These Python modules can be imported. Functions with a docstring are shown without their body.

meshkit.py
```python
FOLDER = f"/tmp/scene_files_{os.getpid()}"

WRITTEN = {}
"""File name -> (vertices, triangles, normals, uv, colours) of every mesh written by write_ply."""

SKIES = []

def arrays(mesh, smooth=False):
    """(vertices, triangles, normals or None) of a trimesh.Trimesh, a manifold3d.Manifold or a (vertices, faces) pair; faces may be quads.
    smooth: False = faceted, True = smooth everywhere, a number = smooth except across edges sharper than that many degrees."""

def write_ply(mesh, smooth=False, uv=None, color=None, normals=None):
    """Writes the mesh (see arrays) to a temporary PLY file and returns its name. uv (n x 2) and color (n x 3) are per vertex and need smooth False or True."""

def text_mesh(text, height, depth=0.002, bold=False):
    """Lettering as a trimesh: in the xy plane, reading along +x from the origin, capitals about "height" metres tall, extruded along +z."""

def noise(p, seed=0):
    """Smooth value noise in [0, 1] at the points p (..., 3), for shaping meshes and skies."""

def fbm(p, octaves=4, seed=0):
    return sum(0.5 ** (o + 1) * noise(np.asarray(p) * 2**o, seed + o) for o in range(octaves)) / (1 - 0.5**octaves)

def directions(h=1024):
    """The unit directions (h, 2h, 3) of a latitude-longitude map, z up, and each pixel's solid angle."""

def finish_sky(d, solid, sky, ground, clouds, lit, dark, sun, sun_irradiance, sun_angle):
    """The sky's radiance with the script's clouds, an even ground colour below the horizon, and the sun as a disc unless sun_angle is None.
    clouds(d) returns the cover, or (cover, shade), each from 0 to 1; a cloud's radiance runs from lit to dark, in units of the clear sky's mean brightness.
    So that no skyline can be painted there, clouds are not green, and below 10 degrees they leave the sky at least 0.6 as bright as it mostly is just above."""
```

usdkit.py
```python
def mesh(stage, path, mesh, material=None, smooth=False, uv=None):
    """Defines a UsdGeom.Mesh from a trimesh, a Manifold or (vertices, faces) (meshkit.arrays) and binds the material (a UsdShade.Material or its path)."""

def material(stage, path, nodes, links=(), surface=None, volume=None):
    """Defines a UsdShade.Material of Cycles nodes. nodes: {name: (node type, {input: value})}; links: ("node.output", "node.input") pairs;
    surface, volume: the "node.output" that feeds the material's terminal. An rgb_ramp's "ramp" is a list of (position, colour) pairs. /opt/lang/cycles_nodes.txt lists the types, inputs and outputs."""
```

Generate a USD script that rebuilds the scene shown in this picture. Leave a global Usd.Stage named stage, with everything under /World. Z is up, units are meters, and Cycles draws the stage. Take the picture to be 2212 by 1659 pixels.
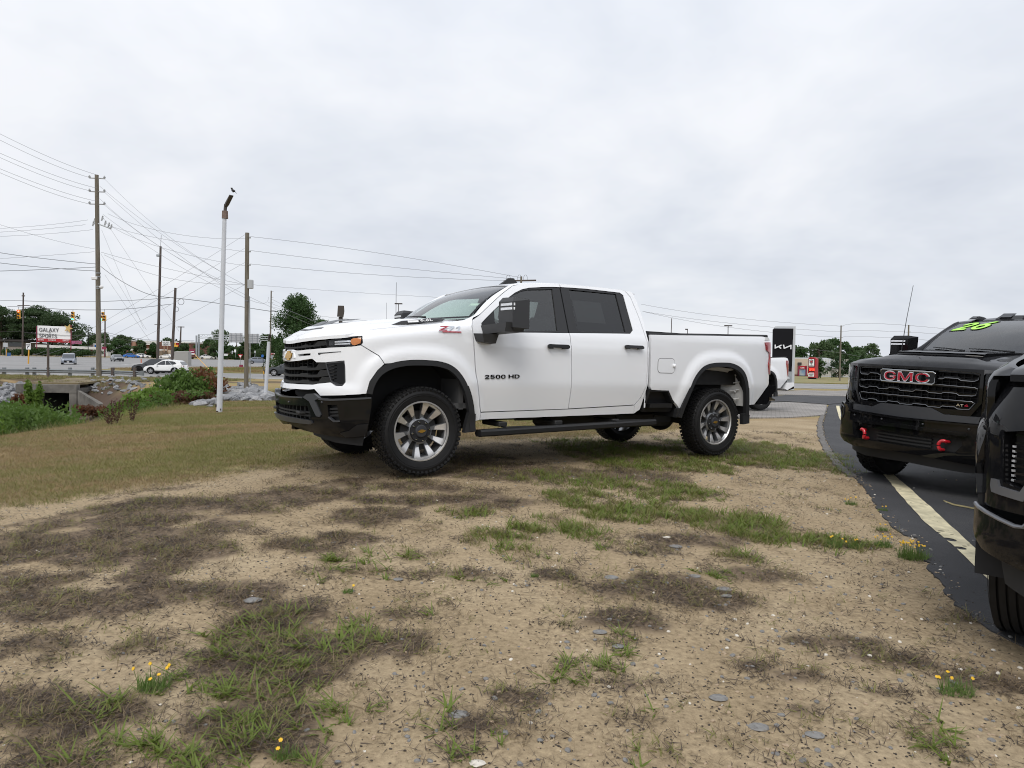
import math
import numpy as np, trimesh, shapely, usdkit, meshkit
from pxr import Usd, UsdGeom, UsdLux, UsdShade, Sdf, Gf, Vt
from scipy.spatial import Delaunay, cKDTree
from scipy.interpolate import CubicSpline, RBFInterpolator
from scipy.ndimage import gaussian_filter
from shapely.geometry import Polygon, MultiPolygon, LineString, Point, box as sbox
from shapely.ops import unary_union
from shapely import affinity

stage = Usd.Stage.CreateInMemory()
UsdGeom.Xform.Define(stage, '/World')
UsdGeom.Scope.Define(stage, '/World/Looks')

# ---------------------------------------------------------------- camera, sky, sun, exposure
FPX, PITCH, ROLL, EYE = 1540.0, math.radians(2.1), math.radians(1.0), 1.136
EXPOSURE = 0.16
SKY_STRENGTH = 0.1
SUN_DIR = np.array([-0.15, -0.80, 0.98]); SUN_DIR /= np.linalg.norm(SUN_DIR)


def cam_axes():
    right = np.array([1, 0, 0.]); fwd = np.array([0, math.cos(PITCH), -math.sin(PITCH)]); up = np.cross(right, fwd)
    r = math.cos(ROLL) * right + math.sin(ROLL) * up
    u = -math.sin(ROLL) * right + math.cos(ROLL) * up
    return np.array([r, -u, fwd])


RC = cam_axes()
CAMP = np.array([0, 0, EYE])
cam = UsdGeom.Camera.Define(stage, '/World/camera')
cam.CreateHorizontalApertureAttr(36.0)
cam.CreateFocalLengthAttr(FPX / 2212 * 36)
cam.CreateClippingRangeAttr(Gf.Vec2f(0.05, 20000))
cam.CreateFStopAttr(0.0)
cam.CreateExposureAttr(EXPOSURE)
cam.AddTransformOp().Set(Gf.Matrix4d(*RC[0], 0, *(-RC[1]), 0, *(-RC[2]), 0, *CAMP, 1))

dome = UsdLux.DomeLight.Define(stage, '/World/sky')
dome.GetPrim().SetCustomDataByKey('kind', 'structure')
EL, AZ = math.asin(SUN_DIR[2]), math.atan2(SUN_DIR[0], SUN_DIR[1])
sky_mat = usdkit.material(stage, '/World/Looks/sky', {
    'tc': ('texture_coordinate', {}),
    'sky': ('sky_texture', {'sky_type': 'single_scattering', 'sun_disc': False, 'sun_elevation': EL, 'sun_rotation': AZ}),
    'sep': ('separate_xyz', {}),
    'zc': ('math', {'math_type': 'maximum', 'value2': 0.0}),
    'zp': ('math', {'math_type': 'add', 'value2': 0.30}),
    'dx': ('math', {'math_type': 'divide'}), 'dy': ('math', {'math_type': 'divide'}),
    'cv': ('combine_xyz', {}),
    'mp': ('mapping', {'scale': (1.25, 1.25, 1), 'location': (3.1, 1.7, 0.4)}),
    'n1': ('noise_texture', {'scale': 0.9, 'detail': 5.0, 'roughness': 0.5, 'distortion': 0.35}),
    'n2': ('noise_texture', {'scale': 2.6, 'detail': 4.0, 'roughness': 0.55}),
    'nm': ('mix_float', {'fac': 0.28}),
    'ramp': ('rgb_ramp', {'ramp': [(0.0, (5.6, 5.95, 6.65)), (0.36, (5.9, 6.25, 6.95)), (0.48, (6.9, 7.2, 7.75)), (0.60, (7.9, 8.05, 8.4)), (1.0, (8.6, 8.65, 8.8))]}),
    'z2': ('math', {'math_type': 'multiply'}),
    'el': ('math', {'math_type': 'multiply_add', 'value2': 0.72, 'value3': 1.0}),
    'elc': ('combine_xyz', {}),
    'cl': ('mix', {'mix_type': 'multiply', 'fac': 1.0}),
    'mx': ('mix', {'mix_type': 'mix', 'fac': 0.96}),
    'bg': ('background_shader', {'strength': SKY_STRENGTH}),
}, [('tc.generated', 'sep.vector'), ('sep.z', 'zc.value1'), ('zc.value', 'zp.value1'), ('sep.x', 'dx.value1'), ('zp.value', 'dx.value2'), ('sep.y', 'dy.value1'), ('zp.value', 'dy.value2'),
    ('dx.value', 'cv.x'), ('dy.value', 'cv.y'), ('cv.vector', 'mp.vector'), ('mp.vector', 'n1.vector'), ('mp.vector', 'n2.vector'), ('n1.fac', 'nm.a'), ('n2.fac', 'nm.b'), ('nm.result', 'ramp.fac'),
    ('zc.value', 'z2.value1'), ('zc.value', 'z2.value2'), ('z2.value', 'el.value1'), ('el.value', 'elc.x'), ('el.value', 'elc.y'), ('el.value', 'elc.z'),
    ('ramp.color', 'cl.color1'), ('elc.vector', 'cl.color2'), ('sky.color', 'mx.color1'), ('cl.color', 'mx.color2'), ('mx.color', 'bg.color')], surface='bg.background')
UsdShade.MaterialBindingAPI.Apply(dome.GetPrim()).Bind(sky_mat)

sun = UsdLux.DistantLight.Define(stage, '/World/sun')
sun.CreateNormalizeAttr(True); sun.CreateIntensityAttr(0.40); sun.CreateAngleAttr(30.0); sun.CreateColorAttr(Gf.Vec3f(1, 0.96, 0.9))
zax = SUN_DIR; xax = np.cross([0, 0, 1.], zax); xax /= np.linalg.norm(xax); yax = np.cross(zax, xax)
sun.AddTransformOp().Set(Gf.Matrix4d(*xax, 0, *yax, 0, *zax, 0, 0, 0, 50, 1))


# ---------------------------------------------------------------- helpers: pixels (2212 wide frame) to places
def ray(u, v):
    return np.array([(u - 1106) / FPX, (v - 829.5) / FPX, 1.0]) @ RC


def W(u, v, y):
    "the point of the place that lies y metres ahead along that line of sight"
    d = ray(u, v)
    return CAMP + d * (y / d[1])


def pose_matrix(t):
    x, y, z, yaw, pi, ro = t
    c, s = math.cos, math.sin
    Rz = np.array([[c(yaw), -s(yaw), 0], [s(yaw), c(yaw), 0], [0, 0, 1]])
    Ry = np.array([[c(pi), 0, s(pi)], [0, 1, 0], [-s(pi), 0, c(pi)]])
    Rx = np.array([[1, 0, 0], [0, c(ro), -s(ro)], [0, s(ro), c(ro)]])
    M = np.eye(4); M[:3, :3] = Rz @ Ry @ Rx; M[:3, 3] = (x, y, z)
    return M


# ---------------------------------------------------------------- helpers: prims
USED = {}


def numbered(path):
    n = USED.get(path, 0); USED[path] = n + 1
    return path if n == 0 else f'{path}_{n:03d}'


def tag(prim, label=None, cat=None, group=None, kind=None):
    prim = prim.GetPrim() if hasattr(prim, 'GetPrim') else prim
    for k, v in (('label', label), ('category', cat), ('group', group), ('kind', kind)):
        if v:
            prim.SetCustomDataByKey(k, v)
    return prim


def thing(name, label=None, cat=None, group=None, M=None, loc=None, rz=0.0, kind=None):
    x = UsdGeom.Xform.Define(stage, numbered('/World/' + name))
    if M is not None:
        x.AddTransformOp().Set(Gf.Matrix4d(*np.asarray(M, float).T.ravel()))
    elif loc is not None:
        x.AddTranslateOp().Set(Gf.Vec3d(*map(float, loc)))
        if rz:
            x.AddRotateZOp().Set(float(math.degrees(rz)))
    tag(x, label, cat, group, kind)
    return str(x.GetPath())


def part(name, mesh, mat, parent, smooth=30, label=None):
    p = numbered(f'{parent}/{name}')
    m = usdkit.mesh(stage, p, mesh, mat, smooth=smooth)
    if label:
        m.GetPrim().SetCustomDataByKey('label', label)
    return p


def single(name, mesh, mat, label=None, cat=None, group=None, kind=None, smooth=30):
    p = numbered('/World/' + name)
    m = usdkit.mesh(stage, p, mesh, mat, smooth=smooth)
    tag(m, label, cat, group, kind)
    return p


def copy_of(src, label=None, cat=None, group=None, loc=None, rz=0.0, M=None, scale=None):
    sp = stage.GetPrimAtPath(src)
    base = src
    if base[-4] == '_' and base[-3:].isdigit():
        base = base[:-4]
    p = numbered(base)
    x = UsdGeom.Xform.Define(stage, p)
    x.GetPrim().GetReferences().AddInternalReference(Sdf.Path(src))
    x.ClearXformOpOrder()
    if M is not None:
        x.MakeMatrixXform().Set(Gf.Matrix4d(*np.asarray(M, float).T.ravel()))
    else:
        c, s = math.cos(rz), math.sin(rz); k = np.ones(3) * (scale if scale is not None else 1)
        A = np.eye(4); A[:3, :3] = np.array([[c, -s, 0], [s, c, 0], [0, 0, 1]]) * k; A[:3, 3] = loc
        x.MakeMatrixXform().Set(Gf.Matrix4d(*A.T.ravel()))
    x.GetPrim().SetInstanceable(True)
    tag(x, label, cat, group)
    return p


# ---------------------------------------------------------------- helpers: materials
MATS = {}


def mat(name, color=(0.5, 0.5, 0.5), rough=0.5, metal=0.0, coat=0.0, spec=0.5, var=0.0, scale=8.0, bump=0.0, bscale=60.0, bdist=0.002, emis=None, estr=1.0, dark=None, rvar=0.0, coatr=0.03, detail=5.0, stretch=None):
    "a principled material whose colour wanders between two tones and which may carry a fine relief"
    if name in MATS:
        return MATS[name]
    nodes = {'p': ('principled_bsdf', {'base_color': color, 'roughness': rough, 'metallic': metal, 'coat_weight': coat, 'coat_roughness': coatr, 'specular_ior_level': spec})}
    links = []
    if var or bump or rvar:
        nodes['tc'] = ('texture_coordinate', {})
        src = 'tc.object'
        if stretch:
            nodes['mp'] = ('mapping', {'scale': stretch}); links.append(('tc.object', 'mp.vector')); src = 'mp.vector'
    if var or rvar:
        nodes['n'] = ('noise_texture', {'scale': scale, 'detail': detail, 'roughness': 0.6}); links.append((src, 'n.vector'))
    if var:
        c = np.array(color); d = np.array(dark) if dark is not None else c * (1 - var)
        e = np.clip(c * (1 + var * 0.6), 0, 0.95) if dark is None else c
        nodes['r'] = ('rgb_ramp', {'ramp': [(0.3, tuple(d)), (0.7, tuple(e))]})
        links += [('n.fac', 'r.fac'), ('r.color', 'p.base_color')]
    if rvar:
        nodes['rr'] = ('map_range', {'from_min': 0.3, 'from_max': 0.7, 'to_min': max(rough - rvar, 0.02), 'to_max': rough + rvar})
        links += [('n.fac', 'rr.value'), ('rr.result', 'p.roughness')]
    if bump:
        nodes['bn'] = ('noise_texture', {'scale': bscale, 'detail': 4.0, 'roughness': 0.6}); nodes['b'] = ('bump', {'strength': bump, 'distance': bdist})
        links += [(src, 'bn.vector'), ('bn.fac', 'b.height'), ('b.normal', 'p.normal')]
    if emis is not None:
        nodes['p'][1].update({'emission_color': emis, 'emission_strength': estr})
    MATS[name] = usdkit.material(stage, '/World/Looks/' + name, nodes, links, surface='p.BSDF')
    return MATS[name]


def glass(name, tint, refl=1.0, ior=1.5):
    if name not in MATS:
        MATS[name] = usdkit.material(stage, '/World/Looks/' + name, {'t': ('transparent_bsdf', {'color': tint}), 'g': ('glossy_bsdf', {'color': (refl, refl, refl), 'roughness': 0.01}), 'f': ('fresnel', {'IOR': ior}), 'm': ('mix_closure', {})},
                                     [('f.fac', 'm.fac'), ('t.BSDF', 'm.closure1'), ('g.BSDF', 'm.closure2')], surface='m.closure')
    return MATS[name]


def leaf_mat(name, dark, light, rough=0.55, trans=0.3, scale=0.0, rand=True):
    "foliage: tone varies leaf by leaf (each leaf is an island) and some light passes through"
    if name not in MATS:
        MATS[name] = usdkit.material(stage, '/World/Looks/' + name, {
            'g': ('geometry', {}), 'r': ('rgb_ramp', {'ramp': [(0.0, dark), (0.55, tuple(0.5 * (np.array(dark) + np.array(light)))), (1.0, light)]}),
            'p': ('principled_bsdf', {'roughness': rough, 'specular_ior_level': 0.3}), 't': ('translucent_bsdf', {}), 'm': ('mix_closure', {'fac': trans})},
            [('g.random_per_island', 'r.fac'), ('r.color', 'p.base_color'), ('r.color', 't.color'), ('p.BSDF', 'm.closure1'), ('t.BSDF', 'm.closure2')], surface='m.closure')
    return MATS[name]


# ---------------------------------------------------------------- helpers: meshes
def cat_mesh(ms):
    ms = [m for m in ms if m is not None and len(m.faces)]
    vs, fs, n = [], [], 0
    for m in ms:
        vs.append(np.asarray(m.vertices)); fs.append(np.asarray(m.faces) + n); n += len(m.vertices)
    return trimesh.Trimesh(np.vstack(vs), np.vstack(fs), process=False)


def tm(v, f):
    f = np.asarray(f, int)
    if f.shape[1] == 4:
        f = np.vstack([f[:, [0, 1, 2]], f[:, [0, 2, 3]]])
    return trimesh.Trimesh(np.asarray(v, float), f, process=False)


def box(sx, sy, sz, c=(0, 0, 0), bev=0.0):
    if bev <= 0:
        m = trimesh.creation.box((sx, sy, sz)); m.apply_translation(c); return m
    b = min(bev, sx * .45, sy * .45, sz * .45)
    pts = []
    for a in (-1, 1):
        for d in (-1, 1):
            for e in (-1, 1):
                pts += [(a * (sx / 2 - b), d * (sy / 2 - b), e * sz / 2), (a * (sx / 2 - b), d * sy / 2, e * (sz / 2 - b)), (a * sx / 2, d * (sy / 2 - b), e * (sz / 2 - b))]
    m = trimesh.convex.convex_hull(np.array(pts)); m.apply_translation(c)
    return m


def hull(pts):
    return trimesh.convex.convex_hull(np.asarray(pts, float))


def tube(pts, r, n=8, caps=True):
    p = np.asarray(pts, float); r = np.broadcast_to(np.asarray(r, float), (len(p),))
    t = np.gradient(p, axis=0); t /= np.linalg.norm(t, axis=1, keepdims=True) + 1e-12
    ref = np.array([0, 0, 1.]) if abs(t[:, 2]).mean() < 0.8 else np.array([1., 0, 0])
    a = np.cross(t, ref); a /= np.linalg.norm(a, axis=1, keepdims=True) + 1e-12
    b = np.cross(t, a); ang = np.arange(n) * 2 * np.pi / n
    v = (p[:, None] + r[:, None, None] * (np.cos(ang)[None, :, None] * a[:, None] + np.sin(ang)[None, :, None] * b[:, None])).reshape(-1, 3)
    f = []
    for i in range(len(p) - 1):
        for j in range(n):
            k = (j + 1) % n
            f += [(i * n + j, (i + 1) * n + j, (i + 1) * n + k), (i * n + j, (i + 1) * n + k, i * n + k)]
    if caps:
        for j in range(1, n - 1):
            f += [(0, j, j + 1), ((len(p) - 1) * n, (len(p) - 1) * n + j + 1, (len(p) - 1) * n + j)]
    m = trimesh.Trimesh(v, np.array(f), process=False)
    return m


def cyl(p0, p1, r0, r1=None, n=12):
    return tube([p0, p1], [r0, r0 if r1 is None else r1], n)


def lathe(prof, n=48, axis='z', closed=False):
    "profile of (radius, height) turned about an axis"
    prof = np.asarray(prof, float); ang = np.arange(n) * 2 * np.pi / n
    v = np.stack([prof[:, None, 0] * np.cos(ang), prof[:, None, 0] * np.sin(ang), np.broadcast_to(prof[:, None, 1], (len(prof), n))], -1).reshape(-1, 3)
    f = []
    m = len(prof)
    for i in range(m if closed else m - 1):
        i2 = (i + 1) % m
        for j in range(n):
            k = (j + 1) % n
            f += [(i * n + j, i * n + k, i2 * n + k), (i * n + j, i2 * n + k, i2 * n + j)]
    if axis == 'y':
        v = v[:, [0, 2, 1]] * [1, -1, 1]
    return trimesh.Trimesh(v, np.array(f), process=False)


def extrude(poly, h, z0=0.0):
    ps = [poly] if isinstance(poly, Polygon) else list(poly.geoms)
    m = cat_mesh([trimesh.creation.extrude_polygon(g, h, engine='earcut') for g in ps if g.area > 1e-9])
    m.apply_translation((0, 0, z0))
    return m


def place(m, M):
    m = m.copy(); m.apply_transform(M); return m


def frame(o, x, y):
    "matrix that puts the xy plane of a flat piece at o with axes x, y"
    x = np.asarray(x, float); x = x / np.linalg.norm(x); y = np.asarray(y, float); y = y - x * (x @ y); y = y / np.linalg.norm(y)
    M = np.eye(4); M[:3, 0] = x; M[:3, 1] = y; M[:3, 2] = np.cross(x, y); M[:3, 3] = o
    return M


def mir(m):
    v = np.array(m.vertices) * [1, -1, 1]
    return trimesh.Trimesh(v, np.asarray(m.faces)[:, ::-1], process=False)


def shift(m, d):
    m = m.copy(); m.apply_translation(d); return m


def densify(ring, step):
    p = np.asarray(ring)[:-1]; q = np.roll(p, -1, 0); out = []
    for a, b in zip(p, q):
        n = max(1, int(math.ceil(np.hypot(*(b - a)) / step)))
        out.append(a + (b - a) * (np.arange(n) / n)[:, None])
    return np.vstack(out)


def panel(poly, lift, step=0.05, thick=0.015, back=False):
    "a sheet over the 2D outline poly, lifted to 3D by lift(points, offset outwards), its edges turned inwards by thick"
    if isinstance(poly, MultiPolygon):
        return cat_mesh([panel(g, lift, step, thick) for g in poly.geoms])
    rings = [densify(r.coords, step) for r in [poly.exterior, *poly.interiors]]
    x0, y0, x1, y1 = poly.bounds
    gx, gy = np.meshgrid(np.arange(x0, x1, step), np.arange(y0, y1, step * 0.9))
    gx[::2] += step / 2
    g = np.stack([gx.ravel(), gy.ravel()], 1)
    inner = poly.buffer(-step * 0.45)
    g = g[shapely.contains_xy(inner, g[:, 0], g[:, 1])] if not inner.is_empty else g[:0]
    P = np.vstack(rings + [g])
    jit = P.copy()
    tri = Delaunay(jit, qhull_options='QJ Qbb').simplices
    c = P[tri].mean(1)
    tri = tri[shapely.contains_xy(poly, c[:, 0], c[:, 1])]
    a, b, d = P[tri[:, 0]], P[tri[:, 1]], P[tri[:, 2]]
    ar = (b[:, 0] - a[:, 0]) * (d[:, 1] - a[:, 1]) - (b[:, 1] - a[:, 1]) * (d[:, 0] - a[:, 0])
    tri = tri[np.abs(ar) > 1e-9]
    V = lift(P, 0.0)
    V1 = lift(P[tri[:1].ravel()], 0.0); nrm = np.cross(V1[1] - V1[0], V1[2] - V1[0])
    # common orientation in 2D first
    ar = ar[np.abs(ar) > 1e-9]
    tri = np.where(ar[:, None] > 0, tri, tri[:, ::-1])
    k = tri[len(tri) // 2]; V1 = V[k]; nrm = np.cross(V1[1] - V1[0], V1[2] - V1[0])
    out = lift(P[k], 0.01) - lift(P[k], 0.0)
    flip = nrm @ out.sum(0) < 0
    if flip:
        tri = tri[:, ::-1]
    ms = [trimesh.Trimesh(V, tri, process=False)]
    if thick:
        for r in rings:
            n = len(r); A = lift(r, 0.0); B = lift(r, -thick); i = np.arange(n); j = (i + 1) % n
            v = np.vstack([A, B]); f = np.vstack([np.stack([i, i + n, j + n], 1), np.stack([i, j + n, j], 1)])
            ccw = Polygon(r).exterior.is_ccw; hole = r is not rings[0]
            if (ccw ^ hole ^ flip):
                pass
            else:
                f = f[:, ::-1]
            ms.append(trimesh.Trimesh(v, f, process=False))
    return cat_mesh(ms)


def text(s, h, depth=0.004, bold=False, center=True, width=None):
    m = meshkit.text_mesh(s, h, depth, bold)
    if center:
        m.apply_translation([-m.bounds[:, 0].mean(), -m.bounds[:, 1].mean(), 0])
    if width:
        m.apply_scale([width / (m.bounds[1, 0] - m.bounds[0, 0]), 1, 1])
    return m


def st3(a, b, c):
    return np.stack(np.broadcast_arrays(a, b, c), 1).astype(float)


def smoothstep(a, b, x):
    t = np.clip((np.asarray(x, float) - a) / (b - a), 0, 1)
    return t * t * (3 - 2 * t)
# ---------------------------------------------------------------- terrain
_cp = [(0, 0, -.25), (-1.37, 7.5, 0), (2.02, 9.7, -.05), (-1.83, 8.22, 0), (1.55, 10.4, -.06), (5, 7.9, -.21), (4.6, 8.7, -.22), (2.4, 3.5, -.24), (7, 4, -.32), (9, 9, -.3), (0, 4, -.14), (-2, 4, -.10), (-2, 1, -.22), (-6, 1, -.3), (4, 0, -.32),
       (-4.26, 5.93, -.15), (-6.46, 9, -.32), (-7.9, 11, -.36), (-8.8, 19, -.43), (-9.3, 22, -.48), (-9.0, 26, -.55), (-7.4, 18, -.40), (-5, 15, -.22), (-2, 13, -.10), (-10.5, 32, -.6), (-15, 45, -.85), (-5, 25, -.40), (-4, 35, -.6),
       (7.1, 18.5, -.27), (3, 16, -.18), (17.6, 45, -.66), (24.7, 60, -.97), (12, 30, -.42), (8, 25, -.33), (0, 40, -.65), (10, 50, -.85), (-16, 3, -.7), (-22, 12, -.9), (-30, 25, -1.0), (-40, 45, -1.1), (-30, 56, -1.12), (-10, 56, -1.02), (14, 14, -.35), (22, 25, -.6), (30, 40, -.9), (-8, -12, -.5), (6, -12, -.5), (20, 0, -.6), (-22, -10, -.9)]
_cp = np.array(_cp)
_rbf = RBFInterpolator(_cp[:, :2], _cp[:, 2], kernel='thin_plate_spline', smoothing=0.02)
# near field: x, y, z of a lattice, read back by bilinear interpolation so that H is cheap
_gx = np.linspace(-60, 50, 221); _gy = np.linspace(-25, 85, 221)
_GX, _GY = np.meshgrid(_gx, _gy)
_GZ = np.clip(_rbf(np.stack([_GX.ravel(), _GY.ravel()], 1)).reshape(_GX.shape), -1.3, 0.05)


def _base(x, y):
    x = np.asarray(x, float); y = np.asarray(y, float)
    fx = np.clip((x + 60) / 0.5, 0, 219.999); fy = np.clip((y + 25) / 0.5, 0, 219.999)
    i = fx.astype(int); j = fy.astype(int); a = fx - i; b = fy - j
    z = _GZ[j, i] * (1 - a) * (1 - b) + _GZ[j, i + 1] * a * (1 - b) + _GZ[j + 1, i] * (1 - a) * b + _GZ[j + 1, i + 1] * a * b
    w = smoothstep(48, 60, y) + smoothstep(32, 50, np.abs(x + 5))
    w = np.clip(w, 0, 1)
    return z * (1 - w) + (-1.1) * w


CX = -33.15          # middle of the culvert mouth
CY = 51.2            # its headwall
DITCH = [[(-16.5, -12, -2.6, 7), (-15.6, 6, -2.9, 7), (-16.2, 16, -3.2, 7.6), (-20, 28, -3.6, 9.5), (-27, 41, -3.85, 10), (CX, 51, -3.9, 4.6)],
         [(-26.5, 42, -3.85, 8), (-19, 41, -2.6, 7.5), (-14, 39.5, -1.7, 6)],
         [(-33, 47.5, -3.85, 5), (-41, 45, -2.6, 8), (-52, 44, -2.0, 8)]]


def H(x, y):
    x = np.asarray(x, float); y = np.asarray(y, float)
    z0 = _base(x, y); z = z0.copy()
    for line in DITCH:
        for (x0, y0, b0, w0), (x1, y1, b1, w1) in zip(line[:-1], line[1:]):
            t = np.clip(((x - x0) * (x1 - x0) + (y - y0) * (y1 - y0)) / ((x1 - x0) ** 2 + (y1 - y0) ** 2), 0, 1)
            D = np.hypot(x - x0 - t * (x1 - x0), y - y0 - t * (y1 - y0))
            b = b0 + t * (b1 - b0); w = w0 + t * (w1 - w0)
            s = smoothstep(0.06, 1.0, D / w)
            zz = b + (z0 - b) * s
            z = np.minimum(z, zz)
    k = smoothstep(50.8, 55.5, y)                                  # the road bank rises behind the headwall
    return z * (1 - k) + z0 * k


def G(u, v, dmax=400.0):
    "where the line of sight through a pixel meets the ground"
    d = ray(u, v); d = d / d[1]
    ys = np.geomspace(1.0, dmax, 300)
    P = CAMP + d * ys[:, None]
    below = P[:, 2] < H(P[:, 0], P[:, 1])
    if not below.any():
        return P[-1]
    i = max(1, int(np.argmax(below))); lo, hi = ys[i - 1], ys[i]
    for _ in range(18):
        m = (lo + hi) / 2; p = CAMP + d * m
        if p[2] < H(p[0], p[1]):
            hi = m
        else:
            lo = m
    return CAMP + d * hi


def Gpoly(pts):
    return Polygon([G(*p)[:2] for p in pts]).buffer(0)


LAWN_EDGE = [(-60, 1095), (120, 1078), (300, 1048), (430, 1035), (520, 1012), (640, 1002), (720, 985), (790, 968), (900, 955), (1060, 947), (1200, 943), (1330, 938), (1470, 926), (1600, 908), (1690, 905), (1770, 904), (1782, 897)]
_le = np.array([G(*p)[:2] for p in LAWN_EDGE])
LOT = Polygon(np.vstack([_le, [G(1784, 880)[:2], (30, 24), (30, -12), (-9, -12)]])).buffer(0)
ASPH_PX = [(1790, 876), (1783, 900), (1778, 920), (1784, 950), (1804, 985), (1828, 1012), (1850, 1036), (1872, 1062), (1890, 1090), (1905, 1108), (1928, 1138), (1952, 1158), (1985, 1164), (1978, 1182), (1998, 1210), (2012, 1238), (2042, 1288), (2078, 1320), (2112, 1346), (2160, 1374), (2215, 1408), (2330, 1480), (2600, 1640)]
_ae = np.array([G(*p)[:2] for p in ASPH_PX])
_t = np.linspace(0, 1, 420); _s = np.r_[0, np.cumsum(np.hypot(*np.diff(_ae, axis=0).T))]
_ed = np.stack([np.interp(_t * _s[-1], _s, _ae[:, k]) for k in (0, 1)], 1)
_nz = meshkit.fbm(np.stack([_ed[:, 0] * 5, _ed[:, 1] * 5, 0 * _ed[:, 0]], 1), 4, 3) - 0.5
_nz2 = meshkit.fbm(np.stack([_ed[:, 0] * 22, _ed[:, 1] * 22, 0 * _ed[:, 0] + 3], 1), 3, 9) - 0.5
_ed[:, 0] += _nz * 0.07 + _nz2 * 0.07
ASPHALT = Polygon(np.vstack([_ed, [(3.4, 0.2), (3.2, -10), (34, -10), (34, 12), (20, 17.5), G(1860, 868)[:2]]])).buffer(0)
BAND = Gpoly([(1500, 872), (1600, 871), (1700, 869), (1788, 876), (1870, 872), (1900, 862), (1820, 857), (1700, 855), (1560, 857)])
PAVE = Gpoly([(1480, 873), (1600, 872), (1700, 870.5), (1786, 877), (1780, 897), (1700, 903.5), (1560, 906), (1440, 905), (1440, 890)])
PAVE2 = Gpoly([(1540, 856), (1700, 854), (1820, 856), (1900, 860), (1900, 845), (1820, 844), (1700, 845), (1600, 845), (1540, 846)])


BLOBS = {}


def blob(x, y, u, v, ru, rv):
    "a soft patch on the ground around the place seen at (u, v); its radii in pixels become metres there"
    if (u, v, ru, rv) not in BLOBS:
        BLOBS[(u, v, ru, rv)] = G(u, v)[:2], np.linalg.norm(G(u + ru, v)[:2] - G(u - ru, v)[:2]) / 2, np.linalg.norm(G(u, v - rv)[:2] - G(u, v + rv)[:2]) / 2
    c, a, b = BLOBS[(u, v, ru, rv)]
    return np.exp(-((x - c[0]) / a) ** 2 - ((y - c[1]) / b) ** 2)


def n2(x, y, s, seed=0, oct=4):
    return meshkit.fbm(np.stack([np.asarray(x) * s, np.asarray(y) * s, np.full(np.shape(x), seed * 7.3)], -1), oct, seed)


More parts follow.
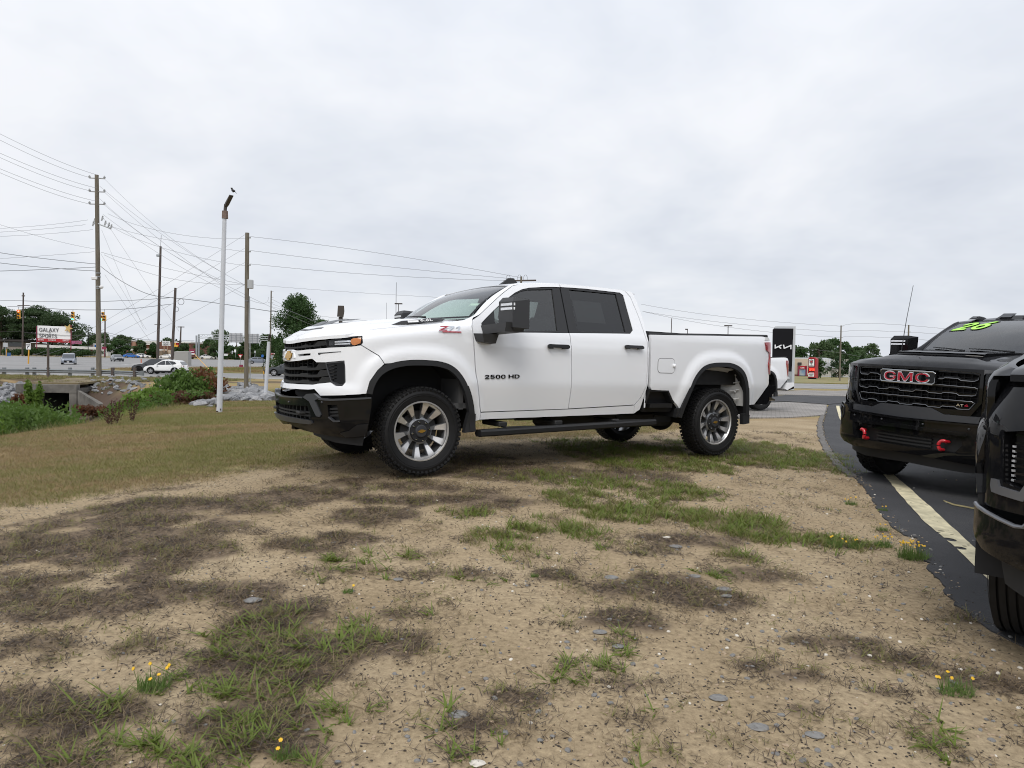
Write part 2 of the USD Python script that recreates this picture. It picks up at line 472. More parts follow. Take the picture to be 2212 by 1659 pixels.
GREEN = [(650, 1390, 210, 90), (560, 1500, 180, 70), (720, 1520, 150, 70), (640, 1600, 170, 60), (950, 1325, 50, 28), (740, 1215, 60, 25), (700, 1235, 60, 16), (1080, 1165, 80, 25), (1130, 1195, 70, 20), (1020, 1105, 60, 14), (1260, 1075, 90, 28), (1330, 1105, 110, 25), (1180, 1135, 70, 16), (1280, 1150, 60, 14), (1450, 1110, 110, 22), (1560, 1130, 120, 24), (1650, 1155, 110, 22), (1760, 1175, 90, 18), (1840, 1185, 60, 14), (1580, 1210, 70, 14), (1240, 1040, 150, 16), (1420, 1060, 140, 18),
         (1640, 975, 130, 26), (1560, 985, 90, 16), (1720, 985, 50, 14), (1420, 1000, 160, 18), (1300, 965, 120, 14), (1620, 1000, 110, 10), (1330, 1395, 60, 25), (1300, 1435, 60, 20), (1240, 1455, 50, 20), (2000, 1590, 60, 40), (1980, 1560, 40, 20), (330, 1480, 40, 20), (250, 1540, 80, 25), (160, 1640, 140, 40), (340, 1630, 120, 30), (530, 1655, 130, 25), (1390, 1635, 60, 30), (1360, 1540, 50, 20), (1000, 1620, 60, 30), (960, 1555, 60, 20), (1090, 1600, 50, 25), (1560, 1245, 70, 12), (880, 1195, 50, 12), (1380, 1190, 70, 12), (1060, 1260, 60, 14), (860, 1245, 60, 12)]
LITTER = [(110, 1180, 260, 60), (330, 1110, 240, 40), (600, 1085, 180, 30), (470, 1140, 120, 28), (420, 1185, 120, 28), (330, 1235, 110, 38), (100, 1315, 220, 48), (260, 1300, 120, 40), (60, 1400, 200, 40), (350, 1275, 120, 30), (120, 1250, 90, 14), (700, 1065, 130, 24), (880, 1050, 140, 22), (620, 1180, 90, 18), (800, 1110, 120, 22), (560, 1290, 80, 30), (600, 1330, 130, 40), (500, 1450, 90, 40), (830, 1080, 150, 18), (1000, 1080, 120, 18), (760, 1160, 70, 14), (200, 1210, 160, 24), (1450, 1270, 160, 26), (1530, 1290, 120, 20), (1650, 1250, 110, 20), (1350, 1345, 90, 22), (1600, 1440, 90, 20), (1710, 1470, 120, 18), (1780, 1390, 160, 18), (1900, 1425, 130, 18), (1350, 1470, 90, 18), (1720, 1550, 80, 16), (1890, 1500, 90, 16), (1100, 1500, 60, 18), (1020, 1560, 70, 22), (700, 1440, 140, 50), (880, 1400, 40, 30), (640, 1560, 160, 50), (2080, 1330, 70, 14), (2090, 1480, 120, 22), (860, 1335, 60, 14), (90, 1530, 160, 30), (1000, 1245, 100, 20), (1190, 1240, 70, 16), (1500, 1170, 120, 16), (1100, 1020, 250, 18), (1350, 1025, 160, 14), (1000, 1000, 160, 16)]


def masks(x, y, detail=True):
    x = np.asarray(x, float); y = np.asarray(y, float)
    near = (y > 0.6) & (y < 15) & (np.abs(x) < 16)
    wx = x + 0.30 * (n2(x, y, 1.3, 5, 3) - 0.5) + 0.10 * (n2(x, y, 5, 6, 3) - .5); wy = y + 0.30 * (n2(x, y, 1.3, 8, 3) - 0.5) + 0.10 * (n2(x, y, 5, 9, 3) - .5)
    lot = np.zeros(x.shape)
    d = np.full(x.shape, -9.0)
    m = (y > -12) & (y < 26)
    if m.any():
        p = shapely.points(wx[m], wy[m]); ins = shapely.contains_xy(LOT, wx[m], wy[m]); dd = shapely.distance(p, LOT.exterior)
        d[m] = np.where(ins, dd, -dd)
    lot = smoothstep(-0.35, 0.45, d)
    green = np.zeros(x.shape); lit = np.zeros(x.shape)
    if near.any():
        a, b = wx[near], wy[near]; g = np.zeros(a.shape); l = np.zeros(a.shape)
        for q in GREEN:
            g = np.maximum(g, blob(a, b, *q))
        for q in LITTER:
            l = np.maximum(l, blob(a, b, *q))
        green[near] = g; lit[near] = l
    nz = n2(x, y, 3.1, 11, 4)
    green = smoothstep(0.25, 0.62, green + 0.7 * (nz - 0.5)) * lot
    f = 0.55 * lit + 0.9 * (n2(x, y * 1.6, 2.0, 13, 6) - 0.5) + 0.45 * (n2(x, y, 9.0, 14, 3) - 0.5)
    lit = smoothstep(0.08, 0.52, f) * lot * (0.55 + 0.45 * smoothstep(3.2, -1.2, x))
    return dict(lot=lot, green=green, litter=lit)


def mask_at(k, x, y):
    return _bilin(MK[k], x, y)


def grid_axis(lo, hi, mid0, mid1, step, grow):
    a = [mid0]
    while a[-1] < mid1:
        a.append(a[-1] + step)
    x = a[-1]
    up = []
    s = step
    while x < hi:
        s = max(step, s * 1.0 + grow * s); x += s; up.append(x)
    dn = []; x = mid0; s = step
    while x > lo:
        s = max(step, s + grow * s); x -= s; dn.append(x)
    return np.array(dn[::-1] + a + up)


gxs = grid_axis(-1500, 1500, -4.2, 4.2, 0.042, 0.022)
ys_ = [0.9]
while ys_[-1] < 320:
    ys_.append(ys_[-1] + 0.022 + 0.0115 * ys_[-1])
back = [0.9 - 0.1 * 1.5 ** k for k in range(1, 16)]
front = [ys_[-1] * 1.5 ** k for k in range(1, 6)]
gys = np.array(back[::-1] + ys_ + front)
GXX, GYY = np.meshgrid(gxs, gys)
GZZ = H(GXX, GYY)
_nearw = np.exp(-((GYY - 4) / 9) ** 2 - (GXX / 9) ** 2)
MK = masks(GXX, GYY)
GZZ = GZZ + _nearw * (0.05 * (n2(GXX, GYY, 0.9, 21, 4) - 0.5) + 0.018 * (n2(GXX, GYY, 7, 22, 3) - 0.5) + 0.014 * MK['litter'])
GZZ = GZZ + 0.10 * (n2(GXX, GYY, 0.35, 23, 3) - 0.5) * smoothstep(12, 25, GYY) * (1 - smoothstep(48, 60, GYY))


def _bilin(A, x, y):
    x = np.asarray(x, float); y = np.asarray(y, float)
    i = np.clip(np.searchsorted(gxs, x) - 1, 0, len(gxs) - 2); j = np.clip(np.searchsorted(gys, y) - 1, 0, len(gys) - 2)
    a = np.clip((x - gxs[i]) / (gxs[i + 1] - gxs[i]), 0, 1); b = np.clip((y - gys[j]) / (gys[j + 1] - gys[j]), 0, 1)
    return A[j, i] * (1 - a) * (1 - b) + A[j, i + 1] * a * (1 - b) + A[j + 1, i] * (1 - a) * b + A[j + 1, i + 1] * a * b


def ground_z(x, y):
    "height of the built ground sheet"
    return _bilin(GZZ, x, y)


nX, nY = len(gxs), len(gys)
gi = np.arange(nX * nY).reshape(nY, nX)
gf = np.stack([gi[:-1, :-1], gi[:-1, 1:], gi[1:, 1:], gi[1:, :-1]], -1).reshape(-1, 4)
gc = np.stack([GXX.ravel(), GYY.ravel()], 1)[gf].mean(1)
gf = gf[~((np.abs(gc[:, 0] - CX) < 1.45) & (gc[:, 1] > CY) & (gc[:, 1] < 61.5))]

ground_mat = usdkit.material(stage, '/World/Looks/ground', {
    'tc': ('texture_coordinate', {}),
    'lot': ('attribute', {'attribute': 'lot'}), 'grn': ('attribute', {'attribute': 'green'}), 'lit': ('attribute', {'attribute': 'litter'}), 'wet': ('attribute', {'attribute': 'bank'}),
    'nA': ('noise_texture', {'scale': 0.9, 'detail': 6.0, 'roughness': 0.6}), 'nB': ('noise_texture', {'scale': 35.0, 'detail': 6.0, 'roughness': 0.7}), 'nC': ('noise_texture', {'scale': 240.0, 'detail': 3.0, 'roughness': 0.7}),
    'sandr': ('rgb_ramp', {'ramp': [(0.28, (0.265, 0.202, 0.122)), (0.5, (0.350, 0.272, 0.172)), (0.72, (0.430, 0.345, 0.228))]}),
    'grain': ('rgb_ramp', {'ramp': [(0.30, (0.36, 0.34, 0.32)), (0.44, (0.80, 0.79, 0.78)), (0.56, (1, 1, 1)), (0.74, (1.40, 1.38, 1.35))]}),
    'speck': ('rgb_ramp', {'ramp': [(0.26, (0.42, 0.40, 0.38)), (0.40, (1, 1, 1)), (1, (1.05, 1.05, 1.05))]}),
    's1': ('mix', {'mix_type': 'multiply', 'fac': 0.85}), 's2': ('mix', {'mix_type': 'multiply', 'fac': 0.8}),
    'thatch': ('rgb_ramp', {'ramp': [(0.30, (0.055, 0.041, 0.029)), (0.50, (0.140, 0.103, 0.070)), (0.70, (0.26, 0.20, 0.138))]}),
    'la': ('math', {'math_type': 'multiply_add', 'value2': 0.8, 'value3': -0.4}), 'lf': ('math', {'math_type': 'add', 'use_clamp': True}), 'lg': ('math', {'math_type': 'multiply', 'use_clamp': True}), 'lh': ('map_range', {'range_type': 'smoothstep', 'from_min': 0.18, 'from_max': 0.72}),
    'm1': ('mix', {'mix_type': 'mix'}),
    'lawnr': ('rgb_ramp', {'ramp': [(0.30, (0.235, 0.165, 0.085)), (0.45, (0.310, 0.225, 0.120)), (0.56, (0.270, 0.220, 0.095)), (0.70, (0.185, 0.190, 0.065))]}),
    'lawng': ('mix', {'mix_type': 'multiply', 'fac': 0.8}), 'stripe': ('noise_texture', {'scale': 0.5, 'detail': 4.0}), 'smap': ('mapping', {'scale': (0.45, 1.6, 1.0), 'rotation': (0, 0, 0.12)}),
    'm2': ('mix', {'mix_type': 'mix'}),
    'mb': ('mix', {'mix_type': 'mix', 'color2': (0.085, 0.060, 0.045)}),
    'bh': ('math', {'math_type': 'multiply_add', 'value2': 0.5}), 'b': ('bump', {'strength': 0.7, 'distance': 0.012}),
    'p': ('principled_bsdf', {'roughness': 0.95, 'specular_ior_level': 0.15}),
}, [('tc.object', 'nA.vector'), ('tc.object', 'nB.vector'), ('tc.object', 'nC.vector'), ('nA.fac', 'sandr.fac'), ('nB.fac', 'grain.fac'), ('nC.fac', 'speck.fac'),
    ('sandr.color', 's1.color1'), ('grain.color', 's1.color2'), ('s1.color', 's2.color1'), ('speck.color', 's2.color2'),
    ('nB.fac', 'thatch.fac'), ('nB.fac', 'la.value1'), ('la.value', 'lf.value1'), ('lit.fac', 'lf.value2'), ('lf.value', 'lh.value'), ('lit.fac', 'lg.value1'), ('lh.result', 'm1.fac'),
    ('s2.color', 'm1.color1'), ('thatch.color', 'm1.color2'),
    ('tc.object', 'smap.vector'), ('smap.vector', 'stripe.vector'), ('stripe.fac', 'lawnr.fac'), ('lawnr.color', 'lawng.color1'), ('grain.color', 'lawng.color2'),
    ('lot.fac', 'm2.fac'), ('lawng.color', 'm2.color1'), ('m1.color', 'm2.color2'), ('wet.fac', 'mb.fac'), ('m2.color', 'mb.color1'), ('mb.color', 'p.base_color'),
    ('nC.fac', 'bh.value1'), ('nB.fac', 'bh.value3'), ('bh.value', 'b.height'), ('b.normal', 'p.normal')], surface='p.BSDF')
gm = usdkit.mesh(stage, '/World/ground', (np.stack([GXX.ravel(), GYY.ravel(), GZZ.ravel()], 1), gf), ground_mat, smooth=True)
tag(gm, 'sandy verge and lawn running down to the ditch', kind='structure')
_bank = np.clip((_base(GXX, GYY) - GZZ - 0.15) / 0.9, 0, 1) * (GYY > 36) + 0.9 * smoothstep(50, 52, GYY) * (1 - smoothstep(57, 58.5, GYY)) * smoothstep(-12, -16, GXX) * (n2(GXX, GYY, 0.8, 31) > 0.42)
for nm, arr in (('lot', MK['lot']), ('green', MK['green']), ('litter', MK['litter']), ('bank', np.clip(_bank, 0, 1))):
    UsdGeom.PrimvarsAPI(gm).CreatePrimvar(nm, Sdf.ValueTypeNames.FloatArray, 'vertex').Set(Vt.FloatArray.FromNumpy(arr.ravel().astype(np.float32)))


def sheet(name, poly, dz, m, label, step=0.12, thick=0.02, Zf=ground_z):
    lift = lambda P, off: np.stack([P[:, 0], P[:, 1], Zf(P[:, 0], P[:, 1]) + dz + off], 1)
    p = single(name, panel(poly, lift, step, thick), m, label, kind='structure', smooth=40)
    return p


asphalt_mat = usdkit.material(stage, '/World/Looks/asphalt', {
    'tc': ('texture_coordinate', {}), 'nA': ('noise_texture', {'scale': 0.8, 'detail': 6.0, 'roughness': 0.65}), 'nB': ('noise_texture', {'scale': 120.0, 'detail': 3.0, 'roughness': 0.7}), 'v': ('voronoi_texture', {'scale': 160.0}),
    'nD': ('noise_texture', {'scale': 1.6, 'detail': 8.0, 'roughness': 0.7, 'distortion': 0.6}),
    'r': ('rgb_ramp', {'ramp': [(0.3, (0.038, 0.038, 0.041)), (0.6, (0.060, 0.060, 0.063)), (0.8, (0.085, 0.083, 0.08))]}), 'g': ('rgb_ramp', {'ramp': [(0.3, (0.55, 0.55, 0.55)), (0.6, (1, 1, 1)), (0.8, (1.7, 1.7, 1.65))]}), 'm': ('mix', {'mix_type': 'multiply', 'fac': 1.0}),
    'dr': ('map_range', {'range_type': 'smoothstep', 'from_min': 0.62, 'from_max': 0.74, 'to_max': 0.5}), 'dm': ('mix', {'mix_type': 'mix', 'color2': (0.19, 0.155, 0.115)}),
    'b': ('bump', {'strength': 0.6, 'distance': 0.006}), 'p': ('principled_bsdf', {'roughness': 0.8, 'specular_ior_level': 0.35})},
    [('tc.object', 'nA.vector'), ('tc.object', 'nB.vector'), ('tc.object', 'v.vector'), ('tc.object', 'nD.vector'), ('nA.fac', 'r.fac'), ('nB.fac', 'g.fac'), ('r.color', 'm.color1'), ('g.color', 'm.color2'), ('nD.fac', 'dr.value'), ('dr.result', 'dm.fac'), ('m.color', 'dm.color1'), ('dm.color', 'p.base_color'), ('v.distance', 'b.height'), ('b.normal', 'p.normal')], surface='p.BSDF')
sheet('parking_lot', ASPHALT, 0.010, asphalt_mat, 'dark sealed asphalt lot along the dirt verge', 0.10, 0.03)
# painted stripe, worn at its edges
_L = [(1806, 878), (1812, 900), (1822, 925), (1838, 950), (1860, 980), (1880, 1002), (1908, 1028), (1937, 1062), (1960, 1090), (1990, 1122), (2022, 1150), (2060, 1182), (2090, 1212), (2122, 1246), (2200, 1318)]
_Rr = [(2200, 1268), (2122, 1204), (2098, 1178), (2068, 1150), (2036, 1122), (2000, 1090), (1966, 1058), (1926, 1024), (1896, 1000), (1872, 978), (1848, 950), (1832, 925), (1820, 900), (1813, 878)]
_st = np.array([G(*p)[:2] for p in _L + _Rr])
_sp = densify(np.vstack([_st, _st[:1]]), 0.06)
_sp = _sp + 0.035 * (n2(_sp[:, 0], _sp[:, 1], 6, 41, 3)[:, None] - 0.5) * [1, 1]
STRIPE = Polygon(_sp).buffer(0)
_holes = [Point(G(u, v)[:2]).buffer(r) for u, v, r in ((2050, 1168, .05), (2074, 1187, .04))]
rng = np.random.default_rng(5)
for _ in range(60):
    t = rng.uniform(0, 1); a = _st[:15][int(t * 13)]; b = _st[15:][::-1][int(t * 13)]
    q = a + (b - a) * rng.uniform(0, 1) + rng.normal(0, .08, 2)
    _holes.append(affinity.scale(Point(q).buffer(rng.uniform(.004, .013), 3), rng.uniform(.7, 2.2), 1))
STRIPE = STRIPE.difference(unary_union(_holes))
paint_mat = mat('stripe_paint', (0.60, 0.54, 0.36), 0.75, var=0.35, scale=9, bump=0.5, bscale=150, bdist=0.004)
sheet('lot_stripe', STRIPE, 0.015, paint_mat, 'worn cream yellow edge stripe painted on the lot', 0.08, 0.0)
sheet('faded_stripe', Gpoly([(2038, 1084), (2060, 1092), (2105, 1101), (2105, 1104), (2058, 1095), (2038, 1086)]), 0.015, mat('faded_paint', (0.30, 0.25, 0.12), 0.8, var=.4, scale=20), 'thin faded yellow stall line on the lot', 0.08, 0.0)
# crumbling concrete edge between verge and lot
_cu = [(1784, 880), (1776, 900), (1771, 922), (1778, 955), (1798, 990), (1820, 1016), (1838, 1030)]
_cc = np.array([G(*p)[:2] for p in _cu])
_cb = LineString(CubicSpline(np.arange(len(_cc)), _cc)(np.linspace(0, len(_cc) - 1, 60))).buffer(0.05)
_cv = densify(_cb.exterior.coords, 0.05); _cv = _cv + 0.12 * (np.stack([n2(_cv[:, 0], _cv[:, 1], 7, 51), n2(_cv[:, 0], _cv[:, 1], 7, 52)], 1) - 0.5)
conc = mat('old_concrete', (0.135, 0.125, 0.115), 0.9, var=0.5, scale=9, bump=0.8, bscale=50, bdist=0.01)
sheet('kerb', Polygon(_cv).buffer(0), 0.022, conc, 'crumbling concrete edging between dirt verge and lot', 0.06, 0.08)
paver_mat = usdkit.material(stage, '/World/Looks/pavers', {
    'tc': ('texture_coordinate', {}), 'mp': ('mapping', {'rotation': (0, 0, 0.35)}), 'k': ('brick_texture', {'scale': 1.0, 'brick_width': 0.22, 'row_height': 0.11, 'mortar_size': 0.012, 'mortar_smooth': 0.2, 'color1': (0.285, 0.265, 0.245), 'color2': (0.235, 0.22, 0.205), 'mortar': (0.17, 0.155, 0.14)}),
    'n': ('noise_texture', {'scale': 1.2, 'detail': 6.0}), 'r': ('rgb_ramp', {'ramp': [(0.3, (0.72, 0.72, 0.72)), (0.7, (1.1, 1.1, 1.1))]}), 'm': ('mix', {'mix_type': 'multiply', 'fac': 1.0}), 'b': ('bump', {'strength': 0.5, 'distance': 0.01, 'invert': True}), 'p': ('principled_bsdf', {'roughness': 0.9})},
    [('tc.object', 'mp.vector'), ('mp.vector', 'k.vector'), ('tc.object', 'n.vector'), ('n.fac', 'r.fac'), ('k.color', 'm.color1'), ('r.color', 'm.color2'), ('m.color', 'p.base_color'), ('k.fac', 'b.height'), ('b.normal', 'p.normal')], surface='p.BSDF')
sheet('paved_yard', PAVE, 0.03, paver_mat, 'grey block paving behind the white pickup', 0.3, 0.04)
sheet('paved_apron', PAVE2, 0.03, paver_mat, 'strip of block paving before the far grass', 0.5, 0.04)
sheet('lot_lane', BAND.difference(ASPHALT.buffer(.01)), 0.030, asphalt_mat, 'asphalt lane between two strips of block paving', 0.3, 0.04)

# roads: they run across the view beyond the ditch
road_mat = usdkit.material(stage, '/World/Looks/road', {
    'tc': ('texture_coordinate', {}), 'mp': ('mapping', {'scale': (0.02, 0.35, 1.0)}), 'n': ('noise_texture', {'scale': 1.0, 'detail': 6.0, 'roughness': 0.6}), 'r': ('rgb_ramp', {'ramp': [(0.3, (0.17, 0.165, 0.16)), (0.5, (0.215, 0.21, 0.205)), (0.7, (0.26, 0.255, 0.25))]}), 'p': ('principled_bsdf', {'roughness': 0.85})},
    [('tc.object', 'mp.vector'), ('mp.vector', 'n.vector'), ('n.fac', 'r.fac'), ('r.color', 'p.base_color')], surface='p.BSDF')
RZ = -1.075
flat = lambda x, y: np.full(np.shape(x), RZ)
MEDIAN = Polygon([(-48, 82), (-44, 79.5), (-30, 77.6), (0, 77), (200, 77), (200, 112), (-20, 112), (-34, 108), (-42, 96)])
NEARROAD = sbox(-220, 62.3, 220, 76.6).union(sbox(-220, 76.6, -49, 112)).union(sbox(-220, 112, 220, 232))
ROADS = unary_union([NEARROAD, sbox(-50, 76.6, 5, 112)]).difference(MEDIAN).buffer(0)
single('road', panel(ROADS, lambda P, o: np.stack([P[:, 0], P[:, 1], np.full(len(P), RZ) + o], 1), 12.0, 0.05), road_mat, 'wide grey highway crossing beyond the ditch', kind='structure')
single('median', panel(MEDIAN, lambda P, o: np.stack([P[:, 0], P[:, 1], RZ + 0.10 + 0.25 * (n2(P[:, 0], P[:, 1], .08, 3) - .5) + o], 1), 2.0, 0.15), mat('median_grass', (0.155, 0.165, 0.060), 0.95, var=0.45, scale=0.6, dark=(0.25, 0.19, 0.09), bump=0.6, bscale=12, bdist=.05), 'grass island between the near road and the highway', kind='structure')
white_line = mat('road_paint', (0.62, 0.62, 0.60), 0.8, var=0.25, scale=2)


def strips(rects):
    ms = []
    for (x0, y0, x1, y1) in rects:
        ms.append(tm([(x0, y0, RZ + .006), (x1, y0, RZ + .006), (x1, y1, RZ + .006), (x0, y1, RZ + .006)], [(0, 1, 2, 3)]))
    return cat_mesh(ms)


_r = [(-220, 75.9, -50, 76.15), (-48, 75.9, 220, 76.15), (-220, 62.9, 220, 63.15)]
for y, a, b in ((69.2, 3, 9), (88, 3, 9), (101, 3, 9), (126, 3, 9), (139, 3, 9), (152, 3, 9), (166, 3, 9), (186, 3, 9), (203, 3, 9)):
    x = -170.0 + (y * 7 % 9)
    while x < 150:
        if y > 115 or y < 75 or x < -60:
            _r.append((x, y - .09 * y / 80, x + a, y + .09 * y / 80))
        x += a + b
_r += [(-220, 118.5, 220, 118.9), (-220, 176, 220, 176.5), (-220, 229, 220, 229.6)]
for k in range(5):
    _r.append((-64 - 3 * k, 116 + k * 9, -63.2 - 3 * k, 124 + 9 * k))
single('lane_marking', strips(_r), white_line, 'white lane lines and dashes on the far highway', kind='structure')
yel = mat('road_yellow', (0.55, 0.40, 0.08), 0.8)
# verge over the culvert
single('verge', panel(sbox(CX - 1.9, CY + 0.1, CX + 1.9, 62.2), lambda P, o: np.stack([P[:, 0], P[:, 1], -1.24 + 0.16 * smoothstep(51, 57, P[:, 1]) + 0.05 * n2(P[:, 0], P[:, 1], 1.2, 2) + o], 1), 0.4, 0.15), mat('verge_soil', (0.20, 0.165, 0.085), 0.95, var=0.5, scale=1.2, dark=(0.10, 0.07, 0.045)), 'strip of soil and dry grass over the culvert', kind='structure')
# ---------------------------------------------------------------- pickup trucks
# frame: x forward, y left, z up; origin on the ground below the front axle. s runs along the body's plan outline from the middle of the nose.
_CT = np.array([(0.985, 0), (0.973, .2), (0.938, .4), (0.885, .58), (.825, .72), (.765, .82), (.70, .905), (.62, .965), (.52, 1.0), (.4, 1.018), (.2, 1.028), (0, 1.03), (-1, 1.035), (-3, 1.035), (-4.5, 1.03), (-4.85, 1.022), (-4.98, 1.0), (-5.05, .955), (-5.085, .88), (-5.095, .75), (-5.10, .4), (-5.10, 0)])
_q = np.vstack([_CT[1:4][::-1] * [1, -1], _CT])
_tt = np.r_[0, np.cumsum(np.hypot(*np.diff(_q, axis=0).T))]; _tt -= _tt[3]
_PS = CubicSpline(_tt, _q)


def PS(s):
    s = np.asarray(s, float); a = np.abs(s)
    p = _PS(a); t = _PS(a, 1); t = t / np.linalg.norm(t, axis=-1, keepdims=True)
    n = np.stack([t[..., 1], -t[..., 0]], -1)
    sg = np.where(s < 0, -1.0, 1.0)
    p = np.stack([p[..., 0], p[..., 1] * sg], -1); n = np.stack([n[..., 0], n[..., 1] * sg], -1)
    return p, n


X2S = lambda x: 1.695 - x
ARCH_F = [(1.118, .40), (1.118, .60), (1.122, .781), (1.148, .892), (1.212, .993), (1.326, 1.057), (1.44, 1.083), (1.548, 1.094), (1.70, 1.095), (1.831, 1.087), (1.964, 1.049), (2.075, .949), (2.162, .793), (2.223, .586), (2.24, .416)]
ARCH_R = [(5.03, .50), (5.057, .619), (5.152, .842), (5.23, .992), (5.354, 1.107), (5.46, 1.145), (5.571, 1.162), (5.74, 1.170), (5.911, 1.166), (6.102, 1.099), (6.204, .958), (6.254, .687), (6.287, .51)]
def chaikin(p, n=2):
    p = np.array(p, float)
    for _ in range(n):
        q = np.vstack([.75 * p[:-1] + .25 * p[1:], .25 * p[:-1] + .75 * p[1:]]); o = np.empty_like(q); k = len(p) - 1; o[0::2] = q[:k]; o[1::2] = q[k:]; p = np.vstack([p[:1], o, p[-1:]])
    return [tuple(a) for a in p]


ARCH_F = chaikin(ARCH_F); ARCH_R = chaikin(ARCH_R)
POLY_F = Polygon(ARCH_F + [(2.24, .2), (1.118, .2)]); POLY_R = Polygon(ARCH_R + [(6.287, .2), (5.03, .2)])


CHEV = dict(lip=[1.250, 1.253, 1.281, 1.302, 1.308], r0=[0, .014, .040, .072, .137, .172, .214, .236, .254], r1=[0, .010, .055, .092, .137, .187], zt=[1.285, 1.31, 1.335, 1.36, 1.40, 1.44, 1.50, 1.56], nose=.022)
SIER = dict(lip=[1.345, 1.345, 1.345, 1.345, 1.345], r0=[0, .028, .05, .068, .098, .118, .14, .152, .162], r1=[0, .018, .04, .065, .105, .155], zt=[1.348, 1.355, 1.372, 1.392, 1.42, 1.452, 1.50, 1.56], nose=0.0)
KIND = CHEV


def ztop(s):
    "top edge of fender and bed side"
    return np.interp(s, [.80, .87, .985, 1.19, 1.495, 1.795, 2.145, 2.25], KIND['zt'])


def inset(s, z):
    s = np.abs(s)
    i = np.zeros(np.broadcast(s, z).shape)
    low = np.clip((.885 - z) / .40, 0, 1)
    side = smoothstep(1.05, 1.35, s)
    i = i - .085 * (np.sqrt(low ** 2 + .0016) - .04) * side
    sh = np.clip((z - 1.31) / .11, 0, 1)
    cab = smoothstep(2.0, 2.35, s) * (1 - smoothstep(4.522, 4.528, s))
    i = i - cab * (.035 * sh ** 2 + .431 * np.clip(z - 1.42, 0, 1))
    i = i - cab * .012 * np.exp(-((z - 1.335) / .03) ** 2)
    bed = smoothstep(4.522, 4.528, s)
    i = i - bed * .03 * np.clip((z - 1.40) / .13, 0, 1) ** 2
    zt = ztop(s); t = np.clip((z - (zt - .11)) / .115, 0, .985)
    f = smoothstep(.80, 1.0, s) * (1 - smoothstep(2.1, 2.3, s))
    i = i - f * .125 * (1 - np.sqrt(1 - t * t))
    pts = shapely.points(np.broadcast_to(s, i.shape), np.broadcast_to(z, i.shape))
    near = (s > .9) & (s < 6.7)
    for P in (POLY_F, POLY_R):
        d = shapely.distance(pts, P)
        i = i + .032 * (1 - smoothstep(.05, .15, d)) * near
    nose = 1 - smoothstep(.95, 1.15, s)
    i = i + nose * KIND['nose'] * (1 - smoothstep(.80, .88, z))
    return i


def on_body(P, off):
    p, n = PS(P[:, 0]); k = inset(P[:, 0], P[:, 1]) + off
    return np.stack([p[:, 0] + n[:, 0] * k, p[:, 1] + n[:, 1] * k, P[:, 1]], 1)


def at_off(o, fn=None):
    fn = fn or on_body
    return lambda P, off: fn(P, off + o)


def plain_wall(P, off, extra=0.0):
    p, n = PS(P[:, 0])
    return np.stack([p[:, 0] + n[:, 0] * (off + extra), p[:, 1] + n[:, 1] * (off + extra), P[:, 1]], 1)


def bump_wall(P, off):
    tuck = .11 * np.clip((.53 - P[:, 1]) / .16, 0, 1) ** 1.6
    return plain_wall(P, off + .062 - tuck)


def sym(pts):
    "closes a half outline with its mirror image over s = 0"
    p = [tuple(a) for a in pts]
    return Polygon(p + [(-a, b) for a, b in p[::-1]]).buffer(0)


def both(pts):
    return [Polygon(pts), Polygon([(-a, b) for a, b in pts][::-1])]


FR_DOOR = Polygon([(2.320, .599), (2.297, .66), (2.228, 1.0), (2.198, 1.3), (2.189, 1.434), (2.215, 1.50), (2.313, 1.561), (2.459, 1.673), (2.623, 1.794), (2.775, 1.892), (2.88, 1.923), (2.995, 1.938), (3.15, 1.952), (3.403, 1.966), (3.40, 1.935), (3.373, 1.428), (3.395, .95), (3.402, .618)])
FR_HOLE = Polygon([(2.302, 1.387), (2.308, 1.473), (2.364, 1.52), (2.487, 1.617), (2.638, 1.727), (2.789, 1.821), (2.887, 1.865), (2.982, 1.889), (3.146, 1.911), (3.3, 1.925), (3.45, 1.934), (3.42, 1.429), (2.382, 1.388)])
RR_DOOR = Polygon([(3.410, 1.967), (3.885, 1.977), (4.274, 1.976), (4.349, 1.961), (4.408, 1.898), (4.456, 1.652), (4.480, 1.37), (4.482, 1.1), (4.475, .868), (4.42, .74), (4.34, .654), (3.409, .620), (3.402, .95), (3.380, 1.428), (3.407, 1.935)])
RR_HOLE = Polygon([(3.35, 1.932), (3.407, 1.933), (3.749, 1.943), (4.261, 1.938), (4.305, 1.911), (4.309, 1.502), (4.254, 1.46), (3.716, 1.442), (3.380, 1.4285), (3.30, 1.427)])
FR_GLASS = Polygon([(2.487, 1.609), (2.661, 1.733), (2.786, 1.807), (2.883, 1.848), (2.977, 1.869), (3.293, 1.902), (3.232, 1.443), (2.462, 1.406)])
QUARTER = Polygon([(2.321, 1.413), (2.333, 1.475), (2.478, 1.602), (2.452, 1.403)])
RR_GLASS = Polygon([(3.522, 1.915), (4.201, 1.918), (4.194, 1.477), (3.503, 1.453)])


def zhood_lip(y):
    return np.interp(np.abs(y), [0, .1, .54, .84, .92], KIND['lip'])


def xfront(y):
    t = np.linspace(0, 1.3, 200); p = _PS(t)
    return np.interp(np.abs(y), p[:, 1], p[:, 0])


def hood_z(x, y):
    d = np.clip(xfront(y) - x, 0, None); a = np.clip(np.abs(y) / .90, 0, 1)
    r0 = np.interp(d, [0, .03, .06, .1, .24, .44, .77, 1.1, 1.5], KIND['r0'])
    r1 = np.interp(d, [0, .06, .27, .55, .9, 1.25], KIND['r1'])
    w = a ** 2.6
    z = zhood_lip(y) + r0 * (1 - w) + r1 * w
    ridge = .018 * smoothstep(.08, .3, d) * (smoothstep(.56, .44, np.abs(y)))
    return z + ridge


def hood_lift(P, off):
    return np.stack([P[:, 0], P[:, 1], hood_z(P[:, 0], P[:, 1]) + off], 1)


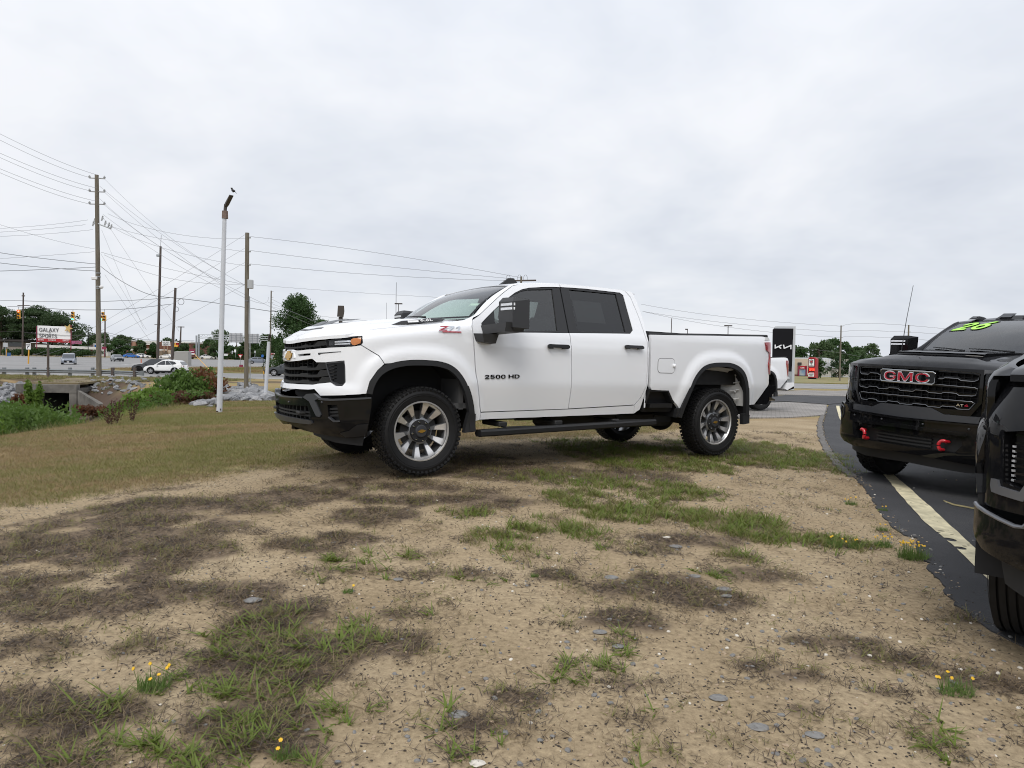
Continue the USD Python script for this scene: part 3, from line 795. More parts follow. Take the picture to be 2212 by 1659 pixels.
def yroof(z):
    return 1.0 - .22 * (z - 1.42) / .51


def wind_pt(t, y):
    "windscreen: t 0 at the cowl, 1 at the roof; y -1..1 across"
    a = np.abs(y)
    xb = -.27 - .30 * a ** 2; zb = 1.512 + .02 * a ** 2; yb = .86 * y
    xt = -1.15 + .07 * a ** 2; zt = 1.942 - .045 * a ** 2; yt = .735 * y
    bul = .055 * np.sin(np.pi * t) * (1 - .35 * a ** 2)
    return np.stack([xb + (xt - xb) * t + bul * .45, yb + (yt - yb) * t, zb + (zt - zb) * t + bul * .9], -1)


def wind_lift(P, off):
    b = wind_pt(P[:, 0], P[:, 1])
    return b + np.array([.45, 0, .89]) * off


def roof_lift(P, off):
    x, y = P[:, 0], P[:, 1]
    zc = np.interp(x, [-2.86, -2.80, -2.70, -2.5, -2.2, -1.8, -1.5, -1.3, -1.15, -1.05], [1.94, 1.975, 1.998, 2.012, 2.025, 2.022, 2.002, 1.975, 1.944, 1.92])
    zs = np.interp(x, [-2.86, -2.75, -2.6, -2.19, -1.71, -1.3, -1.185, -1.05], [1.93, 1.955, 1.974, 1.977, 1.968, 1.938, 1.922, 1.888])
    a = np.clip(np.abs(y) / .775, 0, 1)
    return np.stack([x, y, zc - (zc - zs) * a ** 2.8 + off], 1)


def wheel_meshes(R=.418, rim=.283, width=.28, spokes=5, style='split', road=False):
    "wheel lying in the xz plane, its outer face towards +y at y = 0.10"
    prof = [(rim - .012, .055), (rim + .004, .088), (rim + .03, .100), (rim + .075, .108), (R - .055, .104), (R - .028, .094), (R - .010, .070), (R - .006, .03), (R - .006, -.06), (R - .012, -.115), (R - .045, -.14), (rim + .04, -.15), (rim - .012, -.12)]
    tyre = lathe([(r, -z) for r, z in prof], 72, 'y', closed=True)
    lugs = []
    nl = 56
    for k in range(nl):
        for row, (y, w, off) in enumerate(((.055, .055, 0), (.0, .042, .5), (-.05, .042, .25), (-.105, .055, .6))):
            a = (k + off) / nl * 2 * np.pi
            L = 2 * np.pi * R / nl
            b = box(L * (.60 + .12 * ((k + row) % 2)), w, .016, (0, 0, 0))
            b.apply_transform(trimesh.transformations.rotation_matrix((.35 if row % 2 else -.3), [0, 0, 1]))
            b.apply_translation((0, y, R - .0055))
            b.apply_transform(trimesh.transformations.rotation_matrix(a, [0, 1, 0])); lugs.append(b)
        a = (k + .1) / nl * 2 * np.pi
        b = box(2 * np.pi * R / nl * .55, .012, .042 if k % 2 else .026, (0, .094, R - .033)); b.apply_transform(trimesh.transformations.rotation_matrix(-.22, [1, 0, 0], (0, .094, R - .033)))
        b.apply_transform(trimesh.transformations.rotation_matrix(a, [0, 1, 0])); lugs.append(b)
    ridge = lathe([(rim + .055, -.1065), (rim + .058, -.1095), (rim + .061, -.1065)], 72, 'y')
    ring = lathe([(rim + .11, -.1045), (rim + .112, -.107), (rim + .114, -.1045)], 72, 'y')
    if road:
        lugs = [lathe([(R - .006, y - .017), (R + .006, y - .014), (R + .006, y + .014), (R - .006, y + .017)], 72, 'y') for y in (-.078, -.038, .002, .042, .082, .118)]
    tread = cat_mesh(lugs + [ridge, ring])
    barrel = lathe([(rim - .006, -.088), (rim - .003, -.075), (rim - .022, -.05), (rim - .03, .02), (rim - .02, .12)], 64, 'y')
    lip = lathe([(rim - .016, -.080), (rim - .010, -.0905), (rim + .000, -.0905), (rim + .004, -.082)], 72, 'y')
    disc = Point(0, 0).buffer(rim - .012, 48)
    cuts, faces = [], []
    for k in range(spokes):
        a0 = np.radians(45 + k * 360 / spokes); ga = a0 + np.pi / spokes
        r2 = lambda p, a: affinity.rotate(Polygon(p), a, origin=(0, 0), use_radians=True)
        if style == 'split':
            cuts.append(r2([(.132, -.020), (.238, -.033), (.238, .033), (.132, .020)], a0).buffer(.006))
            cuts.append(r2([(.118, -.016), (.295, -.052), (.295, .052), (.118, .016)], ga).buffer(.006))
            faces.append(r2([(.150, -.062), (.175, -.078), (.274, -.124), (.274, .124), (.175, .078), (.150, .062)], a0))
        else:
            cuts.append(r2([(.115, -.03), (.285, -.11), (.285, .11), (.115, .03)], ga).buffer(.008))
            faces.append(r2([(.09, -.035), (.258, -.045), (.258, .045), (.09, .035)], a0))
    spoke = disc.difference(unary_union(cuts))
    rr = lambda P: np.hypot(P[:, 0], P[:, 1])
    dish = lambda r: -.052 + .022 * smoothstep(.085, .125, r) - .038 * smoothstep(.13, .272, r)      # y is negated below
    lift = lambda P, off: np.stack([P[:, 0], -(dish(rr(P))) + off, P[:, 1]], 1)
    face = panel(spoke, lift, .022, .045)
    mach = panel(unary_union(faces).intersection(disc.buffer(-.004)).difference(unary_union(cuts).buffer(.004)), lambda P, o: lift(P, o + .0035), .022, .006)
    cap = lathe([(0.0001, -.078), (.05, -.078), (.056, -.074), (.060, -.055), (.060, -.03)], 40, 'y')
    lug = []
    for k in range(8):
        a = np.radians(22.5 + 45 * k + 10)
        lug.append(shift(lathe([(0.0001, -.070), (.008, -.069), (.012, -.062), (.0125, -.02)], 12, 'y'), (.089 * math.cos(a), 0, .089 * math.sin(a))))
    back = lathe([(.0001, -.0), (.19, -.0), (.19, .02), (.0001, .02)], 40, 'y')
    hub = lathe([(.058, -.062), (.066, -.058), (.103, -.057), (.107, -.045), (.107, .0)], 40, 'y')
    return dict(tyre=tyre, tread=tread, barrel=barrel, lip=lip, spokes=face, faces=mach, cap=cap, nuts=cat_mesh(lug), disc=back, hub=hub)


def bowtie(w, h, d):
    p = [(-.5, -.27), (-.30, .27), (-.17, .27), (-.17, .5), (.21, .5), (.21, .27), (.5, .27), (.34, -.27), (.17, -.27), (.17, -.5), (-.21, -.5), (-.21, -.27)]
    return extrude(Polygon([(a * w, b * h) for a, b in p]), d)


# materials of the vehicles
tyre_m = mat('tyre_rubber', (0.0075, 0.0075, 0.008), 0.62, spec=0.3, var=0.3, scale=20, bump=0.25, bscale=90, bdist=.002)
white_m = mat('white_car_paint', (0.755, 0.765, 0.785), 0.32, coat=1.0, spec=0.5, coatr=0.04)
black_paint = mat('black_car_paint', (0.004, 0.004, 0.0045), 0.3, coat=0.6, coatr=0.03, spec=0.0)
gloss_black = mat('gloss_black', (0.005, 0.005, 0.0055), 0.3, coat=0.55, coatr=0.05, spec=0.0)
satin_dark = mat('satin_dark_grey', (0.036, 0.038, 0.043), 0.32, spec=.5)
plastic_m = mat('black_plastic', (0.013, 0.0132, 0.014), 0.55, spec=0.35, bump=0.15, bscale=400, bdist=.001)
flare_m = mat('flare_plastic', (0.019, 0.0195, 0.021), 0.5, spec=0.35)
dark_m = mat('dark_cavity', (0.008, 0.008, 0.009), 0.8)
chassis_m = mat('chassis_black', (0.014, 0.0135, 0.013), 0.6, var=0.3, scale=10)
chrome_m = mat('chrome', (0.72, 0.73, 0.75), 0.08, metal=1.0)
silver_m = mat('machined_alloy', (0.74, 0.72, 0.70), 0.34, metal=0.9, var=0.05, scale=120)
rimgrey_m = mat('grey_alloy', (0.20, 0.205, 0.215), 0.34, metal=0.75)
gold_m = mat('gold_emblem', (0.62, 0.36, 0.07), 0.25, metal=0.8)
amber_m = mat('amber_lens', (0.62, 0.20, 0.02), 0.15, coat=1.0)
led_m = mat('clear_reflector', (0.80, 0.81, 0.83), 0.12, metal=0.6, bump=0.8, bscale=140, bdist=.004)
red_m = mat('red_lens', (0.24, 0.006, 0.010), 0.12, coat=1.0, var=0.3, scale=25)
seat_m = mat('seat_cloth', (0.030, 0.030, 0.033), 0.8)
trim_m = mat('cabin_trim', (0.065, 0.066, 0.068), 0.75)
head_m = mat('headliner', (0.36, 0.36, 0.35), 0.9)
glass_m = glass('clear_glass', (0.74, 0.86, 0.80), 1.0, 1.75)
tint_m = glass('tinted_glass', (0.27, 0.28, 0.28), 1.0, 1.6)
lens_m = glass('lamp_lens', (0.90, 0.91, 0.93), 1.0, 1.22)
red_badge = mat('red_badge', (0.40, 0.012, 0.03), 0.3)
grey_steel = mat('primed_steel', (0.50, 0.50, 0.49), 0.5, metal=0.0, var=.12, scale=6)


def wheel(parent, x, y, z, side, steer=0.0, mats=None, w=None):
    m = np.eye(4); c, s_ = math.cos(steer), math.sin(steer)
    w = w or WHEEL
    mm = dict(spokes=rimgrey_m, faces=silver_m, cap=satin_dark, lip=silver_m); mm.update(mats or {})

    def put(g):
        g = g if side > 0 else trimesh.Trimesh(np.array(g.vertices) * [-1, -1, 1], g.faces, process=False)
        g = place(g, trimesh.transformations.rotation_matrix(steer, [0, 0, 1])) if steer else g
        return shift(g, (x, y, z))
    wp = numbered(f'{parent}/wheel'); UsdGeom.Xform.Define(stage, wp)
    part('tyre', cat_mesh([put(w['tyre']), put(w['tread'])]), tyre_m, wp, 35)
    part('rim', cat_mesh([put(w['spokes']), put(w['barrel'])]), mm['spokes'], wp, 25)
    part('hub', put(w['hub']), dark_m, wp, 30)
    part('rim_face', cat_mesh([put(w['faces']), put(w['lip'])]), mm['faces'], wp, 25)
    part('hub_cap', put(w['cap']), mm['cap'], wp, 35)
    part('wheel_nuts', put(w['nuts']), chrome_m, wp, 35)
    part('brake_disc', put(w['disc']), chassis_m, wp, 35)
    if mats is None or mats.get('emblem'):
        e = bowtie(.085, .030, .004); e = place(e, frame((0, .079, 0), (-1, 0, 0), (0, 0, 1))); part('wheel_emblem', put(e), gold_m, wp, False)
    return wp


WHEEL = wheel_meshes()
WHEEL_B = wheel_meshes(R=.42, rim=.262, spokes=6, style='star')
WHEEL_C = wheel_meshes(R=.42, rim=.270, spokes=6, style='star', road=True)


def lr(mesh_left, both_sides=True):
    return [mesh_left, mir(mesh_left)] if both_sides else [mesh_left]


FEND_CHEV = [(.872, 1.308), (.87, 1.279), (1.027, 1.292), (1.079, 1.295), (1.086, 1.235), (1.073, 1.214), (1.228, 1.125), (1.276, 1.052), (1.326, 1.057)]
FEND_SIER = [(.91, 1.362), (.91, 1.340), (1.10, 1.335), (1.10, .94), (1.135, .87), (1.148, .892), (1.212, .993), (1.326, 1.057)]


def pickup_shell(t, paint, detail=True, far=True, flare=None, hood=True):
    "cab, hood, fenders, bed, glass and chassis shared by the pickups"
    G_ = lambda poly: poly.buffer(-.0018, join_style='mitre')
    sides = lambda m: lr(m, far)
    # fenders
    zt = KIND['zt']
    fend = Polygon((FEND_CHEV if KIND is CHEV else FEND_SIER) + [ *[q for q in ARCH_F if q[0] > 1.34 and q[1] > .57], (2.232, .505), (2.312, .522), (2.312, .597), (2.29, .66), (2.221, 1.0), (2.191, 1.3), (2.182, 1.434), (2.205, 1.50), (2.24, 1.548), (2.145, zt[6]), (1.795, zt[5]), (1.495, zt[4]), (1.19, zt[3]), (.985, zt[2])])
    for m in sides(panel(G_(fend), on_body, .035, .03)):
        part('fender', m, paint, t, 40)
    # hood
    yy = np.linspace(-.87, .87, 41)
    hood = [(xfront(y) - .002, y) for y in yy] + [(-.24 - .27 * (y / .87) ** 2, y) for y in yy[::-1]]
    hd = part('hood', panel(Polygon(hood).buffer(0), hood_lift, .05, .030), paint, t, 40)
    # doors
    for poly, hole, gl, nm, mg, hs in ((FR_DOOR, FR_HOLE, FR_GLASS, 'front_door', glass_m, (3.065, 3.333, 1.250, 1.298)), (RR_DOOR, RR_HOLE, RR_GLASS, 'rear_door', tint_m, (4.124, 4.392, 1.284, 1.328))):
        skin = panel(G_(poly.difference(hole)), on_body, .05, .025)
        frame_ = panel(poly.buffer(-.004).intersection(hole.buffer(.004)).difference(gl), at_off(-.006), .05, .02)
        win = panel(gl.buffer(.004), at_off(-.018), .08, 0)
        trim = panel(poly.buffer(-.03).difference(gl.buffer(.012)), at_off(-.07), .08, 0)
        for i, g in enumerate(sides(skin)):
            d = part(nm, g, paint, t, 40)
            sgn = (lambda m: m) if i == 0 else mir
            part('window_frame', sgn(frame_), flare_m, d, 30)
            part('window', sgn(win), mg, d, 30)
            part('door_trim', sgn(trim), trim_m, d, 30)
            a, b, z0, z1 = hs
            hp = [(a, z0 + .012), (a + .02, z0), (b - .02, z0 + .004), (b, z0 + .014), (b, z1 - .01), (b - .02, z1), (a + .02, z1), (a, z1 - .012)]
            grip = Polygon(hp)
            grip = grip.difference(Polygon([(a + .055, z0 - .01), (b - .085, z0 - .01), (b - .085, z0 + .012), (a + .055, z0 + .012)]))
            part('handle', sgn(panel(grip, at_off(.042), .03, .03)), plastic_m, d, 30)
            cup = affinity.scale(Point((a + b) / 2, (z0 + z1) / 2).buffer(.05, 16), 1.0, .95)
            part('handle_cup', sgn(panel(cup, lambda P, off: on_body(P, off + .0015), .03, 0)), paint, d, 30)
    # cab corner, sill, pillars
    corner = Polygon([(4.354, 1.964), (4.413, 1.90), (4.461, 1.653), (4.485, 1.37), (4.488, 1.1), (4.481, .866), (4.426, .736), (4.345, .649), (4.36, .553), (4.44, .60), (4.50, .9), (4.506, 1.47), (4.518, 1.636), (4.497, 1.842), (4.46, 1.95), (4.43, 1.972)])
    for m in sides(panel(G_(corner), on_body, .05, .03)):
        part('cab_corner', m, paint, t, 40)
    sill = Polygon([(2.316, .522), (4.358, .552), (4.342, .648), (3.405, .614), (2.316, .593)])
    for m in sides(panel(G_(sill), on_body, .05, .03)):
        part('sill', m, paint, t, 40)
    # A pillar: a strip from the screen's edge to the door seam
    n = 24; tt = np.linspace(0, 1, n)
    A = wind_pt(tt, np.full(n, 1.0))
    seam = np.array([(2.20, 1.515), (2.313, 1.567), (2.459, 1.679), (2.623, 1.80), (2.775, 1.898), (2.86, 1.923)])
    sp = np.r_[0, np.cumsum(np.hypot(*np.diff(seam, axis=0).T))]; sp /= sp[-1]
    S = on_body(np.stack([np.interp(tt, sp, seam[:, 0]), np.interp(tt, sp, seam[:, 1])], 1), 0.0)
    rows = [A + (S - A) * k + np.array([0, 0, .012]) * math.sin(math.pi * k) for k in np.linspace(0, 1, 6)]
    V = np.vstack(rows); F = []
    for i in range(5):
        for j in range(n - 1):
            F.append((i * n + j, i * n + j + 1, (i + 1) * n + j + 1, (i + 1) * n + j))
    for m in lr(tm(V, F)):
        part('windscreen_pillar', m, paint, t, 50)
    # roof, windscreen, back of the cab
    ro = [(-1.15 + .07 * (y / .74) ** 2, y) for y in np.linspace(-.745, .745, 25)] + [(x, yroof(z)) for x, z in ((-1.185, 1.923), (-1.3, 1.938), (-1.71, 1.968), (-2.19, 1.977), (-2.60, 1.974), (-2.74, 1.957), (-2.80, 1.945))]
    rpts = ro + [(x, -y) for x, y in ro[25:][::-1]]
    part('roof', panel(Polygon(rpts).buffer(0), roof_lift, .06, .012), paint, t, 40)
    part('headliner', panel(Polygon(rpts).buffer(-.03), lambda P, o: roof_lift(P, o - .05), .1, 0), head_m, t, 40)
    ws = part('windscreen', panel(sbox(0.0, -.985, 1.0, .985), wind_lift, .07, 0), glass_m, t, 50)
    band = Polygon([(0.0, -.985), (0.0, .985), (.035, .985), (.035, -.985)])
    part('screen_border', cat_mesh([panel(g, lambda P, o: wind_lift(P, o + .002), .05, 0) for g in (band, sbox(.95, -.985, 1.0, .985), sbox(.03, .955, .955, .985), sbox(.03, -.985, .955, -.955))]), gloss_black, ws, 50)
    cowl = [(-.20 - .27 * (y / .87) ** 2, y) for y in np.linspace(-.86, .86, 21)] + [(-.33 - .30 * (y / .86) ** 2, y) for y in np.linspace(.86, -.86, 21)]
    part('cowl', panel(Polygon(cowl), lambda P, o: np.stack([P[:, 0], P[:, 1], 1.492 + .018 * (P[:, 1] / .86) ** 2 + o], 1), .06, .02), plastic_m, t, 40)
    for yv in (-.15, .45):
        part('wiper', tube([wind_pt(.015, yv - .05) + (0.02, 0, .02), wind_pt(.06, yv - .35) + (.012, 0, .014), wind_pt(.07, yv - .62) + (.012, 0, .014)], [.012, .008, .006], 6), plastic_m, t)
    # rear wall of the cab with its window
    yb = np.linspace(-.78, .78, 9)
    back = lambda P, o: np.stack([-2.815 - o + .04 * np.clip((P[:, 1] - 1.5) / .45, 0, 1), P[:, 0] * (1 - .0 * P[:, 1]), P[:, 1]], 1)
    bp = Polygon([(-.99, .62), (.99, .62), (.99, 1.42), (.775, 1.94), (-.775, 1.94), (-.99, 1.42)])
    bw = Polygon([(-.72, 1.50), (.72, 1.50), (.66, 1.86), (-.66, 1.86)])
    part('cab_back', panel(bp.difference(bw), back, .12, .02), paint, t, 30)
    part('back_window', panel(bw.buffer(.004), lambda P, o: back(P, o - .01), .2, 0), tint_m, t)
    part('cab_lining', cat_mesh([panel(bp.buffer(-.02).difference(bw.buffer(.01)), lambda P, o: back(P, o - .05), .15, 0), box(2.5, 1.9, .05, (-1.55, 0, .66)), box(.05, 1.9, .75, (-.42, 0, 1.0))]), trim_m, t, False)
    # seats, dashboard, wheel
    for yv in (.42, -.42):
        st = part('seat', cat_mesh([box(.55, .52, .2, (-1.35, yv, .95), .05), place(box(.18, .52, .70, (0, 0, 0), .06), trimesh.transformations.translation_matrix((-1.68, yv, 1.28)) @ trimesh.transformations.rotation_matrix(-.22, [0, 1, 0]))]), seat_m, t, 30)
        part('headrest', place(box(.12, .28, .2, (0, 0, 0), .05), trimesh.transformations.translation_matrix((-1.78, yv, 1.70)) @ trimesh.transformations.rotation_matrix(-.15, [0, 1, 0])), seat_m, st, 30)
    rs = part('rear_seat', cat_mesh([box(.5, 1.6, .2, (-2.3, 0, .98), .05), place(box(.16, 1.6, .66, (0, 0, 0), .06), trimesh.transformations.translation_matrix((-2.6, 0, 1.30)) @ trimesh.transformations.rotation_matrix(-.15, [0, 1, 0]))]), seat_m, t, 30)
    for yv in (-.5, 0, .5):
        part('headrest', box(.1, .28, .18, (-2.66, yv, 1.70), .04), seat_m, rs, 30)
    part('dashboard', hull([(-.45, .88, 1.40), (-.45, -.88, 1.40), (-.95, .86, 1.42), (-.95, -.86, 1.42), (-.90, .86, 1.02), (-.90, -.86, 1.02), (-.45, .88, .9), (-.45, -.88, .9)]), trim_m, t, False)
    a = np.linspace(0, 2 * np.pi, 25)
    ring = np.stack([np.zeros(25), .19 * np.cos(a), .19 * np.sin(a)], 1); Rm = trimesh.transformations.rotation_matrix(.45, [0, 1, 0])[:3, :3]
    part('steering_wheel', cat_mesh([tube((ring @ Rm.T) + (-1.12, .42, 1.40), .016, 8), tube([(-1.12, .42, 1.40), (-.9, .42, 1.32)], .04, 8), box(.03, .36, .04, (-1.12, .42, 1.40)), box(.03, .05, .19, (-1.09, .42, 1.31))]), trim_m, t)
    # bed
    bed = Polygon([(4.530, 1.461), (6.60, 1.531), (6.68, 1.515), (6.76, 1.46), (6.80, 1.30), (6.80, 1.0), (6.74, .93), (6.62, .85), (6.44, .64), (6.29, .635), *[q for q in ARCH_R[::-1] if q[1] > .63], (5.048, .597), (4.965, .679), (4.845, .819), (4.57, .825), (4.540, .86)])
    for i, m in enumerate(sides(panel(G_(bed), on_body, .04, .04))):
        b = part('bed_side', m, paint, t, 40)
        sg = (lambda q: q) if i == 0 else mir
        part('bed_rail', sg(tube(np.stack([np.linspace(-2.84, -4.95, 12), np.full(12, .975), np.linspace(1.466, 1.535, 12)], 1), .022, 6)), plastic_m, b)
        step_ = Polygon([(4.545, .822), (4.842, .817), (4.96, .68), (5.04, .597), (4.99, .56), (4.57, .56), (4.50, .60)])
        part('corner_step', sg(cat_mesh([panel(step_, at_off(-.10), .06, .0), panel(LineString([(4.50, .60), (4.545, .822), (4.842, .817), (4.955, .685)]).buffer(.014), at_off(-.004), .04, .09), panel(sbox(4.60, .615, 4.95, .665), at_off(-.012), .05, .08)])), plastic_m, b)
        if detail and i == 0:
            fu = sbox(4.647, 1.025, 4.916, 1.194).buffer(-.045).buffer(.045)
            part('fuel_door', panel(fu.buffer(-.002), at_off(.0035), .03, .004), paint, b, 40)
            part('fuel_door_gap', panel(fu.buffer(.0035).difference(fu.buffer(-.002)), at_off(.0008), .03, 0), dark_m, b)
            part('fuel_latch', shift(trimesh.creation.icosphere(2, .022), on_body(np.array([[4.905, 1.113]]), .008)[0]), paint, b, True)
    # tailgate, floor of the bed
    part('tailgate', panel(sbox(-.80, .80, .80, 1.50).buffer(-.03).buffer(.03), lambda P, o: st3(-5.085 - o, P[:, 0], P[:, 1]), .2, .05), paint, t)
    part('bed_floor', cat_mesh([box(2.2, 1.7, .04, (-3.95, 0, .95)), box(.04, 1.9, .62, (-2.86, 0, 1.14)), box(2.15, .04, .62, (-3.95, .86, 1.2)), box(2.15, .04, .62, (-3.95, -.86, 1.2))]), chassis_m, t, False)
    # black gap between cab and bed
    # wheel arches and liners
    for pts, poly, nm, x0 in ((ARCH_F, POLY_F, 'front', 0), (ARCH_R, POLY_R, 'rear', 1)):
        line = LineString(pts if x0 else [q for q in pts if q[1] > .76 or q[0] > 1.6])
        bandp = line.buffer(.031, cap_style='flat', join_style='round')
        bandp = affinity.scale(bandp, .965 if x0 else .963, .972, origin=((pts[0][0] + pts[-1][0]) / 2, .40))
        fl = panel(bandp, lambda P, o: plain_wall(P, o + .030 - .045 * np.clip((.9 - P[:, 1]) / .4, 0, 1) ** 1.6), .03, .05)
        foot = []
        if x0:
            foot.append(panel(Polygon([(6.235, .53), (6.315, .51), (6.318, .40), (6.20, .39), (6.19, .52)]), at_off(.03), .04, .06)); foot.append(panel(Polygon([(4.99, .60), (5.07, .62), (5.03, .50), (4.99, .50)]), at_off(.02), .04, .05))
        else:
            foot.append(panel(Polygon([(2.165, .60), (2.238, .585), (2.255, .41), (2.13, .40)]), at_off(.03), .04, .06))
        for m in sides(cat_mesh([fl] + foot)):
            part('wheel_arch_trim', m, flare or flare_m, t, 40)
        arr = np.array(pts); arr = arr + 0
        xs = 1.695 - arr[:, 0]
        outer = np.stack([xs, np.full(len(xs), 1.005), arr[:, 1]], 1); inner = np.stack([xs, np.full(len(xs), .56), arr[:, 1]], 1)
        n_ = len(xs); V = np.vstack([outer, inner]); F = [(i, i + 1, n_ + i + 1, n_ + i) for i in range(n_ - 1)]
        liner = tm(V, F)
        c = (xs[0] + xs[-1]) / 2
        wall = cat_mesh([extrude(Polygon([(a, b) for a, b in zip(xs, arr[:, 1])]), .02)])
        wall = place(wall, np.array([[1, 0, 0, 0], [0, 0, -1, .57], [0, 1, 0, 0], [0, 0, 0, 1.]]))
        for m in sides(cat_mesh([liner, wall])):
            part('wheel_liner', m, dark_m, t, 30)
        if x0 and detail:
            # bare painted metal seen inside the rear arch
            xs2 = np.linspace(-3.40, -4.33, 12); zz = 1.115 - .03 * ((xs2 + 3.85) / .5) ** 2
            V = np.vstack([np.stack([xs2, np.full(12, 1.0), zz], 1), np.stack([xs2, np.full(12, .90), zz - .02], 1), np.stack([xs2, np.full(12, .80), zz - .115], 1), np.stack([xs2, np.full(12, .72), zz - .125], 1)])
            F = [(r * 12 + i, r * 12 + i + 1, (r + 1) * 12 + i + 1, (r + 1) * 12 + i) for r in range(3) for i in range(11)]
            tabs = [box(.012, .02, .04, (x, .79, .985)) for x in (-3.45, -3.62, -3.9)]
            part('inner_bed_wall', cat_mesh([tm(V, F)] + tabs), grey_steel, t, 40)
            zz = np.linspace(.62, 1.10, 12); xr = -4.56 + np.interp(zz, [.62, .96, 1.06, 1.10], [0, .015, .07, .16])
            V = np.vstack([np.stack([xr, np.full(12, 1.0), zz], 1), np.stack([xr + .03, np.full(12, .92), zz], 1), np.stack([xr + .06 + .06 * np.sin(zz * 9), np.full(12, .82), zz], 1), np.stack([xr + .20, np.full(12, .74), zz], 1)])
            F = [(r * 12 + i, r * 12 + i + 1, (r + 1) * 12 + i + 1, (r + 1) * 12 + i) for r in range(3) for i in range(11)]
            ribs = [tube([(-4.50, .93, z), (-4.42, .85, z - .02)], .008, 6) for z in (.72, .83, .93)] + [shift(trimesh.creation.icosphere(1, .014), (-4.47, .89, z)) for z in (.70, .80, 1.02)]
            part('inner_bed_wall', cat_mesh([tm(V, F)] + ribs), grey_steel, t, 40)
    # chassis
    ch = [box(5.3, .10, .18, (-2.2, .42, .56)), box(5.3, .10, .18, (-2.2, -.42, .56)), box(4.2, 1.55, .06, (-1.9, 0, .66)), tube([(0, -.8, .43), (0, .8, .43)], .07, 10), tube([(-4.036, -.8, .43), (-4.036, .8, .43)], .07, 10), shift(trimesh.creation.icosphere(2, .19), (-4.036, 0, .43)), tube([(-1.2, 0, .5), (-4.0, 0, .44)], .05, 8), box(1.1, .7, .3, (-.1, 0, .62)), box(1.5, .35, .26, (-2.5, .38, .50), .05), box(.9, .35, .2, (-3.2, .45, .46), .05), box(1.6, 1.5, .2, (-4.2, 0, .80))]
    ch += [tube([(-2.0, -.5, .42), (-3.4, -.52, .42), (-4.8, -.6, .5)], .05, 8), tube([(-3.3, .62, .50), (-4.7, .62, .62)], .03, 6)]
    part('chassis', cat_mesh(ch), chassis_m, t, 30)


def truck_wheels(t, front, mats=None, rw=None):
    for x in (0, -4.036):
        for y, s in ((.885, 1), (-.885, -1)):
            wheel(t, x, y, .425, s, 0.0, mats, rw)


mirror_m = mat('mirror_plastic', (0.026, 0.0265, 0.028), 0.5, bump=0.15, bscale=400, bdist=.001)


def towing_mirror(t, sgn, m=mirror_m):
    k = (lambda q: q) if sgn > 0 else mir
    y0 = 1.13
    hd = hull([(x, y, z) for x, y, z in [(-.74, 1.16, 1.72), (-.74, 1.36, 1.715), (-.71, 1.14, 1.68), (-.71, 1.385, 1.67), (-.715, 1.14, 1.45), (-.72, 1.385, 1.43), (-.75, 1.16, 1.41), (-.75, 1.36, 1.40), (-.90, 1.13, 1.71), (-.90, 1.395, 1.70), (-.90, 1.13, 1.42), (-.90, 1.395, 1.42)]])
    p = part('mirror', k(hd), m, t, 25)
    part('mirror_arm', k(hull([(-.60, .98, 1.45), (-.72, .98, 1.45), (-.60, .98, 1.36), (-.72, .98, 1.36), (-.66, 1.36, 1.475), (-.86, 1.38, 1.475), (-.66, 1.34, 1.385), (-.86, 1.36, 1.385)])), m, p, 25)
    part('mirror_foot', k(hull([(-.50, 1.0, 1.37), (-.72, 1.0, 1.37), (-.52, 1.0, 1.29), (-.70, 1.0, 1.27), (-.52, 1.16, 1.365), (-.70, 1.17, 1.365), (-.56, 1.13, 1.285), (-.68, 1.15, 1.275)])), m, p, 25)
    part('mirror_glass', k(box(.004, .22, .24, (-.903, 1.262, 1.56))), chrome_m, p, False)
    for z in (1.648, 1.608):
        part('mirror_lamp', k(hull([(-.708, 1.18, z + .012), (-.708, 1.375, z + .010), (-.735, 1.393, z + .010), (-.708, 1.18, z - .012), (-.708, 1.375, z - .014), (-.735, 1.393, z - .014), (-.72, 1.18, z), (-.74, 1.38, z)])), led_m, p, False)


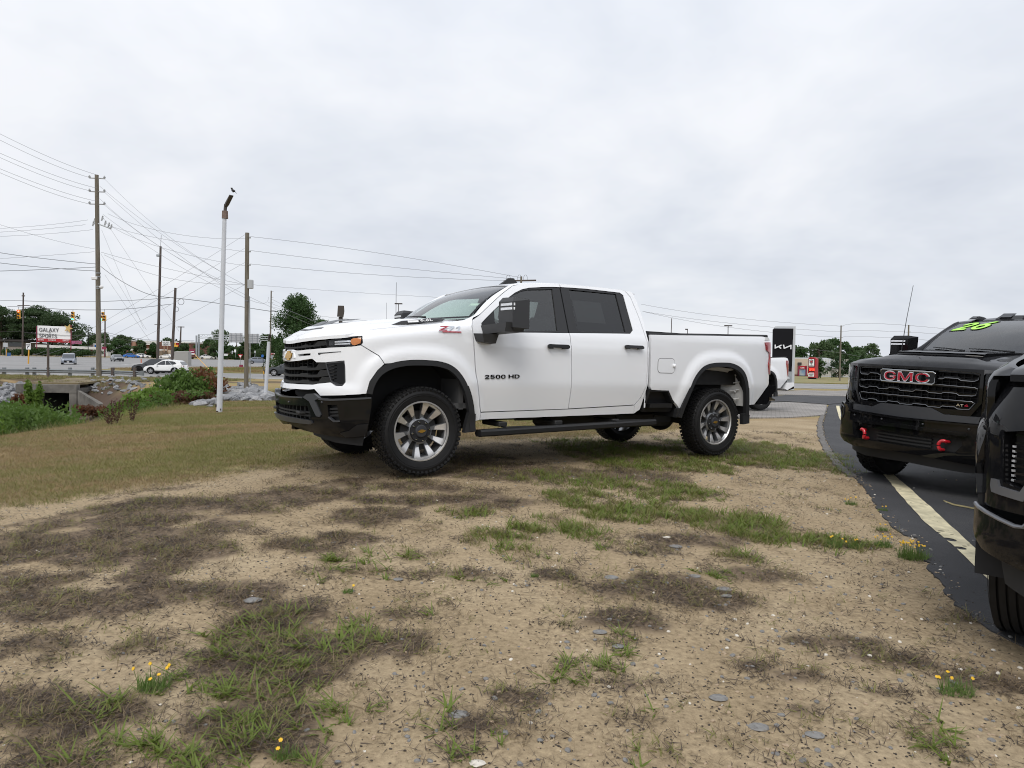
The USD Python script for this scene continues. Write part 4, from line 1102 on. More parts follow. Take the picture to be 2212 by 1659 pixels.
def silverado(M):
    t = thing('pickup_truck', 'white crew cab pickup with a gold nose badge and black bumper, parked on the grass', 'pickup truck', M=M)
    pickup_shell(t, white_m)
    truck_wheels(t, True)
    towing_mirror(t, 1); towing_mirror(t, -1)
    # nose: one white fascia with openings for grille, corner vents and slots
    half = [(0, 1.150), (.262, 1.156), (.583, 1.173), (.73, 1.183), (.983, 1.196), (1.069, 1.210), (1.223, 1.121), (1.271, 1.050), (1.212, .993), (1.148, .892), (1.122, .781), (.944, .763), (.666, .747), (.582, .804), (.478, .795), (0, .787)]
    ghole = [(0, 1.050), (.219, 1.057), (.509, 1.082), (.575, 1.05), (.701, 1.052), (.918, 1.072), (.928, 1.012), (.935, .878), (.908, .842), (.831, .841), (.768, .869), (.605, .852), (.543, .841), (0, .835)]
    fas = sym(half).difference(sym(ghole))
    for p in both([(.236, 1.121), (.481, 1.132), (.479, 1.112), (.24, 1.099)]):
        fas = fas.difference(p)
    f = part('nose_panel', panel(fas, on_body, .03, .06), white_m, t, 40)
    for p in both([(.60, 1.135), (.88, 1.152), (.88, 1.148), (.64, 1.128), (.62, 1.118), (.60, 1.122)]):
        part('nose_crease', panel(p.buffer(.001), at_off(.002), .03, 0), satin_dark, f)
    part('nose_backing', panel(sym([(0, 1.30), (.9, 1.30), (1.04, 1.24), (1.06, .74), (0, .70)]), lambda P, o: plain_wall(P, o - .13), .1, 0), dark_m, t)
    # bars
    g = numbered(f'{t}/grille'); UsdGeom.Xform.Define(stage, g)
    tops = [(0, .990), (.25, .998), (.285, 1.008), (.406, 1.011), (.414, .996), (.551, 1.0), (.599, 1.043), (.690, 1.047)]
    for dz, ds in ((0, 0), (-.065, .018), (-.127, .045)):
        top = [(a + (ds if a > .5 else ds * .7 * (a > 0)), b + dz) for a, b in tops]
        bot = [(top[-1][0] + .022, top[-1][1] - .052), (top[5][0] + .03, top[5][1] - .022), (top[4][0] + .005, top[4][1] - .024), (top[1][0], top[1][1] - .024), (0, top[0][1] - .022)]
        part('grille_bar', panel(sym(top + bot), lambda P, o: plain_wall(P, o - .012), .04, .05), plastic_m, g, 30)
    ribs = []
    for s0 in np.arange(-.66, .67, .11):
        ribs.append(panel(sbox(s0 - .006, .84, s0 + .006, 1.07), lambda P, o: plain_wall(P, o - .055), .1, .05))
    for z in (.872, .905, .938, .972, 1.035):
        ribs.append(panel(sbox(-.70, z - .004, .70, z + .004), lambda P, o: plain_wall(P, o - .07), .1, .03))
    part('grille_mesh', cat_mesh(ribs), dark_m, g, False)
    up = sym([(0, 1.212), (.099, 1.214), (.406, 1.232), (.687, 1.252), (.714, 1.2), (.724, 1.186), (.583, 1.176), (.262, 1.159), (0, 1.152)])
    part('upper_grille', panel(up, lambda P, o: plain_wall(P, o - .06), .06, 0), dark_m, g, 30)
    ub = [(0, 1.190), (.097, 1.190), (.278, 1.197), (.312, 1.208), (.399, 1.214), (.407, 1.204), (.519, 1.210), (.569, 1.243), (.68, 1.249), (.700, 1.211), (.56, 1.196), (.40, 1.187), (.28, 1.180), (0, 1.174)]
    part('grille_bar', panel(sym(ub), lambda P, o: plain_wall(P, o - .015), .04, .05), plastic_m, g, 30)
    part('grille_mesh', cat_mesh([panel(sbox(s0 - .005, 1.155, s0 + .005, 1.23), lambda P, o: plain_wall(P, o - .03), .1, .04) for s0 in np.arange(-.6, .61, .085)]), plastic_m, g, False)
    for sg in (1, -1):
        k = (lambda q: q) if sg > 0 else mir
        ven = Polygon([(.693, 1.049), (.918, 1.070), (.928, 1.012), (.935, .878), (.908, .844), (.831, .843), (.768, .873), (.725, .962)])
        v = part('corner_vent', k(panel(ven, lambda P, o: plain_wall(P, o - .012 - .07 * np.clip((P[:, 0] - .70) / .2, 0, 1)), .04, .0)), gloss_black, t, 30)
        part('vent_rim', k(panel(ven.difference(ven.buffer(-.012)), lambda P, o: plain_wall(P, o - .004), .03, .05)), satin_dark, v, 30)
        part('vent_fins', k(cat_mesh([panel(Polygon([(.735, z), (.80, z + .012), (.80, z + .004), (.735, z - .012)]), lambda P, o: plain_wall(P, o - .012), .05, .02) for z in np.arange(.90, 1.03, .03)])), plastic_m, v, False)
        hl = Polygon([(.690, 1.252), (.866, 1.272), (1.027, 1.287), (1.072, 1.290), (1.080, 1.276), (1.079, 1.235), (1.067, 1.217), (.983, 1.198), (.73, 1.186), (.714, 1.2)])
        h = part('headlight', k(panel(hl, at_off(-.035), .04, 0)), gloss_black, t, 30)
        part('indicator', k(panel(Polygon([(.974, 1.262), (.997, 1.274), (1.066, 1.279), (1.070, 1.261), (1.063, 1.230), (1.014, 1.210), (.991, 1.213), (.972, 1.236)]), at_off(-.006), .03, .02)), amber_m, h, 30)
        for z0, z1 in ((1.209, 1.222), (1.230, 1.245)):
            part('lamp_strip', k(panel(Polygon([(.79, z0), (.962, z0 + .010), (.962, z1 + .010), (.79, z1)]), at_off(-.02), .03, .02)), led_m, h, 30)
        part('lamp_reflector', k(panel(sbox(.715, 1.206, .775, 1.245), at_off(-.025), .03, .0)), satin_dark, h, 30)
        part('lamp_lens', k(panel(hl.buffer(-.002), at_off(.002), .04, 0)), lens_m, h, 30)
    # scoop
    xs = np.linspace(.80, .40, 9)
    sc = []
    for y in np.linspace(-.36, .36, 13):
        sc.append((.82 - .25 * y * y, y))
    pts = [(x, y, hood_z(np.array(x), np.array(y)) + .004) for x, y in sc] + [(x - .22, y * .93, hood_z(np.array(x - .22), np.array(y)) + .032) for x, y in sc] + [(.36, y * .8, hood_z(np.array(.36), np.array(y * .8)) + .02) for x, y in sc]
    V = np.array(pts); F = [(r * 13 + i, r * 13 + i + 1, (r + 1) * 13 + i + 1, (r + 1) * 13 + i) for r in range(2) for i in range(12)]
    part('hood_scoop', tm(V, F), gloss_black, t, 20)
    for y in (.77, -.77):
        cb = part('hood_badge', hull([(.27, y, hood_z(np.array(.27), np.array(y)) - .006), (.13, y + .02 * np.sign(y), hood_z(np.array(.13), np.array(y)) + .028), (-.22, y + .03 * np.sign(y), 1.500), (-.32, y, 1.505), (.13, y - .04 * np.sign(y), hood_z(np.array(.13), np.array(y)) + .03), (-.22, y - .04 * np.sign(y), 1.512), (.10, y + .06 * np.sign(y), 1.435), (-.25, y + .07 * np.sign(y), 1.475)]), plastic_m, t, False)
        if y > 0:
            w = place(text('6.6L', .026, .003, True, width=.13), frame((-.085, y + .0665, 1.482), (-1, .02, .09), (0, -.45, 1)))
            part('badge_lettering', w, mat('white_lettering', (0.75, .75, .75), .4), cb, False)
            part('badge_lettering', place(box(.11, .020, .003), frame((.05, y + .058, 1.462), (-1, .02, .09), (0, -.45, 1))), mat('white_lettering'), cb, False)
    # bumper
    bt = [(0, .712), (.059, .715), (.471, .725), (.535, .755), (.635, .763), (.70, .725), (.831, .723), (1.165, .750), (1.165, .734), (1.162, .649), (1.145, .516), (1.138, .39), (.923, .375), (.688, .382), (.36, .405), (.119, .450), (0, .465)]
    lg = [(0, .632), (.532, .646), (.577, .601), (.591, .525), (.498, .507), (.43, .520), (0, .517)]
    bpoly = sym(bt).difference(sym(lg))
    fog = [(.791, .669), (.893, .676), (.911, .575), (.924, .531), (.862, .527), (.807, .562)]
    for p in both(fog):
        bpoly = bpoly.difference(p)
    b = part('front_bumper', panel(bpoly, bump_wall, .035, .05), gloss_black, t, 35)
    part('bumper_intake', cat_mesh([panel(sym(lg), lambda P, o: bump_wall(P, o - .08), .06, 0)] + [panel(sbox(s0 - .006, .52, s0 + .006, .64), lambda P, o: bump_wall(P, o - .04), .1, .03) for s0 in np.arange(-.52, .53, .08)] + [panel(sbox(-.57, z - .008, .57, z + .008), lambda P, o: bump_wall(P, o - .03), .1, .03) for z in (.555, .585)]), plastic_m, b, 30)
    part('skid_plate', panel(sym([(0, .528), (.43, .523), (.608, .516), (.615, .493), (.574, .480), (0, .472)]), lambda P, o: bump_wall(P, o + .015), .04, .03), satin_dark, b, 30)
    part('bumper_top', panel(sym([(0, .715), (.46, .727), (.46, .714), (0, .703)]), lambda P, o: bump_wall(P, o + .006), .05, .03), satin_dark, b, 30)
    for sg in (1, -1):
        k = (lambda q: q) if sg > 0 else mir
        part('bumper_fin', k(panel(Polygon([(.535, .757), (.635, .765), (.705, .726), (.650, .703), (.730, .58), (.714, .556), (.673, .562), (.575, .690), (.48, .724)]), lambda P, o: bump_wall(P, o + .012), .03, .03)), satin_dark, b, 30)
        part('fog_recess', k(cat_mesh([panel(Polygon(fog), lambda P, o: bump_wall(P, o - .05), .05, 0)] + [panel(Polygon([(.80, z), (.90, z + .01), (.90, z - .008), (.80, z - .018)]), lambda P, o: bump_wall(P, o - .02), .05, .02) for z in (.58, .61, .64)])), plastic_m, b, 30)
        part('fog_rim', k(panel(Polygon([(.807, .566), (.862, .533), (.924, .536), (.924, .524), (.86, .519), (.800, .556)]), lambda P, o: bump_wall(P, o + .004), .03, .03)), satin_dark, b, 30)
        part('lower_trim', k(panel(Polygon([(.89, .418), (.991, .446), (1.059, .503), (1.142, .512), (1.130, .397), (.923, .378)]), lambda P, o: bump_wall(P, o + .010), .04, .03)), plastic_m, b, 30)
        part('bumper_lip', k(panel(Polygon([(.62, .725), (.70, .727), (.831, .725), (1.16, .752), (1.16, .738), (.831, .708), (.70, .710)]), lambda P, o: bump_wall(P, o + .008), .04, .03)), satin_dark, b, 30)
        for s_, z in ((.73, .69), (.20, .665)):
            part('parking_sensor', k(shift(trimesh.creation.icosphere(1, .011), bump_wall(np.array([[s_, z]]), .0)[0])), satin_dark, b, True)
        part('tow_hook', k(tube([(.90, .36, .575), (1.0, .36, .578), (1.0, .45, .575), (.88, .45, .57)], .016, 8)), chassis_m, b, 30)
        part('air_dam', k(panel(Polygon([(.36, .405), (.688, .382), (1.12, .388), (1.10, .30), (.75, .315), (.40, .36)]), lambda P, o: plain_wall(P, o - .10), .06, .03)), plastic_m, b, 30)
    # badges
    e = place(bowtie(.235, .088, .02), frame((.975, 0, 1.107), (0, 1, 0), (-.02, 0, 1)))
    em = part('nose_badge', e, gold_m, t, False)
    part('badge_surround', shift(place(bowtie(.250, .098, .02), frame((.967, 0, 1.107), (0, 1, 0), (-.02, 0, 1))), (0, 0, 0)), gloss_black, em, False)
    part('badge_housing', hull([(.985, s * .19, 1.085) for s in (-1, 1)] + [(.985, s * .16, 1.128) for s in (-1, 1)] + [(.93, s * .2, 1.075) for s in (-1, 1)] + [(.93, s * .2, 1.15) for s in (-1, 1)] + [(.972, s * .10, 1.165) for s in (-1, 1)]), white_m, t, False)
    o = on_body(np.array([[2.53, .953]]), .003)[0]
    part('door_lettering', place(text('2500 HD', .036, .006, True, width=.405), frame(o, (-1, 0, .028), (0, 0, 1))), gloss_black, t, False)
    o = on_body(np.array([[1.94, 1.398]]), .004)[0]
    zz = text('Z71', .050, .006, True, width=.235); sh = np.eye(4); sh[0, 1] = .45; zz.apply_transform(sh)
    ob = part('fender_badge', place(zz, frame(o, (-1, 0, .03), (0, -.25, 1))), chrome_m, t, False)
    z1 = text('Z', .042, .006, True, width=.085); z1.apply_transform(sh)
    part('badge_letter', place(shift(z1, (-.072, .002, .003)), frame(o, (-1, 0, .03), (0, -.25, 1))), red_badge, ob, False)
    part('badge_letter', place(shift(box(.20, .010, .006), (.012, -.030, .004)), frame(o, (-1, 0, .03), (0, -.25, 1))), red_badge, ob, False)
    # roof fin, running board, rear
    part('roof_antenna', hull([(-1.40, -.04, 1.985), (-1.40, .04, 1.985), (-1.66, -.04, 2.012), (-1.66, .04, 2.012), (-1.53, -.008, 2.085), (-1.60, -.008, 2.09), (-1.53, .008, 2.085), (-1.60, .008, 2.09)]), plastic_m, t, False)
    for sg in (1, -1):
        k = (lambda q: q) if sg > 0 else mir
        xs = np.linspace(-.60, -2.94, 12); zs = np.interp(xs, [-2.94, -.60], [.462, .400])
        pr = [(-.075, -.02), (-.06, .022), (.06, .026), (.085, .008), (.08, -.03), (.04, -.045), (-.05, -.045)]
        V = np.array([[x, .985 + a * (1 if 0 < i < 11 else .8), z + b] for i, (x, z) in enumerate(zip(xs, zs)) for a, b in pr]); n = len(pr)
        F = [(i * n + j, i * n + (j + 1) % n, (i + 1) * n + (j + 1) % n, (i + 1) * n + j) for i in range(11) for j in range(n)]
        caps = [(0, j, j + 1, j + 1) for j in range(1, n - 1)] + [(11 * n, 11 * n + j + 1, 11 * n + j, 11 * n + j) for j in range(1, n - 1)]
        st = part('running_board', k(tm(V, F + caps)), plastic_m, t, 25)
        part('step_bracket', k(cat_mesh([box(.10, .35, .05, (x, .80, .47), .01) for x in (-.9, -1.6, -2.4)])), chassis_m, st, 25)
        part('step_pad', k(cat_mesh([box(.42, .10, .008, (x, .995, np.interp(x, [-2.94, -.60], [.462, .400]) + .0285)) for x in (-1.1, -2.55)])), dark_m, st, False)
    for sg in (1, -1):
        k = (lambda q: q) if sg > 0 else mir
        lamp = Polygon([(6.552, 1.453), (6.73, 1.462), (6.80, 1.455), (6.80, 1.372), (6.77, 1.331), (6.72, 1.300), (6.735, 1.225), (6.76, 1.16), (6.74, 1.037), (6.69, 1.040), (6.645, 1.158), (6.672, 1.257), (6.655, 1.322), (6.575, 1.353)])
        lamp = lamp.buffer(.012).buffer(-.012).buffer(-.006).buffer(.006)
        tl = part('tail_lamp', k(panel(lamp, at_off(.014), .025, .03)), red_m, t, 40)
        part('bed_cap', k(panel(Polygon([(6.56, 1.478), (6.70, 1.490), (6.78, 1.485), (6.76, 1.515), (6.60, 1.525)]), at_off(.006), .03, .02)), grey_steel, t, 40)
    rb = [(y, z) for y, z in ((-.98, .70), (-.98, .84), (-.9, .90), (.9, .90), (.98, .84), (.98, .70), (.85, .62), (-.85, .62))]
    bm = cat_mesh([hull([(x, y, z) for y in (.62, .98) for x, z in ((-4.80, .64), (-4.86, .83), (-4.92, .89), (-5.16, .885), (-5.17, .845), (-5.0, .64))] + [(-5.22, .62, .84), (-5.22, .62, .89)]), hull([(x, y, z) for y in (-.62, -.98) for x, z in ((-4.80, .64), (-4.86, .83), (-4.92, .89), (-5.16, .885), (-5.17, .845), (-5.0, .64))]), box(.30, 1.3, .12, (-5.14, 0, .83), .03), hull([(-5.02, y, .70) for y in (-1.0, 1.0)] + [(-5.20, y, .685) for y in (-.95, .95)] + [(-5.20, y, .705) for y in (-.95, .95)] + [(-5.02, y, .74) for y in (-1., 1.)])])
    part('rear_bumper', bm, gloss_black, t, 20)
    part('mirror_bracket', hull([(-5.10, -1.05, .95), (-5.16, -1.06, 1.02), (-5.24, -1.06, .90), (-5.24, -1.06, .70), (-5.14, -1.06, .66), (-5.10, -1.0, .95), (-5.24, -1.0, .80), (-5.14, -1.0, .66)]), plastic_m, t, 30) if False else None
    # sticker on the screen
    part('window_sticker', panel(sbox(.30, .80, .36, .93), lambda P, o: wind_lift(P, o - .006), .05, 0), mat('paper', (.7, .75, .72), .7), t)
    part('door_sticker', panel(sbox(3.55, 1.56, 3.95, 1.80), at_off(-.028), .1, 0), mat('paper_dim', (.35, .36, .36), .8), t)
    return t


TRUCK_M = pose_matrix([-1.36836683, 7.50498562, 0.0, math.radians(212.78478), math.radians(-0.74603742), math.radians(0.32900223)])
SIL_T = silverado(TRUCK_M)


def on_screen(mesh, t0, y0, ks, kt, o=.004):
    "lettering laid on the windscreen: its x runs across, its y up the glass"
    v = np.asarray(mesh.vertices); P = np.stack([t0 + v[:, 1] * kt, y0 + v[:, 0] * ks], 1)
    b = wind_lift(P, o) + np.array([.45, 0, .89]) * v[:, 2:3]
    return trimesh.Trimesh(b, mesh.faces, process=False)


def sierra(name, label, M, paint, mirrors=True, full=True, rw=None):
    t = thing(name, label, 'pickup truck', M=M)
    pickup_shell(t, paint, detail=False, flare=gloss_black if full else flare_m)
    truck_wheels(t, True, dict(spokes=gloss_black, faces=gloss_black, cap=gloss_black, lip=gloss_black) if full else None, rw or WHEEL_B)
    for sg in (1, -1) if mirrors else ():
        towing_mirror(t, sg, gloss_black if full else plastic_m)
    return t


badge_chrome = mat('dark_chrome', (0.30, 0.31, 0.32), 0.18, metal=1.0)
edge_m = mat('grille_edge', (0.16, 0.165, 0.175), 0.28, metal=0.9)
GMC_T = [4.97566377, 7.94434303, EYE - 1.3699127, 3.62558, -0.01184, -0.0332]


def line_on(pts, off, r=.006, both_=True, n=6):
    "a thin raised edge following (s, z) points on the nose"
    out = []
    for sg in ((1, -1) if both_ else (1,)):
        P = np.array([(a * sg, b) for a, b in pts]); d = [P[0]]
        for a, b in zip(P[:-1], P[1:]):
            k = max(1, int(np.hypot(*(b - a)) / .06)); d += [a + (b - a) * i / k for i in range(1, k + 1)]
        out.append(tube(plain_wall(np.array(d), off), r, n))
    return cat_mesh(out)


def gmc_front(t, paint):
    f = part('nose_backing', panel(sym([(0, 1.34), (.9, 1.34), (1.10, 1.30), (1.12, .80), (0, .62)]), lambda P, o: plain_wall(P, o - .09), .1, 0), dark_m, t)
    gr = sym([(0, 1.345), (.70, 1.345), (.70, 1.02), (.615, .885), (0, .885)])
    inn = sym([(0, 1.328), (.625, 1.318), (.672, 1.305), (.672, 1.03), (.60, .938), (0, .938)])
    part('grille_frame', panel(gr.difference(inn), lambda P, o: plain_wall(P, o + .01), .04, .06), paint, t, 35)
    g = numbered(f'{t}/grille'); UsdGeom.Xform.Define(stage, g)
    part('grille_mesh', cat_mesh([panel(sbox(s0 - .005, .93, s0 + .005, 1.32), lambda P, o: plain_wall(P, o - .05), .2, .03) for s0 in np.arange(-.66, .67, .066)] + [panel(sbox(-.67, z - .005, .67, z + .005), lambda P, o: plain_wall(P, o - .055), .1, .03) for z in np.arange(.96, 1.30, .05)]), dark_m, g, False)
    L1 = [(.305, 1.322), (.617, 1.315), (.664, 1.303), (.657, 1.246), (.623, 1.227), (.512, 1.229), (.483, 1.247), (.373, 1.248), (.344, 1.234), (.305, 1.235)]
    L2 = [(0, 1.178), (.299, 1.175), (.627, 1.168), (.657, 1.160), (.646, 1.092), (.616, 1.084), (.504, 1.081), (.479, 1.099), (.369, 1.101), (.346, 1.086), (.229, 1.088), (.203, 1.104), (.096, 1.103), (.069, 1.085), (0, 1.085)]
    L3 = [(0, 1.033), (.614, 1.028), (.645, 1.018), (.598, .947), (.501, .946), (.476, .963), (.364, .962), (.344, .945), (.231, .945), (.207, .961), (.086, .960), (.060, .945), (0, .945)]
    bars = [([(.305, 1.322), (.617, 1.315), (.664, 1.303), (.657, 1.246), (.623, 1.227), (.512, 1.229), (.483, 1.247), (.373, 1.248), (.344, 1.234), (.305, 1.235)], L1), (L2, L2), (L3, L3)]
    for L in (L1, L2, L3):
        low = [q for q in L if q[1] < (L[0][1] + L[-1][1]) / 2 + .02]
        strip = [(a, b) for a, b in low] + [(a, b + .018) for a, b in low[::-1]]
        top = [q for q in L if q[1] > (L[0][1] + L[-1][1]) / 2]
        tstrip = [(a, b) for a, b in top] + [(a, b - .016) for a, b in top[::-1]]
        for p in both(strip) + both(tstrip):
            part('grille_bar', panel(p.buffer(.001), lambda P, o: plain_wall(P, o - .006), .05, .05), gloss_black, g, 30)
        part('grille_edging', line_on(L, .002, .0045), edge_m, g, 40)
    # emblem
    pl = sym([(0, 1.298), (.27, 1.298), (.292, 1.285), (.292, 1.19), (.27, 1.172), (0, 1.172)])
    e = part('nose_badge', panel(pl, lambda P, o: plain_wall(P, o + .035), .05, .05), gloss_black, t, 30)
    part('badge_frame', line_on([(0, 1.298), (.27, 1.298), (.292, 1.285), (.292, 1.19), (.27, 1.172), (0, 1.172)], .036, .009), badge_chrome, e, 40)
    def wall_text(s, h, w, s0, z0, off, d, bold=True, shear=0):
        m = text(s, h, d, bold, width=w); v = np.array(m.vertices); v[:, 0] += shear * v[:, 1]
        b = plain_wall(np.stack([s0 + v[:, 0], z0 + v[:, 1]], 1), off); p, n = PS(s0 + v[:, 0])
        b[:, :2] += n * v[:, 2:3]
        return trimesh.Trimesh(b, m.faces, process=False)
    part('badge_letters', wall_text('GMC', .098, .49, 0, 1.235, .036, .008), chrome_m, e, False)
    part('badge_letters', wall_text('GMC', .084, .468, 0, 1.235, .045, .004, False), red_badge, e, False)
    a = part('trim_badge', wall_text('AT', .022, .062, .520, .987, .004, .005), chrome_m, t, False)
    part('trim_badge_letter', wall_text('4', .022, .034, .575, .987, .004, .005), red_badge, a, False)
    for sg in (1, -1):
        k = (lambda q: q) if sg > 0 else mir
        hl = Polygon([(.715, 1.318), (.90, 1.335), (1.095, 1.328), (1.085, 1.20), (1.05, 1.0), (.98, .92), (.83, .885), (.70, .90)])
        h = part('headlight', k(panel(hl, at_off(-.03, plain_wall), .06, 0)), gloss_black, t, 30)
        part('lamp_unit', k(cat_mesh([panel(sbox(.74, 1.17, .88, 1.265), at_off(-.012, plain_wall), .05, .04), panel(sbox(.74, 1.03, .88, 1.14), at_off(-.012, plain_wall), .05, .04)])), satin_dark, h, 30)
        part('lamp_strip', k(panel(Polygon([(.93, 1.30), (1.06, 1.29), (1.02, .97), (.95, .93), (.97, 1.02), (1.005, 1.25), (.93, 1.265)]), at_off(-.012, plain_wall), .04, .02)), led_m, h, 30)
        part('indicator', k(panel(Polygon([(1.055, 1.20), (1.075, 1.20), (1.045, 1.02), (1.03, 1.02)]), at_off(-.01, plain_wall), .04, .01)), amber_m, h, 30)
        part('lamp_lens', k(panel(hl, at_off(.004, plain_wall), .06, 0)), lens_m, h, 30)
        part('lamp_brow', k(panel(Polygon([(.70, 1.343), (.90, 1.343), (.90, 1.335), (.71, 1.315), (.70, 1.30)]).buffer(.004), at_off(.008, plain_wall), .05, .03)), edge_m, h, 30)
    # bumper
    top = [(0, .800), (.53, .805), (.73, .805), (.80, .86), (.98, .885), (1.12, .87), (1.16, .80), (1.165, .55), (1.10, .45), (.72, .40), (.24, .432), (0, .44)]
    rec = [(0, .645), (.31, .645), (.33, .655), (.56, .650), (.58, .60), (.52, .515), (0, .515)]
    bw = lambda P, o: plain_wall(P, o + .055 - .09 * np.clip((.50 - P[:, 1]) / .12, 0, 1) ** 1.5)
    b = part('front_bumper', panel(sym(top).difference(sym(rec)), bw, .04, .05), paint, t, 35)
    part('bumper_recess', cat_mesh([panel(sym(rec), lambda P, o: bw(P, o - .06), .08, 0)] + [panel(sbox(-.30, z - .012, .30, z + .006), lambda P, o: bw(P, o - .03), .1, .03) for z in (.545, .58, .615)]), plastic_m, b, 30)
    part('bumper_ledge', panel(sym([(0, .738), (.592, .722), (.615, .70), (.60, .686), (0, .700)]), lambda P, o: bw(P, o + .02), .06, .05), gloss_black, b, 30)
    part('bumper_lip', panel(sym([(0, .806), (.53, .811), (.735, .811), (.735, .796), (.53, .793), (0, .788)]), lambda P, o: bw(P, o + .015), .05, .04), gloss_black, b, 30)
    part('grille_sill', panel(sym([(0, .934), (.27, .934), (.385, .882), (.70, .884), (.70, .82), (0, .81)]), lambda P, o: plain_wall(P, o + .03), .05, .04), satin_dark, b, 30)
    for sg in (1, -1):
        k = (lambda q: q) if sg > 0 else mir
        s0 = .43
        p, n = PS(np.array(s0)); c = np.array([*(p + n * .085), .575]); tan = np.array([-n[1], n[0], 0]); nn = np.array([n[0], n[1], 0])
        a = np.linspace(-.35 * np.pi, 1.35 * np.pi, 16)
        a = np.linspace(np.pi * .62, np.pi * 1.72, 15)
        hook = tube([c + .052 * math.cos(q) * tan * .8 + .050 * math.sin(q) * np.array([0, 0, 1]) * -1 + nn * (.012 if i not in (0, 14) else -.06) for i, q in enumerate(a)], .017, 10)
        part('tow_hook', hook if sg > 0 else shift(mir(mir(hook)), (0, 0, 0)) if False else k(hook), mat('red_enamel', (0.45, 0.012, 0.022), 0.25, coat=.8), b, 40)
        part('corner_duct', k(panel(Polygon([(.86, .83), (.95, .855), (.97, .77), (.90, .70), (.87, .74)]), lambda P, o: bw(P, o + .004), .04, .0)), gloss_black, b, 30)
        part('duct_rim', k(cat_mesh([tube(bw(np.array([(.86, .83), (.95, .855), (.97, .77), (.90, .70), (.87, .74), (.86, .83)]), .006), .006, 6)])), edge_m, b, 30)
        for s_, z in ((.22, .765), (.62, .762)):
            part('parking_sensor', k(shift(trimesh.creation.icosphere(1, .012), bw(np.array([[s_, z]]), .0)[0])), satin_dark, b, True)
    part('air_dam', panel(sym([(0, .44), (.24, .432), (.72, .40), (1.10, .43), (1.05, .34), (.6, .31), (0, .33)]), lambda P, o: plain_wall(P, o - .09), .08, .03), plastic_m, b, 30)
    # hood intake
    hz = lambda x, y: hood_z(np.array(x, float), np.array(y, float))
    ny = 17; ys = np.linspace(-.46, .46, ny)
    xf = np.array([.66 - .30 * (y / .6) ** 2 for y in ys])
    rows = [np.stack([xf, ys, hz(xf, ys) + .004], 1), np.stack([xf + .0, ys * 1.02, hz(xf, ys) + .03], 1), np.stack([xf - .06, ys * 1.02, hz(xf - .06, ys) + .038], 1), np.stack([xf - .75, ys * .92, hz(xf - .75, ys) + .018], 1), np.stack([xf - .85, ys * .92, hz(xf - .85, ys) - .01], 1)]
    V = np.vstack(rows); F = [(r * ny + i, r * ny + i + 1, (r + 1) * ny + i + 1, (r + 1) * ny + i) for r in range(1, 4) for i in range(ny - 1)]
    sides = []
    for c in (0, ny - 1):
        for r in range(0, 4):
            q = V[[r * ny + c, (r + 1) * ny + c]]; w = q.copy(); w[:, 2] = hz(w[:, 0], w[:, 1]) - .004
            sides.append(tm([q[0], q[1], w[1], w[0]], [(0, 1, 2, 3)]))
    sc = part('hood_scoop', cat_mesh([tm(V, F)] + sides), paint, t, 25)
    mouth = tm(np.vstack([np.stack([xf + .002, ys, hz(xf, ys) + .006], 1), np.stack([xf - .10, ys, hz(xf - .10, ys) + .022], 1)]), [(i, i + 1, ny + i + 1, ny + i) for i in range(ny - 1)])
    part('scoop_mouth', mouth, dark_m, sc, 30)
    part('scoop_frame', tube(np.stack([xf + .004, ys, hz(xf, ys) + .006], 1), .008, 6), gloss_black, sc, 30)
    part('scoop_vanes', cat_mesh([tube(np.stack([xf[2:-2] - d, ys[2:-2], hz(xf[2:-2] - d, ys[2:-2]) + .012 + d * .12], 1), .005, 5) for d in (.02, .04, .06)]), satin_dark, sc, 30)
    # roof lamps, whip, lettering on the screen
    for y in (-.60, .60):
        xx = -1.27 + .05 * (y / .7) ** 2
        z = roof_lift(np.array([[xx, y]]), 0)[0, 2]
        l = part('roof_lamp', hull([(xx + .10, y - .05, z), (xx + .10, y + .05, z), (xx - .14, y - .06, z + .01), (xx - .14, y + .06, z + .01), (xx + .02, y - .04, z + .045), (xx + .02, y + .04, z + .045), (xx - .10, y - .03, z + .04), (xx - .10, y + .03, z + .04)]), gloss_black, t, False)
        part('lamp_lens', hull([(xx + .075, y - .03, z + .018), (xx + .075, y + .03, z + .018), (xx + .035, y - .03, z + .044), (xx + .035, y + .03, z + .044)] + [(xx + .03, y, z + .01)]), satin_dark, l, False)
    base = part('roof_lamp', hull([(-1.18, -.36, 1.95), (-1.18, .36, 1.95), (-1.42, -.38, 1.99), (-1.42, .38, 1.99), (-1.27, -.34, 2.0), (-1.27, .34, 2.0)]), gloss_black, t, False)
    for y in (-.26, 0, .26):
        part('lamp_lens', hull([(-1.20, y - .07, 1.975), (-1.20, y + .07, 1.975), (-1.27, y - .05, 2.025), (-1.27, y + .05, 2.025), (-1.36, y - .05, 2.03), (-1.36, y + .05, 2.03), (-1.40, y, 2.0)]), satin_dark if y else gloss_black, base, False)
    part('whip_antenna', tube([(-.16, -.86, 1.44), (-.17, -.86, 1.54), (-.22, -.86, 1.90), (-.30, -.86, 2.32)], [.009, .006, .004, .003], 6), plastic_m, t)
    n26 = text('26', .20, .003, True, width=.40); sh = np.eye(4); sh[0, 1] = .30; n26.apply_transform(sh)
    lime = mat('lime_sticker', (0.42, 0.85, 0.10), 0.5, emis=(0.42, .85, .10), estr=0.0)
    blk = text('26', .23, .002, True, width=.43); blk.apply_transform(sh)
    st = part('windscreen_price', on_screen(n26, .735, -.56, 1.25, 1.45, .006), lime, t, False)
    part('sticker_outline', on_screen(blk, .735, -.56, 1.25, 1.45, .002), gloss_black, st, False)


KIND = SIER
gmc = sierra('pickup_truck', 'black pickup with red tow hooks and green 26 on its windscreen', pose_matrix(GMC_T), black_paint)
gmc_front(gmc, black_paint)


